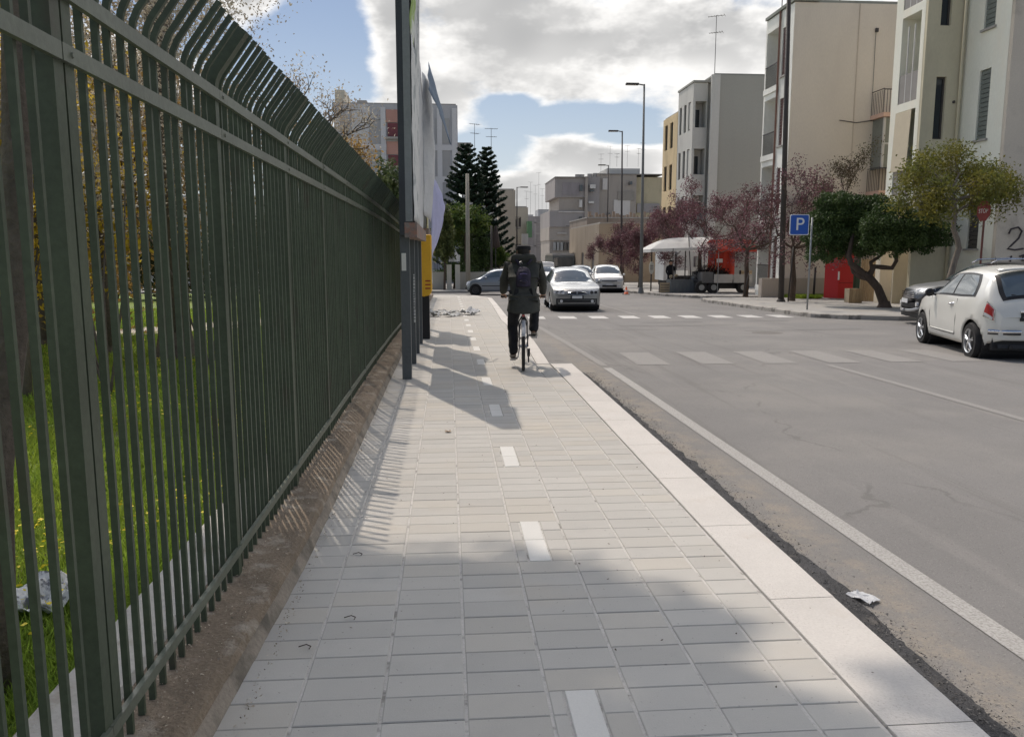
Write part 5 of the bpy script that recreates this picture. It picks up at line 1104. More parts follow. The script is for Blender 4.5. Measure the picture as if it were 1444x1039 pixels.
class Car:
    'local axes: x from front bumper (0) to rear (L), y to the right-hand side negative / left positive, z up'
    def __init__(s, L, W, top, belt, plan, roofw, bot, wheels, rw, nose, tail, drop=.07):
        s.L = L; s.W = W/2; s.top = crv(top); s.belt = crv(belt); s.plan = crv(plan); s.roofw = crv(roofw); s.bot = crv(bot); s.wheels = wheels; s.rw = rw; s.nose = nose; s.tail = tail; s.drop = drop
    def sec(s, x, j, n1=12, n2=7, n3=7):
        'section point j (0..n1+n2+n3) : side, glass, roof'
        w = s.W*s.plan(x); b = s.belt(x); T = s.top(x); rwid = min(w*.97, s.W*s.roofw(x)); z0 = s.bot(x); dr = min(s.drop, max(.005, (T-b)*.5)); e = T-dr
        if j <= n1:
            t = j/n1; z = z0+(b-z0)*t; k = (1-(abs(t-.52)/.52)**3.2*.055) if t < .52 else (1-((t-.52)/.48)**2.4*.045)
            y = w*k; 
        elif j <= n1+n2:
            t = (j-n1)/n2; y0 = w*.955; y = y0+(rwid-y0)*t+.018*math.sin(t*math.pi); z = b+(e-b)*t
        else:
            t = (j-n1-n2)/n3; a = (1-t); y = rwid*a; z = e+dr*(1-a**2.6)
        zz = (z-.25)/.6; ends = 0
        dx = 0
        if x < .5: f = (1-x/.5)**2; dx = s.nose(z, y/s.W)*f
        if x > s.L-.5: f = (1-(s.L-x)/.5)**2; dx -= s.tail(z, y/s.W)*f
        return (x+dx, y, z)
    def surf(s, x, v): # v continuous 0..3 (side 0-1, glass 1-2, roof 2-3)
        if v <= 1: return Vector(s.sec(x, v*12))
        if v <= 2: return Vector(s.sec(x, 12+(v-1)*7))
        return Vector(s.sec(x, 19+(v-2)*7))
    def body(s, m, parent):
        L = s.L; xs = [0, .012, .03, .06, .1, .15]; x = .2
        while x < L-.18: xs.append(x); x += .045
        xs += [L-.15, L-.1, L-.06, L-.03, L-.012, L]; N = 27; NJ = 26
        V = []; F = []
        for side in (1, -1):
            base = len(V)
            for x in xs:
                for j in range(N): p = s.sec(x, j); V.append([p[0], p[1]*side, p[2]])
            for i in range(len(xs)-1):
                for j in range(N-1):
                    a = base+i*N+j; q = (a, a+N, a+N+1, a+1)
                    cx = sum(V[k][0] for k in q)/4; cz = sum(V[k][2] for k in q)/4
                    if j < 11 and any((cx-wx)**2+(cz-s.rw)**2 < (s.rw+.045)**2 for wx in s.wheels): continue
                    F.append(q if side == -1 else q[::-1])
            for j in range(12):
                for i in range(len(xs)):
                    p = V[base+i*N+j]
                    for wx in s.wheels:
                        r = math.hypot(p[0]-wx, p[2]-s.rw); R_ = s.rw+.05
                        if R_-.038 < r < R_+.045 and p[2] > s.bot(xs[i])+.01:
                            pass
            # snap the rim of the arches
            cnt = {}
            for q in F:
                if q[0] >= base:
                    for k in range(4): e = tuple(sorted((q[k], q[(k+1) % 4]))); cnt[e] = cnt.get(e, 0)+1
            bd = set(k for e, c in cnt.items() if c == 1 for k in e)
            for k in bd:
                p = V[k]; j = (k-base) % N
                if 0 <= j < 12:
                    for wx in s.wheels:
                        r = math.hypot(p[0]-wx, p[2]-s.rw)
                        if r < s.rw+.13 and r > .05: R_ = s.rw+.05; p[0] = wx+(p[0]-wx)*R_/r; p[2] = max(s.bot(min(max(p[0], 0), L)), s.rw+(p[2]-s.rw)*R_/r)
        h = len(xs)*N
        for (i, rev) in ((0, False), (len(xs)-1, True)):
            for j in range(N-1):
                a, b = i*N+j, i*N+j+1; q = (a, b, h+b, h+a); F.append(q if not rev else q[::-1])
        me = bpy.data.meshes.new('body'); me.from_pydata(V, [], F); me.materials.append(m)
        bm = bmesh.new(); bm.from_mesh(me); bmesh.ops.remove_doubles(bm, verts=bm.verts, dist=.0008); bmesh.ops.recalc_face_normals(bm, faces=bm.faces); bm.to_mesh(me); bm.free()
        me.polygons.foreach_set('use_smooth', [True]*len(me.polygons)); me.set_sharp_from_angle(angle=R(42))
        o = bpy.data.objects.new('body', me); COL.objects.link(o); o.parent = parent
        sm = o.modifiers.new('thick', 'SOLIDIFY'); sm.thickness = .02; sm.offset = -1
        # dark floor and wheel wells
        mb = MB(); mb.box(.12, -s.W*.80, .20, L-.12, s.W*.80, .44); mb.build('underbody', M_trim, parent)
        for wx in s.wheels:
            mb = MB(); mb.cyl((wx, 0, s.rw), (0, 1, 0), s.rw+.055, s.W*1.80, 24); mb.build('wheel_well', M_trim, parent)
        return o
    def patch(s, name, m, parent, fx, v0, v1, side=1, nu=10, nv=8, off=.006, both=False):
        'patch on the body surface; fx(t)->(xa, xb) for t in 0..1 between v0 and v1'
        if both: s.patch(name, m, parent, fx, v0, v1, -1, nu, nv, off)
        mb = MB()
        for sd in ((1,) if both else (side,)):
            def fn(a, t, sd=sd):
                xa, xb = fx(t); x = xa+(xb-xa)*a; v = v0+(v1-v0)*t; p = s.surf(x, v); e = .01
                du = s.surf(x+e, v)-s.surf(x-e, v); dv = s.surf(x, min(3, v+.02))-s.surf(x, v-.02); n = du.cross(dv)
                n = n.normalized() if n.length > 1e-9 else Vector((0, 0, 1))
                if n.y < 0 or (abs(n.y) < .3 and n.z < 0): n = -n
                if v > 2 and n.z < 0: n = -n
                p = p+n*off; return (p.x, p.y*sd, p.z)
            mb.grid(fn, nu, nv)
        o = mb.build(name, m, parent, smooth=True); return o
    def screen(s, name, m, parent, xa, xb, off=.007, inset=.93, nu=12, vlo=2.0):
        'windscreen or rear window across the whole width between xa and xb'
        mb = MB()
        def fn(a, b):
            x = xa+(xb-xa)*a; q = (b-.5)*2*inset; v = 3-abs(q)*(3-vlo); p = s.surf(x, v); e = .012
            T = s.surf(x+e, 3)-s.surf(x-e, 3); n = Vector((-T.z, 0, T.x)).normalized()
            if n.z < 0: n = -n
            p = p+n*off; return (p.x, p.y*(1 if q > 0 else -1), p.z)
        mb.grid(fn, nu, 16); return mb.build(name, m, parent, smooth=True)
def wheel(parent, x, y, r, side, spokes, m_rim, w=.2, dark=False):
    o = MB(); o.lathe((x, y, r), [(r*.62, -w/2), (r*.93, -w/2), (r, -w/2+.03), (r, w/2-.03), (r*.93, w/2), (r*.66, w/2+.004), (r*.62, w/2-.02), (r*.62, -w/2)], 28, 'y'); ty = o.build('wheel', M_tyre, parent, smooth='auto')
    rm = MB(); yo = y+side*(w/2-.005)
    rm.lathe((x, y, r), [(r*.66, side*(w/2+.006)), (r*.60, side*(w/2-.006)), (r*.58, side*(w/2-.05))] if True else [], 28, 'y'); rm.lathe((x, yo, r), [(0.001, side*.012), (.045, side*.01), (.05, -side*.01)], 14, 'y')
    for k in range(spokes):
        a = k*2*math.pi/spokes+.3
        for da in (-.13, .13):
            c, s_ = math.cos(a), math.sin(a); c2, s2 = math.cos(a+da), math.sin(a+da)
            rm.tube([(x+c*.04, yo, r+s_*.04), (x+c2*r*.6, yo-side*.004, r+s2*r*.6)], [.016, .011], 4)
    rm.build('rim', m_rim, ty, smooth='auto')
    d = MB(); d.cyl((x, y+side*(w/2-.06), r), (0, 1, 0), r*.6, .02, 24); d.build('brake_disc', M_rimd, ty)
def mirror(parent, x, y, z, side, m):
    mb = MB(); mb.lathe((x, y+side*.10, z), [(.001, -.055), (.05, -.05), (.075, -.01), (.07, .03), (.04, .05), (.001, .055)], 12, 'x'); mb.tube([(x, y-.03*side, z-.05), (x, y+side*.08, z-.02)], [.02, .02], 6); return mb.build('wing_mirror', m, parent, smooth='auto')
def plate(parent, x, z, w, h, face, txt=None, yc=0):
    mb = MB(); mb.box(x, yc-w/2, z-h/2, x+face*.012, yc+w/2, z+h/2); p = mb.build('number_plate', M_plate, parent)
    return p
def flat_text(name, txt, size, m, parent, loc, rot, ext=.002):
    cu = bpy.data.curves.new(name, 'FONT'); cu.body = txt; cu.size = size; cu.extrude = ext; cu.align_x = 'CENTER'; cu.align_y = 'CENTER'
    tmp = bpy.data.objects.new(name, cu); COL.objects.link(tmp); bpy.context.view_layer.update(); me = bpy.data.meshes.new_from_object(tmp.evaluated_get(bpy.context.evaluated_depsgraph_get())); bpy.data.objects.remove(tmp)
    me.materials.clear(); me.materials.append(m); o = bpy.data.objects.new(name, me); COL.objects.link(o); o.parent = parent; o.location = loc; o.rotation_euler = rot; return o
def place_car(t, x, y, heading, pitch=True):
    'heading: compass direction of the nose, radians clockwise from +Y'
    t.location = (x, y, G(y)-.12); t.rotation_euler = (0, 0, -heading-math.pi/2)
    # local +x points to the rear: nose direction = -x local
def nose_round(k, r): return lambda z, q: k*(abs(q)**2.6)*r
# --- white small hatchback, back three-quarter view
def small_hatch():
    t = thing('parked_car', 'white rounded three-door hatchback seen from behind at the right edge', 'car')
    c = Car(3.55, 1.63, [(0, .62), (.10, .72), (.35, .86), (.75, .96), (.98, 1.03), (1.25, 1.22), (1.55, 1.40), (1.9, 1.475), (2.3, 1.49), (2.8, 1.465), (3.1, 1.41), (3.27, 1.28), (3.43, 1.02), (3.5, .90), (3.55, .72)],
        [(0, .60), (.12, .66), (.4, .80), (.9, .925), (1.5, .955), (2.4, .965), (3.0, .985), (3.3, .98), (3.45, .88), (3.55, .70)],
        [(0, .70), (.06, .80), (.2, .90), (.5, .975), (.9, 1.0), (2.7, 1.0), (3.1, .975), (3.35, .90), (3.49, .80), (3.55, .70)],
        [(0, .50), (.4, .70), (1.0, .80), (1.5, .72), (2.2, .70), (2.9, .70), (3.3, .74), (3.55, .62)],
        [(0, .30), (.3, .22), (3.2, .22), (3.55, .36)], (.66, 2.96), .295,
        lambda z, q: .02+.14*abs(q)**2.4+.10*max(0, z-.5), lambda z, q: -.02+.13*abs(q)**2.6+.05*abs(z-.55), drop=.10)
    w = paint_mat('white_car_paint', (.66, .66, .62)); c.body(w, t)
    for wx in c.wheels:
        for sd in (1, -1): wheel(t, wx, sd*.715, .295, sd, 5, M_rim if False else M_rim, .195)
    # side glass: one long pane with the quarter pane behind a dark pillar
    a = lambda t_: (1.02+.52*t_**.85+.10*(t_), 2.02); b = lambda t_: (2.08, 2.88-.22*t_**2.5)
    c.patch('side_window', M_cglass, t, a, 1.10, 1.88, both=True); c.patch('quarter_window', M_cglass, t, b, 1.10, 1.86, both=True)
    c.patch('window_trim', M_trim, t, lambda t_: (.94+.52*t_**.85+.08*t_, 2.97-.24*t_**2.6), 1.02, 1.93, both=True, off=.002)
    c.screen('rear_window', M_cglass, t, 3.11, 3.41, inset=.90, off=.012, vlo=2.05); c.screen('window_trim', M_trim, t, 3.08, 3.44, inset=.96, off=.006, vlo=2.0)
    c.screen('windscreen', M_cglass, t, 1.06, 1.56)
    wp = MB(); wp.tube([(3.46, .05, 1.00), (3.40, -.30, 1.04)], [.012, .008], 6); wp.tube([(3.40, -.02, 1.02), (3.40, -.42, 1.05)], .008, 5); wp.build('rear_wiper', M_trim, t)
    sp = MB(); sp.grid(lambda u, v: (3.06+.14*v, (u-.5)*1.06, 1.455-.03*v-.04*(abs(u-.5)*2)**3), 12, 3); so = sp.build('spoiler', w, t, smooth=True); so.modifiers.new('th', 'SOLIDIFY').thickness = .03
    for sd in (1, -1):
        lo = c.patch('tail_light', M_red, t, lambda q: (3.315+.03*q, 3.485-.02*q), .66, .93, side=sd, off=.014); lo.modifiers.new('th', 'SOLIDIFY').thickness = .012
        c.patch('tail_light_rim', M_chrome, t, lambda q: (3.30+.03*q, 3.50-.02*q), .63, .96, side=sd, off=.006)
        c.patch('reversing_light', M_lamp, lo, lambda q: (3.33, 3.475), .66, .73, side=sd, off=.022)
        ch = MB(); ch.grid(lambda u, v: (3.555-.13*u**2.2+.012*math.sin(v*3.14), sd*(.30+.42*u), .47+.05*v), 10, 4); ch.build('bumper_trim', M_chrome, t, smooth=True)
        dk = MB(); dk.grid(lambda u, v: (3.552-.13*u**2.2, sd*(.30+.42*u), .445+.025*v), 10, 1); dk.build('bumper_slot', M_trim, t)
        hd = MB(); hd.tube([(2.02, sd*.805, .835), (2.08, sd*.83, .838), (2.14, sd*.81, .835)], [.016, .018, .016], 6); hd.lathe((2.16, sd*.80, .835), [(.001, sd*.016), (.028, sd*.014), (.034, 0)], 12, 'y'); hd.build('door_handle', M_chrome, t, smooth=True)
        mirror(t, 1.24, sd*.79, .985, sd, M_trim)
        hl = MB(); hl.lathe((.16, sd*.54, .68), [(.001, -.07), (.09, -.05), (.11, 0), (.11, .05)], 16, 'x'); hl.build('headlight', M_lamp, t, smooth=True)
        dr = MB(); pts = [(1.17, .40), (1.12, .62), (1.13, .90)]; 
        gp_ = MB()
        for poly in ([(1.12, .36), (1.08, .62), (1.10, .93)], [(2.30, .34), (2.33, .6), (2.30, .93)], [(1.12, .355), (1.7, .335), (2.30, .335)]):
            P_ = []
            for (x, z) in poly: v = (z-c.bot(x))/(c.belt(x)-c.bot(x)); p = c.surf(x, v); P_.append((p.x, sd*(p.y+.0015), p.z))
            gp_.tube(P_, .006, 4)
        gp_.build('door_gap', M_trim, t)
        sk = MB(); P_ = []
        for i in range(9): x = 1.1+i*.15; p = c.surf(x, (.36-c.bot(x))/(c.belt(x)-c.bot(x))); P_.append((p.x, sd*(p.y+.003), p.z))
        sk.tube(P_, .010, 5); sk.build('sill_trim', w, t, smooth=True)
    bar = MB(); bar.tube([(3.545, -.33, .80), (3.555, 0, .812), (3.545, .33, .80)], .018, 8); bar.build('chrome_handle', M_chrome, t, smooth=True)
    rc = MB(); rc.box(3.50, -.32, .66, 3.552, .32, .79); rc.build('plate_recess', M_trim, t); pl = plate(t, 3.553, .715, .50, .105, 1); flat_text('plate_text', 'CK 450 RB', .095, M_trim, pl, (3.566, 0, .715), (math.pi/2, 0, math.pi/2))
    bg = MB(); bg.cyl((3.555, 0, .87), (1, 0, 0), .035, .02, 16); bg.build('badge', M_red, t)
    ex = MB(); ex.cyl((3.47, -.42, .26), (1, 0, 0), .03, .14, 10); ex.build('exhaust', M_trim, t)
    an = MB(); an.tube([(1.72, 0, 1.44), (1.62, 0, 1.62)], [.006, .003], 5); an.build('antenna', M_trim, t)
    lip = MB(); lip.grid(lambda u, v: (3.50+.03*v, (u-.5)*1.2, .30-.06*v), 10, 2); lip.build('rear_apron', M_trim, t)
    place_car(t, 10.24, 15.5, R(14)); t.scale = (1.045, 1.045, 1.045); return t
CAR1 = small_hatch()
# --- silver saloon facing the camera
def saloon(label, paint, L=4.35, W=1.72, H=1.46):
    t = thing('car', label, 'car')
    c = Car(L, W, [(0, .60), (.07, .70), (.3, .80), (.8, .90), (1.15, .95), (1.5, 1.17), (1.85, 1.37), (2.2, 1.44), (2.7, H), (3.2, 1.40), (3.65, 1.18), (3.95, 1.02), (4.2, .98), (4.3, .92), (4.35, .72)],
        [(0, .58), (.1, .66), (.5, .82), (1.2, .90), (2.4, .93), (3.8, .96), (4.2, .93), (4.35, .70)],
        [(0, .74), (.05, .84), (.2, .93), (.6, .99), (1.2, 1), (3.4, 1), (4.0, .95), (4.25, .86), (4.35, .76)],
        [(0, .55), (.5, .74), (1.2, .82), (1.9, .70), (2.9, .70), (3.7, .76), (4.35, .66)],
        [(0, .26), (.3, .20), (4.0, .22), (4.35, .34)], (.84, 3.42), .30, lambda z, q: .0+.24*abs(q)**2.3+.08*max(0, z-.5), lambda z, q: .16*abs(q)**2.5, drop=.085)
    c.body(paint, t)
    for wx in c.wheels:
        for sd in (1, -1): wheel(t, wx, sd*.745, .30, sd, 7, M_rim, .195)
    c.screen('windscreen', M_cglass, t, 1.22, 1.88, inset=.95); c.screen('rear_window', M_cglass, t, 3.24, 3.82)
    c.patch('side_window', M_cglass, t, lambda q: (1.30+.55*q**.9, 2.30), 1.10, 1.88, both=True); c.patch('side_window', M_cglass, t, lambda q: (2.36, 3.40-.35*q), 1.10, 1.88, both=True); c.patch('window_trim', M_trim, t, lambda q: (1.22+.55*q**.9, 3.50-.35*q), 1.03, 1.94, both=True, off=.002)
    # face: shield grille in two halves, lamps, intake, plate
    gx = lambda y: .24*abs(y/c.W)**2.3
    for sd in (1, -1):
        g_ = MB(); g_.grid(lambda u, v: (gx(u*.33)-.012+.015*v, sd*(.025+.30*u), .60+.085*v*(1-.55*u**2)-.02*(1-v)*(1-u*.8)), 8, 4); go = g_.build('grille', M_trim, t); g_ = MB()
        g_.tube([(gx(u*.33)-.016, sd*(.025+.30*u), .60-.02*(1-u*.8)) for u in [i/6 for i in range(7)]]+[(gx(u*.33)-.003, sd*(.025+.30*u), .60+.085*(1-.55*u**2)) for u in [i/6 for i in range(6, -1, -1)]], .006, 4); g_.build('grille_surround', M_chrome, go)
        h = MB(); h.grid(lambda u, v: (gx(.45+.32*u)+.0+.05*v+.04*u, sd*(.42+.34*u), .575+.15*v*(1-.2*u)+.02*u), 8, 6); ho = h.build('headlight', M_lamp, t, smooth=True); ho.modifiers.new('t', 'SOLIDIFY').thickness = .03
        for yy, rr_ in ((.50, .055), (.64, .05)): k = MB(); k.lathe((gx(yy)+.01, sd*yy, .65), [(.001, .015), (rr_*.6, .01), (rr_, -.012)], 14, 'x'); k.build('reflector', M_rimd, ho)
        f = MB(); f.cyl((gx(.5)-.01, sd*.52, .36), (1, 0, 0), .05, .03, 14); f.build('fog_light', M_lamp, t)
        mirror(t, 1.50, sd*.86, .96, sd, paint)
        tl = MB(); tl.box(4.18, sd*.55, .75, 4.33, sd*.74, .92); tl.build('tail_light', M_red, t)
        hd = MB(); hd.tube([(2.2, sd*.845, .80), (2.32, sd*.845, .80)], .014, 6); hd.tube([(3.1, sd*.845, .82), (3.22, sd*.845, .82)], .014, 6); hd.build('door_handle', M_trim, t)
        rb = MB(); rb.tube([(gx(u*.8)-.006, sd*(.05+.72*u), .54) for u in [i/8 for i in range(9)]], .012, 5); rb.build('bumper_strip', paint, t, smooth=True)
    q = MB(); q.grid(lambda u, v: (gx((u-.5)*1.24)-.010, (u-.5)*1.24, .31+.085*v), 16, 2); q.build('intake', M_trim, t)
    pb = MB(); pb.box(-.014, -.22, .44, .0, .22, .55); pb.build('plate_holder', M_trim, t); plate(t, -.026, .495, .34, .085, 1)
    return t
sv = mat('silver_car_paint', (.27, .275, .275), .33, .03, 1.2, 0, 0, metal=.45, coat=.3)
s1 = saloon('silver grey saloon driving towards the camera beside the cyclist', sv); place_car(s1, 4.28, 26.6, R(180+2.5))
# --- white people carrier and cars behind it
def mpv(label, paint, L=4.3, W=1.75, H=1.60, roofbox=False, name='car'):
    t = thing(name, label, 'car')
    c = Car(L, W, [(0, .62), (.06, .76), (.25, .90), (.6, 1.0), (.95, 1.08), (1.4, 1.36), (1.75, 1.53), (2.2, H), (3.2, H-.02), (3.8, H-.07), (4.05, 1.40), (4.22, 1.05), (4.3, .8)],
        [(0, .60), (.1, .72), (.5, .92), (1.0, .98), (2.4, 1.0), (3.8, 1.0), (4.1, .98), (4.3, .75)], [(0, .76), (.05, .86), (.2, .94), (.6, .99), (1.2, 1), (3.6, 1), (4.1, .93), (4.3, .82)],
        [(0, .6), (.5, .78), (1.2, .84), (1.9, .76), (3.4, .76), (4.3, .76)], [(0, .28), (.3, .22), (4.0, .24), (4.3, .36)], (.82, 3.4), .31, lambda z, q: .20*abs(q)**2.4+.06*max(0, z-.5), lambda z, q: .12*abs(q)**2.5, drop=.08)
    c.body(paint, t)
    for wx in c.wheels:
        for sd in (1, -1): wheel(t, wx, sd*.76, .31, sd, 5, M_rim, .2)
    c.screen('windscreen', M_cglass, t, 1.05, 1.72, inset=.95); c.screen('rear_window', M_cglass, t, 3.9, 4.12)
    c.patch('side_window', M_cglass, t, lambda q: (1.18+.5*q**.9, 2.35), 1.08, 1.88, both=True); c.patch('side_window', M_cglass, t, lambda q: (2.42, 3.75-.1*q), 1.08, 1.88, both=True)
    gx = lambda y: .20*abs(y/c.W)**2.4
    for sd in (1, -1):
        h = MB(); h.grid(lambda u, v: (gx(.5+.3*u)-.004+.05*v, sd*(.46+.34*u), .66+.13*v+.03*u), 6, 4); h.build('headlight', M_lamp, t, smooth=True); mirror(t, 1.4, sd*.88, 1.03, sd, paint)
        f = MB(); f.cyl((gx(.55)-.005, sd*.55, .40), (1, 0, 0), .055, .03, 12); f.build('fog_light', M_lamp, t)
        tl = MB(); tl.box(4.12, sd*.6, .8, 4.27, sd*.78, 1.15); tl.build('tail_light', M_red, t)
    q = MB(); q.grid(lambda u, v: (gx((u-.5)*.9)-.006, (u-.5)*.9, .66+.06*v), 10, 1); q.build('grille', M_trim, t); q = MB(); q.grid(lambda u, v: (gx((u-.5)*.85)-.008, (u-.5)*.85, .34+.12*v), 10, 1); q.build('intake', M_trim, t); plate(t, -.022, .50, .40, .10, 1)
    return t
wc = paint_mat('off_white_car_paint', (.60, .60, .58)); s2 = mpv('white people carrier at the kerb behind the silver saloon', wc); place_car(s2, 9.35, 46.3, R(180+6))
s3 = mpv('dark car half hidden behind the white people carrier', paint_mat('dark_blue_paint', (.03, .035, .045))); place_car(s3, 9.2, 55, R(180+6))
s4 = saloon('pale car between the saloon and the dark car, farther up the street', wc); place_car(s4, 10.0, 64, R(180+6))
s5 = mpv('white van with a pale roof bar queueing left of the saloon roof', wc, H=1.9, name='van'); place_car(s5, 7.6, 62, R(180+4))
s6 = mpv('dark green car far up the street beside the white van', paint_mat('dark_green_paint', (.03, .04, .035))); place_car(s6, 7.2, 71, R(180+4))
# truck / bus at the end
t = thing('lorry', 'grey lorry with a white-topped windscreen far down the street', 'lorry', (12.6, 88, G(88)-.12))
mb = MB(); mb.box(-1.2, 0, .5, 1.2, 7, 2.75); mb.build('body', mat('lorry_grey', (.22, .24, .24), .5, .1), t); mb = MB(); mb.box(-1.22, -.04, 2.75, 1.22, 6, 3.0); mb.build('roof_band', M_white_fr, t)
mb = MB(); mb.box(-1.05, -.02, 1.6, 1.05, -.005, 2.55); mb.build('windscreen', M_cglass, t); mb = MB(); mb.box(-1.1, -.1, .5, 1.1, -.005, .9); mb.build('bumper', M_trim, t)
for sx in (-.9, .9):
    for yy in (.9, 5.6): mb = MB(); mb.cyl((sx, yy, .48), (1, 0, 0), .48, .3, 18); mb.build('wheel', M_tyre, t)
# --- grey-blue small car crossing from the side street
def small_mono():
    t = thing('car', 'small grey blue car coming out of the side street behind the cyclist', 'car')
    c = Car(3.45, 1.63, [(0, .55), (.06, .66), (.3, .80), (.62, .92), (.95, 1.12), (1.3, 1.32), (1.65, 1.41), (2.1, 1.43), (2.8, 1.40), (3.15, 1.33), (3.33, 1.05), (3.45, .75)],
        [(0, .53), (.15, .68), (.5, .84), (1.2, .92), (2.4, .95), (3.2, .96), (3.35, .90), (3.45, .70)], [(0, .72), (.08, .84), (.3, .95), (.8, 1), (2.8, 1), (3.2, .95), (3.45, .80)],
        [(0, .5), (.4, .7), (.9, .8), (1.4, .74), (2.8, .74), (3.45, .70)], [(0, .27), (.3, .2), (3.2, .22), (3.45, .34)], (.55, 2.90), .285, lambda z, q: .18*abs(q)**2.3, lambda z, q: .1*abs(q)**2.5, drop=.09)
    p = paint_mat('grey_blue_paint', (.21, .235, .27), .3); c.body(p, t)
    for wx in c.wheels:
        for sd in (1, -1): wheel(t, wx, sd*.715, .285, sd, 5, M_rimd, .19)
    c.screen('windscreen', M_cglass, t, .72, 1.4); c.screen('rear_window', M_cglass, t, 3.16, 3.32)
    c.patch('side_window', M_cglass, t, lambda q: (.95+.52*q**.9, 1.86), 1.10, 1.86, both=True); c.patch('side_window', M_cglass, t, lambda q: (1.94, 2.95-.08*q), 1.10, 1.86, both=True)
    for sd in (1, -1):
        mirror(t, 1.12, sd*.80, .95, sd, p); h = MB(); h.grid(lambda u, v: (.04+.20*u+.05*v, sd*(.50+.24*u**.7), .62+.10*v+.04*u), 6, 4); h.build('headlight', M_lamp, t, smooth=True)
        b = MB(); b.tube([(.9, sd*.822, .52), (2.6, sd*.822, .52)], .02, 5); b.build('side_strip', M_trim, t)
        hd = MB(); hd.tube([(1.78, sd*.81, .80), (1.9, sd*.81, .80)], .014, 5); hd.build('door_handle', M_trim, t)
    q = MB(); q.box(-.0, -.45, .32, .05, .45, .42); q.build('intake', M_trim, t)
    return t
s7 = small_mono(); place_car(s7, .95, 44.2, R(-86))
# --- black and silver crossover behind the white hatchback
def crossover():
    t = thing('parked_car', 'black crossover with silver bonnet and roof rails nosing out behind the white hatchback', 'car')
    c = Car(4.15, 1.80, [(0, .72), (.05, .86), (.2, .98), (.6, 1.06), (1.0, 1.12), (1.35, 1.34), (1.75, 1.55), (2.2, 1.62), (3.2, 1.60), (3.7, 1.52), (3.95, 1.30), (4.08, 1.05), (4.15, .8)],
        [(0, .68), (.1, .84), (.5, .98), (1.0, 1.03), (2.4, 1.05), (3.6, 1.07), (3.95, 1.03), (4.15, .75)], [(0, .76), (.05, .88), (.2, .95), (.6, 1), (3.6, 1), (4.0, .94), (4.15, .84)],
        [(0, .62), (.5, .8), (1.1, .84), (1.8, .76), (3.3, .76), (4.15, .74)], [(0, .34), (.3, .26), (3.9, .28), (4.15, .40)], (.86, 3.38), .335, lambda z, q: .22*abs(q)**2.3+.04*abs(z-.6), lambda z, q: .12*abs(q)**2.5, drop=.08)
    bk = paint_mat('black_car_paint', (.012, .013, .016)); sl = paint_mat('silver_panel', (.42, .43, .44), .4); c.body(bk, t)
    for wx in c.wheels:
        for sd in (1, -1): wheel(t, wx, sd*.785, .335, sd, 5, M_rim, .21)
    c.patch('bonnet', sl, t, lambda q: (.10, 1.02), 1.6, 3.0, both=True, off=.004, nu=12, nv=12); c.screen('windscreen', M_cglass, t, 1.10, 1.74, inset=.95)
    c.patch('side_window', M_cglass, t, lambda q: (1.28+.48*q**.9, 2.3), 1.10, 1.86, both=True); c.patch('side_window', M_cglass, t, lambda q: (2.38, 3.65-.2*q), 1.10, 1.86, both=True)
    gx = lambda y: .22*abs(y/c.W)**2.3
    for sd in (1, -1):
        r = MB(); r.tube([(1.75, sd*.60, 1.58), (1.9, sd*.61, 1.67), (2.6, sd*.62, 1.70), (3.4, sd*.61, 1.68), (3.6, sd*.60, 1.58)], .018, 6); r.build('roof_rail', M_chrome, t, smooth=True)
        h = MB(); h.grid(lambda u, v: (gx(.5+.36*u)+.02+.16*u+.05*v, sd*(.48+.38*u), .80+.12*v+.03*u), 8, 5); h.build('headlight', M_lamp, t, smooth=True); mirror(t, 1.42, sd*.90, 1.10, sd, M_trim)
        f = MB(); f.cyl((gx(.6)-.0, sd*.62, .55), (1, 0, 0), .06, .05, 14); f.build('fog_light', M_lamp, t)
        s_ = MB(); s_.grid(lambda u, v: (gx(u*.85)-.015, sd*(u*.80), .34+.07*v+.14*u**3), 10, 3); so = s_.build('skid_plate', sl, t, smooth=True); so.modifiers.new('t', 'SOLIDIFY').thickness = .03
    q = MB()
    for i in range(4): q.grid(lambda u, v: (gx((u-.5)*1.0)-.010, (u-.5)*1.0, .70+.045*i+.022*v), 10, 1)
    q.build('grille', M_chrome, t); q = MB(); q.grid(lambda u, v: (gx((u-.5)*1.1)-.004, (u-.5)*1.1, .46+.13*v), 10, 1); q.build('intake', M_trim, t); plate(t, -.03, .62, .46, .11, 1)
    return t
s8 = crossover(); place_car(s8, 11.9, 20.1, R(-76))
# ------------------------------------------------------------------ cyclist and bicycle
def skin(name, V, Ed, Rd, m, parent, sub=2, root=0, smooth_join=.9):
    me = bpy.data.meshes.new(name); me.from_pydata([tuple(v) for v in V], Ed, []); o = bpy.data.objects.new(name, me); COL.objects.link(o)
    o.modifiers.new('skin', 'SKIN'); sl = me.skin_vertices[0].data
    for i, r in enumerate(Rd): sl[i].radius = (r, r) if not isinstance(r, tuple) else r; sl[i].use_root = (i == root)
    s = o.modifiers.new('sub', 'SUBSURF'); s.levels = sub; s.render_levels = sub
    bpy.context.view_layer.update(); dg = bpy.context.evaluated_depsgraph_get(); m2 = bpy.data.meshes.new_from_object(o.evaluated_get(dg)); bpy.data.objects.remove(o)
    m2.name = name; m2.materials.clear(); m2.materials.append(m); m2.polygons.foreach_set('use_smooth', [True]*len(m2.polygons))
    o = bpy.data.objects.new(name, m2); COL.objects.link(o); o.parent = parent; return o
def chain(pts, rad, V, Ed, Rd, start=None):
    prev = start
    for p, r in zip(pts, rad):
        V.append(p); Rd.append(r); i = len(V)-1
        if prev is not None: Ed.append((prev, i))
        prev = i
    return prev
BX, BY = 1.0, 10.72      # rear hub position
gz = G(BY)
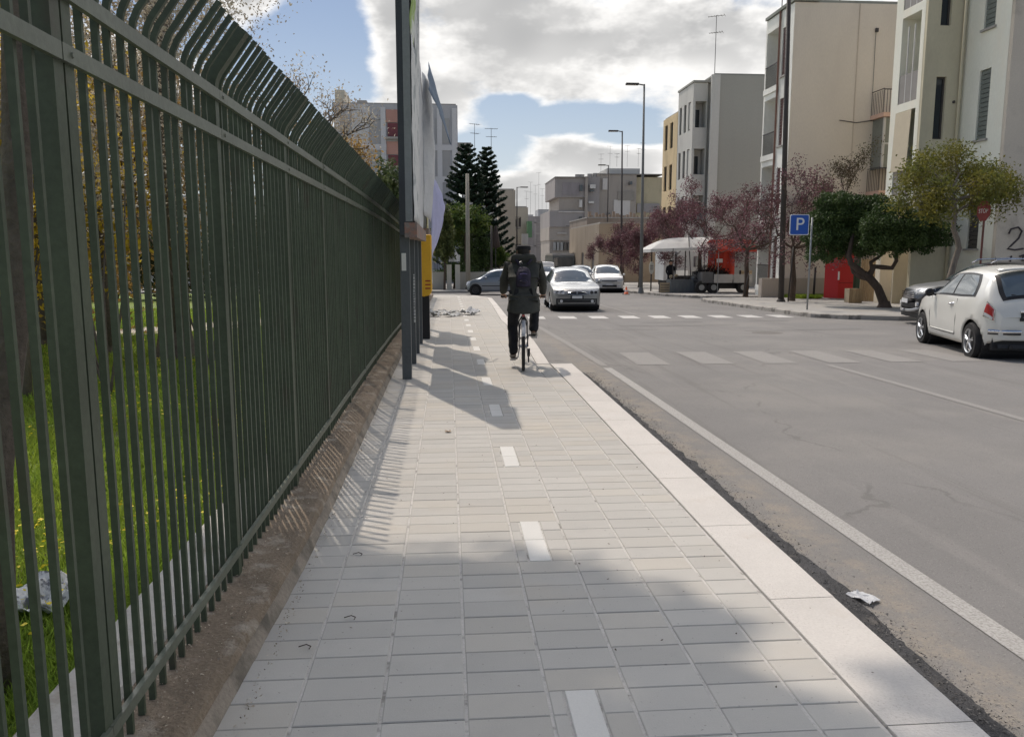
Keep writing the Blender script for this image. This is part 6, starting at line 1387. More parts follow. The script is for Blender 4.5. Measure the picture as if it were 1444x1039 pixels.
bk = thing('bicycle', 'dark bicycle with a grey mudguard, seen from behind under its rider', 'bicycle', (BX, BY, gz), R(-5.0))
M_bf = mat('bike_frame_paint', (.04, .042, .045), .4, .1, bump=0); M_alu = mat('aluminium', (.45, .45, .46), .35, .05, metal=.8, bump=0)
WR = .335; WB = 1.06
def bwheel(y, nm):
    o = MB(); o.tube([(0, y+math.cos(a)*(WR-.022), WR+math.sin(a)*(WR-.022)) for a in [i*2*math.pi/40 for i in range(40)]], .022, 8, closed=True); w = o.build('wheel', M_tyre, bk, smooth=True)
    r = MB(); r.tube([(0, y+math.cos(a)*(WR-.05), WR+math.sin(a)*(WR-.05)) for a in [i*2*math.pi/40 for i in range(40)]], .011, 6, closed=True); r.build('rim', M_alu, w, smooth=True)
    s = MB()
    for i in range(28): a = i*2*math.pi/28; s.tube([(.03*(-1)**i, y, WR), (0, y+math.cos(a)*(WR-.05), WR+math.sin(a)*(WR-.05))], .0013, 3, caps=False)
    s.cyl((0, y, WR), (1, 0, 0), .022, .10, 10); s.build('spokes', M_alu, w)
bwheel(0, 'r'); bwheel(WB, 'f')
BB_ = Vector((0, .43, .28)); ST = Vector((0, .22, .80)); HT = Vector((0, .86, .86)); HB = Vector((0, .91, .70))
f = MB(); f.tube([BB_, ST], .016, 8); f.tube([BB_, HB], .019, 8); f.tube([ST-Vector((0, -.01, .04)), HT-Vector((0, 0, .05))], .015, 8); f.tube([HT, HB], .018, 8)
for sx in (-.06, .06): f.tube([BB_, (sx, 0, WR)], .010, 6); f.tube([ST-Vector((0, 0, .05)), (sx*.8, .08, .60), (sx, 0, WR)], .009, 6); f.tube([HB, (sx, WB-.02, WR+.25), (sx, WB, WR)], .011, 6)
f.build('frame', M_bf, bk, smooth=True)
s = MB(); s.tube([ST, ST+Vector((0, -.045, .13))], .013, 8); s.build('seat_post', M_alu, bk)
s = MB(); s.grid(lambda u, v: (((v-.5)*2)*(.085*(1-u)**.8+.018), .08+.27*u, .955-.03*((v-.5)*2)**2-.02*u), 8, 8); so = s.build('saddle', M_trim, bk, smooth=True); so.modifiers.new('t', 'SOLIDIFY').thickness = .045
h = MB(); h.tube([HT, HT+Vector((0, -.02, .12))], .013, 8); h.tube([(-.29, .72, .97), (-.2, .80, .975), (0, .84, .98), (.2, .80, .975), (.29, .72, .97)], .011, 8); h.build('handlebar', M_alu, bk, smooth=True)
h = MB(); h.tube([(-.31, .70, .968), (-.20, .80, .975)], .017, 8); h.build('grip', M_trim, bk); h = MB(); h.tube([(.31, .70, .968), (.20, .80, .975)], .017, 8); h.build('grip', M_trim, bk)
g_ = MB(); g_.grid(lambda u, v: ((v-.5)*.055, math.cos(.35+2.3*u)*(WR+.022)*1.0, WR+math.sin(.35+2.3*u)*(WR+.022)-.008*((v-.5)*2)**2), 18, 4); go = g_.build('mudguard', mat('grey_mudguard', (.42, .43, .45), .4, .05, bump=0), bk, smooth=True); go.modifiers.new('t', 'SOLIDIFY').thickness = .003
rk = MB(); rk.box(-.018, -.03, .735, .018, -.005, .765); rk.build('rear_light', M_red, bk)
c_ = MB(); c_.tube([(.05, .43, .28), (.085, .46, .14+.0)], .010, 6); pd = Vector((0, 0, 0))
# cranks: left pedal low, right pedal high
PL = Vector((-.115, .40, .125)); PR = Vector((.115, .50, .44))
c_ = MB(); c_.tube([(-.05, .43, .28), (-.075, .405, .125)], .010, 6); c_.build('crank', M_alu, bk); c_ = MB(); c_.tube([(.05, .43, .28), (.075, .495, .44)], .010, 6); c_.build('crank', M_alu, bk)
c_ = MB(); c_.box(-.17, .36, .112, -.08, .45, .132); c_.build('pedal', M_trim, bk); c_ = MB(); c_.box(.08, .45, .428, .17, .54, .448); c_.build('pedal', M_trim, bk)
c_ = MB(); c_.cyl((.045, .43, .28), (1, 0, 0), .085, .006, 24); c_.build('chainring', M_alu, bk); c_ = MB(); c_.box(.05, .0, .20, .09, .06, .30); c_.box(.06, -.02, .12, .08, .05, .22); c_.build('derailleur', M_trim, bk)
# rider (same local frame)
M_skin = mat('skin', (.42, .25, .17), .55, .06, 6, 0, 0); M_jack = mat('dark_olive_jacket', (.046, .048, .042), .88, .15, 5, .5, 22, bdist=.02, stain=(.055, .057, .05), stsc=7, st=(.5, .75)); M_trou = mat('black_trousers', (.012, .013, .016), .9, .2, 8, .4, 25, bdist=.015); M_shoe = mat('grey_canvas_shoe', (.30, .28, .25), .85, .12, 20); M_sole = mat('pale_sole', (.42, .40, .37), .8); M_cap = mat('black_cap', (.012, .012, .014), .85)
pr = thing('person', 'cyclist in a dark hooded jacket, black trousers and black cap riding away on the footpath', 'person', (BX, BY, gz), R(-5.0))
HL, HR = Vector((-.105, .20, .99)), Vector((.105, .20, .99)); KL = Vector((-.15, .52, .58)); AL = Vector((-.135, .33, .20)); KR = Vector((.17, .66, .86)); AR = Vector((.145, .44, .50))
SL, SR = Vector((-.185, .36, 1.41)), Vector((.185, .36, 1.41)); EL_, ER = Vector((-.27, .48, 1.17)), Vector((.27, .48, 1.17)); WL, WRr = Vector((-.285, .66, 1.01)), Vector((.285, .66, 1.01))
V, Ed, Rd = [], [], []
V.append(Vector((0, .19, 1.0))); Rd.append(.12)
ch = chain([(0, .24, 1.13), (0, .31, 1.28), (0, .355, 1.40), (0, .37, 1.475)], [.115, .13, .11, .055], V, Ed, Rd, 0); chest = 3
hd_ = chain([(0, .385, 1.525), (0, .39, 1.575), (0, .395, 1.635), (0, .395, 1.675)], [(.060, .065), (.078, .092), (.080, .096), (.055, .065)], V, Ed, Rd, ch)
for S_, E_, W_ in ((SL, EL_, WL), (SR, ER, WRr)): chain([S_, (S_+E_)/2, E_, (E_+W_)/2, W_, W_+Vector((0, .04, -.015))], [.055, .047, .04, .036, .027, .030], V, Ed, Rd, chest)
for H_, K_, A_ in ((HL, KL, AL), (HR, KR, AR)): chain([H_, (H_+K_)/2, K_, (K_+A_)/2, A_, A_+Vector((0, .10, -.07))], [.085, .075, .055, .05, .035, .03], V, Ed, Rd, 0)
body = skin('body', V, Ed, Rd, M_skin, pr)
# hands with curled fingers on the grips
for sd, W_ in ((-1, WL), (1, WRr)):
    P_ = W_+Vector((0, .045, -.02)); V, Ed, Rd = [], [], []; V.append(P_); Rd.append((.034, .018))
    for i in range(4):
        o = Vector((sd*(-.030+.020*i), .0, 0)); l = (.9, 1, .95, .8)[i]; a = len(V); V.append(P_+o+Vector((0, .035, 0))); Rd.append(.0095); Ed.append((0, a))
        chain([P_+o+Vector((0, .062*l, -.012)), P_+o+Vector((0, .066*l, -.038)), P_+o+Vector((0, .045, -.050))], [.009, .0085, .0075], V, Ed, Rd, a)
    chain([P_+Vector((-sd*.035, .02, -.012)), P_+Vector((-sd*.045, .035, -.035)), P_+Vector((-sd*.030, .045, -.050))], [.011, .010, .008], V, Ed, Rd, 0)
    skin('hand', V, Ed, Rd, M_skin, pr, 1)
# face, ears, hair
fc = MB(); fc.lathe((0, .478, 1.60), [(.001, .028), (.010, .018), (.014, 0)], 8, 'y'); fc.build('nose', M_skin, pr, smooth=True)
for sx in (-1, 1):
    e = MB(); e.lathe((sx*.083, .392, 1.605), [(.001, sx*.012), (.022, sx*.010), (.026, 0), (.018, -sx*.008)], 10, 'x'); e.build('ear', M_skin, pr, smooth=True)
    e = MB(); e.lathe((sx*.03, .476, 1.62), [(.001, .008), (.010, .004), (.012, -.006)], 10, 'y'); e.build('eye', M_white_fr, pr, smooth=True)
e = MB(); e.box(-.022, .474, 1.562, .022, .482, 1.568); e.build('mouth', mat('lip', (.30, .12, .10), .6), pr)
e = MB(); e.lathe((0, .372, 1.585), [(.070, -.075), (.082, -.03), (.086, .02), (.084, .05)], 16); e.build('hair', mat('dark_hair', (.015, .012, .010), .7), pr, smooth=True)
cp = MB(); cp.lathe((0, .392, 1.625), [(.096, -.005), (.1, .0), (.101, .03), (.094, .052), (.06, .064), (.001, .068)], 22); co = cp.build('cap', M_cap, pr, smooth='auto'); pk = MB(); pk.grid(lambda u, v: ((u-.5)*.16*(1-.25*v*v), .47+.075*v*(1-(abs(u-.5)*1.5)**2), 1.632-.012*v), 10, 5); po = pk.build('cap_peak', M_cap, co, smooth=True); po.modifiers.new('t', 'SOLIDIFY').thickness = .006
# jacket: torso, long skirt and sleeves
V, Ed, Rd = [], [], []
V.append(Vector((0, .205, 1.06))); Rd.append((.195, .145))
a = chain([(0, .26, 1.20), (0, .31, 1.32)], [(.205, .155), (.205, .145)], V, Ed, Rd, 0); b = chain([(0, .35, 1.42), (0, .37, 1.475)], [(.14, .10), (.085, .085)], V, Ed, Rd, a)
chain([(0, .165, .96), (0, .15, .90)], [(.195, .16), (.195, .165)], V, Ed, Rd, 0)
for sd in (-1, 1):
    S_ = Vector((sd*.20, .355, 1.395)); E_ = Vector((sd*.272, .47, 1.17)); W_ = Vector((sd*.280, .655, 1.02)); chain([S_, (S_+E_)/2+Vector((sd*.01, 0, 0)), E_, (E_+W_)/2, W_], [.080, .075, .068, .060, .048], V, Ed, Rd, a)
jk = skin('jacket', V, Ed, Rd, M_jack, pr)
def rumple(o, amp, f, seed):
    me = o.data
    for v in me.vertices:
        q = mnoise.noise((v.co.x*f+seed, v.co.y*f, v.co.z*f*1.3))+.5*mnoise.noise((v.co.x*f*2.3, v.co.y*f*2.3+seed, v.co.z*f*2.6)); v.co += v.normal*q*amp
rumple(jk, .013, 9, 2)
sk = MB(); 
def skirt(u, v):
    a = u*2*math.pi; w = .190+.02*v+.008*math.sin(a*7+v*3); d = .16+.03*v; ct = math.cos(a); st = math.sin(a)
    return (ct*w, .19-.035*v+st*d+.10*v*max(0, st)*0, 1.03-.22*v-.04*max(0, -st)*v+.10*max(0, st)*v)
sk.grid(skirt, 36, 8); sko = sk.build('jacket_hem', M_jack, pr, smooth=True); sko.modifiers.new('t', 'SOLIDIFY').thickness = .012
V, Ed, Rd = [], [], []; V.append(Vector((0, .255, 1.475))); Rd.append((.19, .085)); chain([(-.13, .31, 1.475), (-.12, .38, 1.48)], [.075, .055], V, Ed, Rd, 0); chain([(.13, .31, 1.475), (.12, .38, 1.48)], [.075, .055], V, Ed, Rd, 0); chain([(0, .285, 1.575)], [(.125, .085)], V, Ed, Rd, 0); ho = skin('hood', V, Ed, Rd, M_jack, pr); rumple(ho, .012, 14, 5)
# trousers
V, Ed, Rd = [], [], []; V.append(Vector((0, .20, .97))); Rd.append((.15, .12))
for H_, K_, A_ in ((HL, KL, AL), (HR, KR, AR)): chain([H_, (H_+K_)/2, K_, (K_+A_)/2, A_+Vector((0, -.008, -.025))], [.108, .094, .080, .074, .066], V, Ed, Rd, 0)
tr = skin('trousers', V, Ed, Rd, M_trou, pr); rumple(tr, .010, 11, 7)
for sd, A_ in ((-1, AL), (1, AR)):
    c = A_; V, Ed, Rd = [], [], []; V.append(c+Vector((0, -.01, .01))); Rd.append(.042); chain([c+Vector((sd*.0, -.03, -.035)), ], [.038], V, Ed, Rd, 0); chain([c+Vector((sd*.01, .05, -.032)), c+Vector((sd*.02, .13, -.052)), c+Vector((sd*.025, .19, -.06))], [(.042, .038), (.045, .03), (.036, .022)], V, Ed, Rd, 0)
    so = skin('shoe', V, Ed, Rd, M_shoe, pr); s_ = MB(); s_.prism([(-.035, -.07), (.035, -.07), (.048, .06), (.045, .16), (.01, .225), (-.03, .20), (-.045, .10), (-.04, 0)], c+Vector((sd*.01, 0, -.094)), (1, 0, 0), (0, 1, 0), (0, 0, .022)); s_.build('sole', M_sole, so, wn=True)
# backpack hung on the shoulders
bp = thing('backpack', 'small dark purple backpack on the back of the cyclist', 'backpack', (BX, BY, gz), R(-5.0)); M_pack = mat('dark_purple_nylon', (.022, .018, .035), .7, .2, 10, .4, 30, stain=(.05, .04, .09), stsc=12, st=(.5, .7))
V, Ed, Rd = [], [], []; V.append(Vector((0, .125, 1.22))); Rd.append((.115, .07)); chain([(0, .155, 1.33), (0, .185, 1.40)], [(.10, .065), (.07, .045)], V, Ed, Rd, 0); chain([(0, .11, 1.12)], [(.11, .07)], V, Ed, Rd, 0); po = skin('bag', V, Ed, Rd, M_pack, bp); rumple(po, .010, 14, 3)
V, Ed, Rd = [], [], []; V.append(Vector((0, .055, 1.17))); Rd.append((.075, .035)); chain([(0, .065, 1.23)], [(.065, .03)], V, Ed, Rd, 0); skin('front_pocket', V, Ed, Rd, M_pack, bp)
for sd in (-1, 1):
    s_ = MB(); s_.tube([(sd*.05, .20, 1.42), (sd*.10, .235, 1.485), (sd*.13, .33, 1.50), (sd*.15, .45, 1.42)], .016, 6); s_.tube([(sd*.09, .13, 1.12), (sd*.17, .16, 1.20), (sd*.21, .27, 1.24)], .012, 6); s_.build('strap', M_pack, bp, smooth=True)
s_ = MB(); s_.tube([(-.045, .20, 1.43), (-.05, .185, 1.46), (-.03, .185, 1.47), (-.02, .20, 1.44)], .007, 5); s_.build('buckle', M_alu, bp)
s_ = MB(); s_.tube([(-.05, .048, 1.30), (0, .03, 1.31), (.05, .048, 1.30)], .006, 5); s_.build('zip', mat('violet_zip', (.10, .08, .2), .6), bp)
# ------------------------------------------------------------------ street furniture
M_pole = mat('dark_pole', (.055, .048, .045), .6, .15, 2, .1, 20); M_galv = mat('galvanised', (.30, .31, .31), .5, .1, 3, .1, 20, metal=.3); M_concp = mat('concrete_pole', (.30, .28, .24), .9, .12, 2, .3, 20)
M_lampg = mat('lamp_post_grey', (.15, .155, .155), .55, .1)
def street_lamp(px, Y, pyh, label, w=.075, arm=-1.0, pb=None, h=None):
    M_galv = M_lampg if Y < 50 else M_pole
    x, z = at(px, pyh, Y); g = G(Y); xb = at(pb, 400, Y)[0] if pb else x; t = thing('street_lamp', label, 'lamp post', (xb, Y, g), 0, 'tall lamp posts'); dx = x-xb
    m = MB(); m.tube([(0, 0, 0), (dx*.45, 0, (z-g)*.45), (dx, 0, z-g)], [w*1.35, w, w*.62], 10); m.build('pole', M_galv, t, smooth=True)
    m = MB(); m.tube([(dx, 0, z-g-.05), (dx+arm*.35, 0, z-g)], .035, 6); m.build('arm', M_galv, t); m = MB(); m.box(dx+arm*.30, -.12, z-g-.05, dx+arm*.95, .12, z-g+.04); ho = m.build('lamp_head', M_pole, t); m = MB(); m.box(dx+arm*.45, -.09, z-g-.062, dx+arm*.9, .09, z-g-.051); m.build('lens', M_lamp, ho)
    m = MB(); m.lathe((0, 0, 0), [(w*2.2, 0), (w*2.2, .03), (w*1.6, .25), (w*1.4, .3)], 12); m.build('base_sleeve', M_galv, t)
street_lamp(908.5, 42, 119, 'tallest, nearest lamp post, rising in front of the sky beside the grey green block', pb=904)
street_lamp(877.5, 56, 185, 'second lamp post, left of the tallest one', w=.07, pb=876)
street_lamp(858, 75, 233, 'third lamp post, before the stepped brown complex', w=.07)
street_lamp(807, 120, 319, 'small far lamp post before the pale shop windows of the stepped complex', w=.08, arm=-1.0)
street_lamp(729, 84, 264, 'lamp post left of the far street against the sky', w=.08, arm=1.2)
# leaning dark mast in front of the pinkish block
Y = 30.8; g = G(Y); xb = at(1101, 430, Y)[0]; xt, zt_ = at(1114, -60, Y)
t = thing('mast', 'tall dark slightly leaning mast beside the nearest purple tree', 'mast', (xb, Y, g)); m = MB(); m.tube([(0, 0, 0), (xt-xb, 0, zt_-g)], [.115, .075], 12); m.build('pole', M_pole, t, smooth=True); m = MB(); m.lathe((0, 0, 0), [(.17, 0), (.17, .04), (.125, .12)], 12); m.build('base', M_pole, t)
m = MB(); m.box(xt-xb-1.2, -.15, zt_-g-.05, xt-xb, .15, zt_-g+.06); m.build('lamp_head', M_pole, t)
for (pa, pb_, pt_, Yy, lb, r_) in ((1195-78, 1116, 330, 31.3, 'thin dark stake leaning right of the leaning mast', .03),):
    pass
def stake(px0, py0, px1, py1, Y, r, label, name='tree_stake', m_=None, group=None, cat='stake'):
    x0, z0 = at(px0, py0, Y); x1, z1 = at(px1, py1, Y); g = G(Y); m = MB(); m.tube([(0, 0, 0), (x1-x0, 0, z1-g)], [r, r*.9], 7); o = m.build(name, m_ or M_pole, None, smooth=True); o.location = (x0, Y, g); return tag(o, label, cat, group)
stake(1111, 430, 1119, 348, 31.0, .032, 'thin leaning stake just right of the nearest purple tree trunk')
stake(1049, 423, 1056, 385, 36.2, .028, 'short stake by the trunk in front of the flatbed truck')
stake(975, 416, 971, 330, 42.5, .028, 'thin pole on the left of the tree at the market stall')
stake(1148, 402, 1150, 377, 34.6, .05, 'short black bollard before the pinkish wall', 'bollard', cat='bollard')
# parking sign
Y = 25.0; x, z = at(1138, 436, Y); g = G(Y); t = thing('parking_sign', 'blue square parking sign with a white P on a thin grey pole', 'sign', (x, Y, g)); s_ = Y/1130.0
zt_ = at(0, 300, Y)[1]-g; zb_ = at(0, 328, Y)[1]-g; cx = at(1142.5, 0, Y)[0]-x; hw = .315
m = MB(); m.tube([(0, 0, 0), (.03, .03, zt_-.05)], .03, 8); m.build('pole', M_galv, t, smooth=True)
mb_blue = mat('sign_blue', (.015, .09, .42), .45, .03, bump=0); wh = mat('sign_white', (.72, .73, .74), .5, .03, bump=0)
def rpoly(w, h, r): 
    p = []
    for (cx_, cy_, a0) in ((w-r, h-r, 0), (-w+r, h-r, 90), (-w+r, -h+r, 180), (w-r, -h+r, 270)):
        for k in range(4): a = R(a0+30*k); p.append((cx_+r*math.cos(a), cy_+r*math.sin(a)))
    return p
zc = (zt_+zb_)/2
m = MB(); m.prism(rpoly(hw, .325, .05), (cx, -.045, zc), (1, 0, 0), (0, 0, 1), (0, .02, 0)); m.build('sign_back', wh, t, wn=True); m = MB(); m.prism(rpoly(hw-.025, .30, .045), (cx, -.050, zc), (1, 0, 0), (0, 0, 1), (0, .004, 0)); m.build('sign_face', mb_blue, t, wn=True)
flat_text('letter', 'P', .56, wh, t, (cx+.01, -.053, zc), (math.pi/2, 0, 0), .001).scale = (1.05, 1, 1)
o_ = t.children[-1]
# octagonal stop sign seen from the side/back
Y = 22.2; x, z = at(1387, 300, Y); g = G(Y); zc = at(0, 292, Y)[1]-g; t = thing('stop_sign', 'dull red octagonal road sign turned sideways in front of the corner building', 'sign', (x, Y, g), R(-90))
m = MB(); m.tube([(0, .03, 0), (0, .03, zc+.2)], .03, 8); m.build('pole', mat('rust_pole', (.16, .06, .045), .7, .2), t, smooth=True)
oc = [(math.cos(R(22.5+45*k))*.30, math.sin(R(22.5+45*k))*.30) for k in range(8)]; m = MB(); m.prism(oc, (0, -.01, zc), (1, 0, 0), (0, 0, 1), (0, .02, 0)); m.build('sign_face', mat('dull_sign_red', (.26, .05, .045), .6, .15), t, wn=True)
flat_text('letter', 'STOP', .17, wh, t, (0, -.012, zc), (math.pi/2, 0, 0), .001)
# oval white bus sign
Y = 45; x, z = at(918, 408, Y); g = G(Y); t = thing('oval_sign', 'white oval sign board on a dark post by the foot of the tallest lamp', 'sign', (x, Y, g)); zc = at(0, 379, Y)[1]-g
m = MB(); m.tube([(0, .04, 0), (0, .04, zc+.9)], .04, 8); m.build('pole', M_pole, t); el = [(math.cos(i*.5236)*.15, math.sin(i*.5236)*.36) for i in range(12)]; m = MB(); m.prism(el, (0, -.02, zc), (1, 0, 0), (0, 0, 1), (0, .03, 0)); m.build('sign_face', mat('weathered_white', (.55, .55, .5), .7, .1), t, wn=True)
m = MB(); [m.box(-.08, -.026, zc+.1-.1*i, .08, -.022, zc+.13-.1*i) for i in range(3)]; m.build('sign_print', M_pole, t)
# traffic cone
Y = 43.5; x = at(883, 415, Y)[0]; t = thing('traffic_cone', 'small orange traffic cone on the road by the far kerb', 'cone', (x, Y, G(Y)-.12)); om = mat('cone_orange', (.62, .12, .04), .6, .05, bump=0)
m = MB(); m.lathe((0, 0, 0), [(.15, .03), (.12, .04), (.03, .42), (.001, .43)], 14); m.build('cone_body', om, t, smooth=True); m = MB(); m.box(-.18, -.18, 0, .18, .18, .035); m.build('base', M_trim, t); m = MB(); m.lathe((0, 0, 0), [(.098, .16), (.077, .24)], 14); m.build('band', wh, t)
# red kiosk, green cupboard, wooden fence, gate post, junction
Y = 32.5; g = G(Y); X = lambda px: at(px, 0, Y)[0]; Z = lambda py: at(0, py, Y)[1]
t = thing('kiosk', 'bright red metal vending kiosk behind the twisted evergreen trunk', 'kiosk', (X(1209), Y, g)); red = mat('kiosk_red', (.46, .018, .022), .45, .06, 2, .05, 20)
m = MB(); m.box(X(1205), Y, g+.06, X(1227), Y+1.1, Z(349)); m.build('body', red, t, rel=t.location); m = MB(); m.obox((X(1205)-.003, Y+.0, g+.06), (X(1192)-X(1205), .45, 0), (.02, .05, 0), (0, 0, Z(353)-g-.1)); m.build('door', red, t, rel=t.location)
m = MB(); m.box(X(1212), Y-.012, Z(357.5), X(1220), Y-.003, Z(354)); m.build('name_plate', wh, t, rel=t.location); m = MB(); m.box(X(1204), Y-.03, Z(398), X(1206), Y-.004, Z(385)); m.build('handle', wh, t, rel=t.location)
m = MB(); m.box(X(1205)+.03, Y-.010, Z(403), X(1227)-.03, Y-.003, Z(402)); m.box(X(1205)+.03, Y-.008, Z(372), X(1227)-.03, Y-.003, Z(371.4)); m.build('panel_seam', mat('seam_red', (.2, .01, .01), .6), t, rel=t.location)
m = MB(); m.box(X(1200), Y-.1, g, X(1228), Y+1.15, g+.055); m.build('plinth', M_conc, t, rel=t.location)
t = thing('cupboard', 'dark green metal cupboard right of the red kiosk', 'cupboard', (X(1236), Y+.4, g)); m = MB(); m.box(X(1230), Y+.4, g, X(1244), Y+1.2, Z(348)); m.build('body', mat('cupboard_green', (.035, .075, .055), .6, .1), t, rel=t.location); m = MB(); m.box(X(1236.6), Y+.392, g+.1, X(1237.2), Y+.398, Z(350)); m.build('door_gap', M_trim, t, rel=t.location)
t = thing('wooden_fence', 'fence of upright wooden boards beside the gate pillar', 'fence', (X(1255), Y-1.2, g)); wd = mat('weathered_wood', (.36, .27, .17), .9, .2, 3, .4, 20, objv=.15, stretch=(1, 1, .2))
Y2 = Y-1.6
for i in range(8):
    xx = at(1238+i*3.6, 0, Y2)[0]; mb = MB(); mb.box(xx, Y2, G(Y2), xx+.085, Y2+.02, at(0, 366+(.6 if i % 2 else 0), Y2)[1]); mb.build('board', wd, t, rel=t.location)
mb = MB(); mb.box(at(1237, 0, Y2)[0], Y2+.022, G(Y2)+.35, at(1266, 0, Y2)[0], Y2+.06, G(Y2)+.42); mb.box(at(1237, 0, Y2)[0], Y2+.022, G(Y2)+1.0, at(1266, 0, Y2)[0], Y2+.06, G(Y2)+1.07); mb.build('rail', wd, t, rel=t.location)
Y3 = 29.6; t = thing('gate_pillar', 'cream rendered gate pillar at the end of the wooden fence', 'pillar', (at(1275, 0, Y3)[0], Y3, G(Y3)))
mb = MB(); mb.box(at(1266, 0, Y3)[0], Y3, G(Y3), at(1284, 0, Y3)[0], Y3+.35, at(0, 352, Y3)[1]); mb.build('shaft', stucco('pillar_render', (.52, .47, .38)), t, rel=t.location); mb = MB(); mb.box(at(1265, 0, Y3)[0], Y3-.03, at(0, 352, Y3)[1]+.002, at(1285, 0, Y3)[0], Y3+.38, at(0, 350, Y3)[1]+.03); mb.build('cap', M_conc, t, rel=t.location)
t = thing('crate', 'small wooden board box at the foot of the wooden fence', 'crate', (at(1232, 0, 29.4)[0], 29.4, G(29.4))); mb = MB()
for i in range(4): b = MB(); b.box(-.25+.26*i*.5, 0, 0, -.25+.26*i*.5+.12, .02, .55); b.build('board', wd, t)
mb.box(-.24, .03, .02, .25, .4, .54); mb.build('box_body', mat('box_wood', (.38, .31, .22), .9, .15), t)
# grass verge and low plinth before the pinkish block
g = np.random.default_rng(9); N = 9000; x = g.uniform(15.1, 18.0, N); y = g.uniform(33.6, 35.4, N); z = np.array([G(q) for q in y]); h = .06+.14*g.random(N); a = g.uniform(0, 6.28, N)
npmesh('verge_grass', np.stack([np.stack([x-np.cos(a)*.02, y-np.sin(a)*.02, z], 1), np.stack([x+np.cos(a)*.02, y+np.sin(a)*.02, z], 1), np.stack([x+g.normal(0, .05, N), y+g.normal(0, .05, N), z+h], 1)], 1), 3, M_grass)['kind'] = 'stuff'
mb = MB(); mb.box(14.2, 35.6, G(35.6)-.1, 19.2, 35.99, G(35.6)+.85); tag(mb.build('wall_plinth', stucco('plinth_render', (.36, .31, .26))), 'low dull plinth along the foot of the pinkish side wall', 'plinth')
# ------------------------------------------------------------------ market stall and trucks
Y = 44.0; g = G(Y)
X = lambda px, y=Y: at(px+12, 0, y)[0]; Z = lambda py, y=Y: at(0, py, y)[1]
t = thing('market_umbrella', 'wide white market canopy spread beside the white van box', 'canopy', (X(955), Y, g))
cv = mat('canopy_canvas', (.70, .70, .68), .8, .05, 3, .1, 10, trans=.25)
apex = (X(968), Y+.3, Z(335)); rim = []
xs0, xs1 = X(906), X(1026)
for (fx, fy, zz) in ((0, -1.3, 351), (.25, -1.5, 350), (.5, -1.6, 349), (.75, -1.5, 349), (1, -1.3, 348), (1, 1.2, 350), (.5, 1.6, 350), (0, 1.2, 352)): rim.append((xs0+(xs1-xs0)*fx, Y+fy, Z(zz)))
for i in range(8):
    a, b = rim[i], rim[(i+1) % 8]; mb = MB(); mid = lambda p, q, k, s: tuple(p[j]+(q[j]-p[j])*k-(s if j == 2 else 0) for j in range(3))
    r1 = [mid(a, apex, k/5, -.26*math.sin(k/5*3.14)) for k in range(6)]; r2 = [mid(b, apex, k/5, -.26*math.sin(k/5*3.14)) for k in range(6)]
    for k in range(5): mb.quad(r1[k], r2[k], r2[k+1], r1[k+1])
    mb.quad(a, b, (b[0], b[1], b[2]-.16), (a[0], a[1], a[2]-.16)); mb.build('canopy_panel', cv, t, rel=t.location)
mb = MB(); mb.tube([(apex[0], apex[1], g), (apex[0], apex[1], apex[2])], .035, 8); [mb.tube([(rim[k][0], rim[k][1], rim[k][2]-.05), (apex[0], apex[1], apex[2]-.35)], .015, 4) for k in range(8)]; [mb.tube([(rim[k][0]*.97+X(968)*.03, rim[k][1], g), rim[k]], .022, 5) for k in (1, 3)]; mb.build('poles', M_pole, t, rel=t.location)
# white box van behind
t = thing('van', 'white box van with open side parked under the market canopy', 'van', (X(985), Y+3.2, g)); wv = mat('van_white', (.52, .53, .53), .6, .08, 2)
yv = 46.8; gv = G(yv); XX = lambda px: at(px, 0, yv)[0]; ZZ = lambda py: at(0, py, yv)[1]
mb = MB(); mb.box(XX(946), yv, ZZ(398), XX(962), yv+2, ZZ(352)); mb.box(XX(966), yv, ZZ(383), XX(1005), yv+2, ZZ(347)); mb.build('body', wv, t, rel=t.location)
mb = MB(); mb.box(XX(990), yv-.03, ZZ(378), XX(1002), yv-.003, ZZ(362)); mb.build('window', M_cglass, t, rel=t.location); mb = MB(); mb.box(XX(948), yv-.03, ZZ(375), XX(956), yv-.003, ZZ(357)); mb.build('side_panel', M_white_fr, t, rel=t.location)
mb = MB(); [mb.cyl((XX(p), yv+.2, gv+.33), (0, 1, 0), .36, .3, 18) for p in (958, 1001)]; mb.build('wheels', M_tyre, t, rel=t.location); mb = MB(); mb.box(XX(950), yv+.1, gv+.3, XX(1005), yv+1.8, ZZ(392)); mb.build('chassis', M_trim, t, rel=t.location)
# flatbed truck with red tented load
yf = 41.3; gf = G(yf); XX = lambda px: at(px, 0, yf)[0]; ZZ = lambda py: at(0, py, yf)[1]
t = thing('flatbed_truck', 'small flatbed truck with pale drop sides standing under a red awning', 'truck', (XX(1040), yf, gf))
mb = MB(); mb.box(XX(1000), yf+.1, ZZ(402), XX(1078), yf+1.9, ZZ(399)); mb.build('bed', M_trim, t, rel=t.location)
for i, (a, b) in enumerate(((1021, 1049), (1050, 1078))): mb = MB(); mb.box(XX(a), yf, ZZ(402), XX(b)-.02, yf+.04, ZZ(389)); mb.build('drop_side', mat('grey_side_board', (.40, .39, .37), .8, .12, 3), t, rel=t.location)
mb = MB(); mb.box(XX(1004), yf+.05, ZZ(402), XX(1020), yf+1.9, ZZ(386)); mb.build('tool_box', mat('tool_box_grey', (.12, .12, .12), .7), t, rel=t.location)
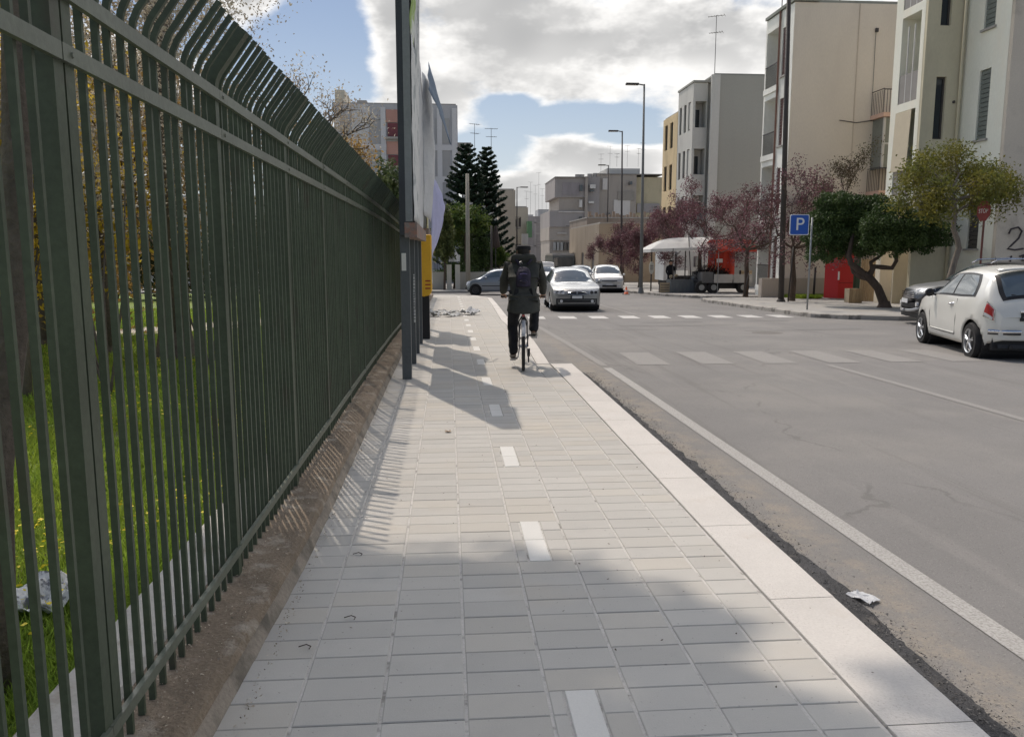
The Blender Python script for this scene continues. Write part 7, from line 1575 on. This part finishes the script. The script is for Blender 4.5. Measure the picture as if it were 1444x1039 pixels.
for p in (1004, 1022, 1066, 1075):
    if p == 1075: continue
    mb = MB(); mb.cyl((XX(p), yf+.25, gf+.30), (0, 1, 0), .32, .28, 20); w = mb.build('wheel', M_tyre, t, rel=t.location); mb = MB(); mb.cyl((XX(p), yf+.10, gf+.30), (0, 1, 0), .15, .02, 14); mb.build('rim', M_galv, w, rel=t.location)
mb = MB(); mb.box(XX(1006), yf+.4, gf+.22, XX(1076), yf+1.6, ZZ(402)-.003); mb.build('chassis', M_trim, t, rel=t.location)
t = thing('red_awning', 'bright red tarpaulin shelter hung over the flatbed truck', 'awning', (XX(1045), yf+1, gf)); rc_ = mat('red_tarpaulin', (.42, .045, .025), .7, .08, 3, .2, 12, trans=.3)
mb = MB(); mb.grid(lambda u, v: (XX(1022)+(XX(1082)-XX(1022))*u, yf-.3+2.4*v, ZZ(351)+.9*math.sin(v*3.14)*.55+.04*mnoise.noise((u*6, v*5, 0))), 16, 8); o_ = mb.build('roof_sheet', rc_, t, smooth=True, rel=t.location)
mb = MB(); mb.grid(lambda u, v: (XX(1028)+(XX(1070)-XX(1028))*u, yf+1.9+.06*math.sin(u*20), ZZ(392)+(ZZ(351)-ZZ(392))*v), 20, 4); mb.build('rear_sheet', rc_, t, smooth=True, rel=t.location)
mb = MB(); mb.grid(lambda u, v: (XX(1022)+(XX(1082)-XX(1022))*u, yf-.32, ZZ(355)+(ZZ(350.5)-ZZ(355))*v), 12, 1); mb.build('valance', rc_, t, rel=t.location)
mb = MB(); [mb.tube([(XX(p), yf+dy, gf), (XX(p), yf+dy, ZZ(351))], .02, 5) for p in (1024, 1080) for dy in (-.28, 2.0)]; mb.build('poles', M_galv, t, rel=t.location)
mb = MB(); mb.box(XX(1041), yf+1.80, ZZ(372), XX(1050), yf+1.86, ZZ(366)); mb.build('price_board', wh, t, rel=t.location)
# load: dark tangle of branches and crates
t = thing('load', 'dark heap of plants and roots loaded on the flatbed truck', 'load', (XX(1025), yf+1, ZZ(399))); blob_crown(t, 'heap', mat('dark_heap', (.03, .026, .022), .9, .2, island=.5, bump=0), [(0, 0, .35, .85, .5, .45), (-.5, 0, .3, .4, .4, .35), (.7, .1, .3, .35, .4, .35)], 2600, .13, 12, .35, .2, .3)
mb = MB(); [mb.tube([(-.5+.2*i, -.3, .2), (-.2+.25*i, -.1, .9-.1*(i % 2))], .025, 4) for i in range(4)]; mb.build('poles', mat('tan_stick', (.30, .2, .12), .8), t)
def crate(x, y, z, w, h, label, m_, d=.4, n=4):
    t = thing('crate', label, 'crate', (x, y, z), 0, 'market crates')
    for i in range(n): mb = MB(); mb.box(-w/2, 0, h*i/n+.012, w/2, .015, h*(i+1)/n-.012); mb.build('slat', m_, t)
    mb = MB(); mb.box(-w/2+.02, .02, .0, w/2-.02, d, h-.02); mb.build('contents', M_trim, t); mb = MB(); [mb.box(s*w/2-.02, -.008, 0, s*w/2+.02, .018, h) for s in (-1, 1)]; mb.build('corner_post', m_, t)
cw = mat('crate_wood', (.42, .33, .22), .85, .15, 5); crate(at(1071, 0, yf)[0], yf+.2, ZZ(389)-.25, .55, .45, 'pale wooden crate standing on the right end of the flatbed', cw)
crate(at(948.5, 0, 42.6)[0], 42.6, G(42.6), .50, .55, 'brown slatted crate on the pavement, left of the grey container', cw)
t = thing('container', 'low grey metal container on the pavement in front of the market canopy', 'container', (at(972, 0, 42.4)[0], 42.4, G(42.4))); gm = mat('container_grey', (.17, .18, .18), .7, .12, 3)
mb = MB(); mb.box(-.55, 0, .02, .85, .9, .66); mb.build('body', gm, t); 
for i in range(7): mb = MB(); mb.box(-.53+.2*i, -.03, .04, -.50+.2*i, -.002, .64); mb.build('rib', gm, t)
mb = MB(); mb.box(-.58, -.03, .662, .88, .93, .69); mb.build('rim', gm, t)
rr = random.Random(4)
def heap(px, py, y, c, label, r=.22, sc=1, cat='goods'):
    x, z = at(px, py, y); t = thing('produce', label, cat, (x, y, z)); m_ = mat('goods', c, .8, .2, 6, .3, 20)
    for i in range(5): mb = MB(); mb.lathe((rr.uniform(-r, r), rr.uniform(0, r), rr.uniform(0, r*.5)), [(.001, -r*.45), (r*.35, -r*.3), (r*.45, 0), (r*.3, r*.3), (.001, r*.42)], 8); mb.build('item', m_, t, smooth=True)
heap(950, 391, 42.9, (.40, .33, .22), 'tan goods heaped on the slatted crate'); heap(966, 394, 42.8, (.06, .05, .04), 'dark goods on the left of the grey container'); heap(975, 394, 42.7, (.5, .5, .5), 'whitish bags on the grey container', .16)
# vendor half hidden at the stall
def vendor():
    y = 43.6; x, z = at(945, 405, y); g = G(y); t = thing('person', 'stall keeper in dark clothes standing in the shade left of the canopy', 'person', (x, y, g))
    V, Ed, Rd = [], [], []; V.append(Vector((0, 0, .95))); Rd.append(.13); c = chain([(0, 0, 1.15), (0, 0, 1.38)], [.14, .15], V, Ed, Rd, 0); chain([(0, 0, 1.50), (0, .0, 1.62), (0, 0, 1.70)], [.05, .09, .07], V, Ed, Rd, c)
    for s in (-1, 1): chain([(s*.2, 0, 1.38), (s*.25, -.03, 1.12), (s*.2, -.18, .95), (s*.17, -.24, .92)], [.055, .045, .035, .04], V, Ed, Rd, c); chain([(s*.1, 0, .85), (s*.11, -.02, .48), (s*.11, .01, .10), (s*.11, -.1, .05)], [.09, .07, .05, .045], V, Ed, Rd, 0)
    skin('body', V, Ed, Rd, M_trou, t); h = MB(); h.lathe((0, -.01, 1.60), [(.001, -.13), (.07, -.10), (.098, -.02), (.1, .04), (.07, .10), (.001, .13)], 14); h.build('head', M_skin, t, smooth=True); h = MB(); h.lathe((0, .01, 1.63), [(.108, -.02), (.11, .04), (.08, .10), (.001, .125)], 14); h.build('hair', M_cap, t, smooth=True)
vendor()
# ------------------------------------------------------------------ left far corner: garden wall, pole, umbrella
Y = 50.2; X = lambda px, y=Y: at(px, 0, y)[0]; Z = lambda py, y=Y: at(0, py, y)[1]; g = G(Y)
t = thing('garden_wall', 'low pale garden wall with two gate posts beyond the side street', 'wall', (X(630), Y, g)); gw = stucco('garden_render', (.30, .285, .25), (.2, .19, .165))
mb = MB(); mb.box(X(560), Y+.1, g, X(624), Y+.3, Z(385)); mb.box(X(642), Y+.1, g, X(740), Y+.3, Z(385)); mb.build('wall_base', gw, t, rel=t.location)
for p in (625.5, 638): mb = MB(); mb.box(X(p), Y, g, X(p)+.30, Y+.32, Z(374)); mb.build('gate_post', stucco('gate_post_render', (.42, .40, .35)), t, rel=t.location)
mb = MB(); [mb.box(X(561)+i*.15, Y+.19, Z(385), X(561)+i*.15+.02, Y+.21, Z(370)) for i in range(18)]; mb.build('railing', M_iron, t, rel=t.location)
t = thing('utility_pole', 'tall round concrete pole in front of the araucarias', 'pole', (X(657, 49.4), 49.4, G(49.4))); mb = MB(); zt_ = at(0, 262, 49.4)[1]-G(49.4)
zt_ = at(0, 240, 49.4)[1]-G(49.4); mb.tube([(0, 0, 0), (0, 0, zt_)], [.15, .10], 12); mb.build('shaft', M_concp, t, smooth=True)
mb = MB(); mb.tube([(0, 0, zt_-.2), (0, 0, zt_+.05)], .02, 6); mb.build('pin', M_iron, t)
stake(693, 400, 693, 318, 50.5, .07, 'thin dark post in front of the garden shrub', 'post', cat='post')
t = thing('parasol', 'closed dark brown parasol hanging beside the thin dark post', 'parasol', (X(698, 53), 53, G(53))); mb = MB(); zz0 = at(0, 350, 53)[1]-G(53); zz1 = at(0, 316, 53)[1]-G(53)
mb.lathe((0, 0, 0), [(.05, zz0), (.30, zz0+.1), (.24, zz0+.6), (.12, zz1-.2), (.03, zz1)], 10); mb.build('canopy', mat('brown_canvas', (.06, .045, .04), .85, .1), t, smooth=True); mb = MB(); mb.tube([(0, 0, 0), (0, 0, zz1)], .03, 6); mb.build('pole', M_iron, t)
t = thing('blanket', 'white cloth hung over the garden wall behind the small grey blue car', 'cloth', (X(637), Y+.05, Z(372))); mb = MB(); mb.grid(lambda u, v: (-.35+.7*u, -.05+.05*math.sin(u*9), .1-.0*v+1.0*v*(.7+.3*math.sin(u*5))), 10, 6); mb.build('cloth', M_torn, t, smooth=True)
# overhead cable-free: nothing more
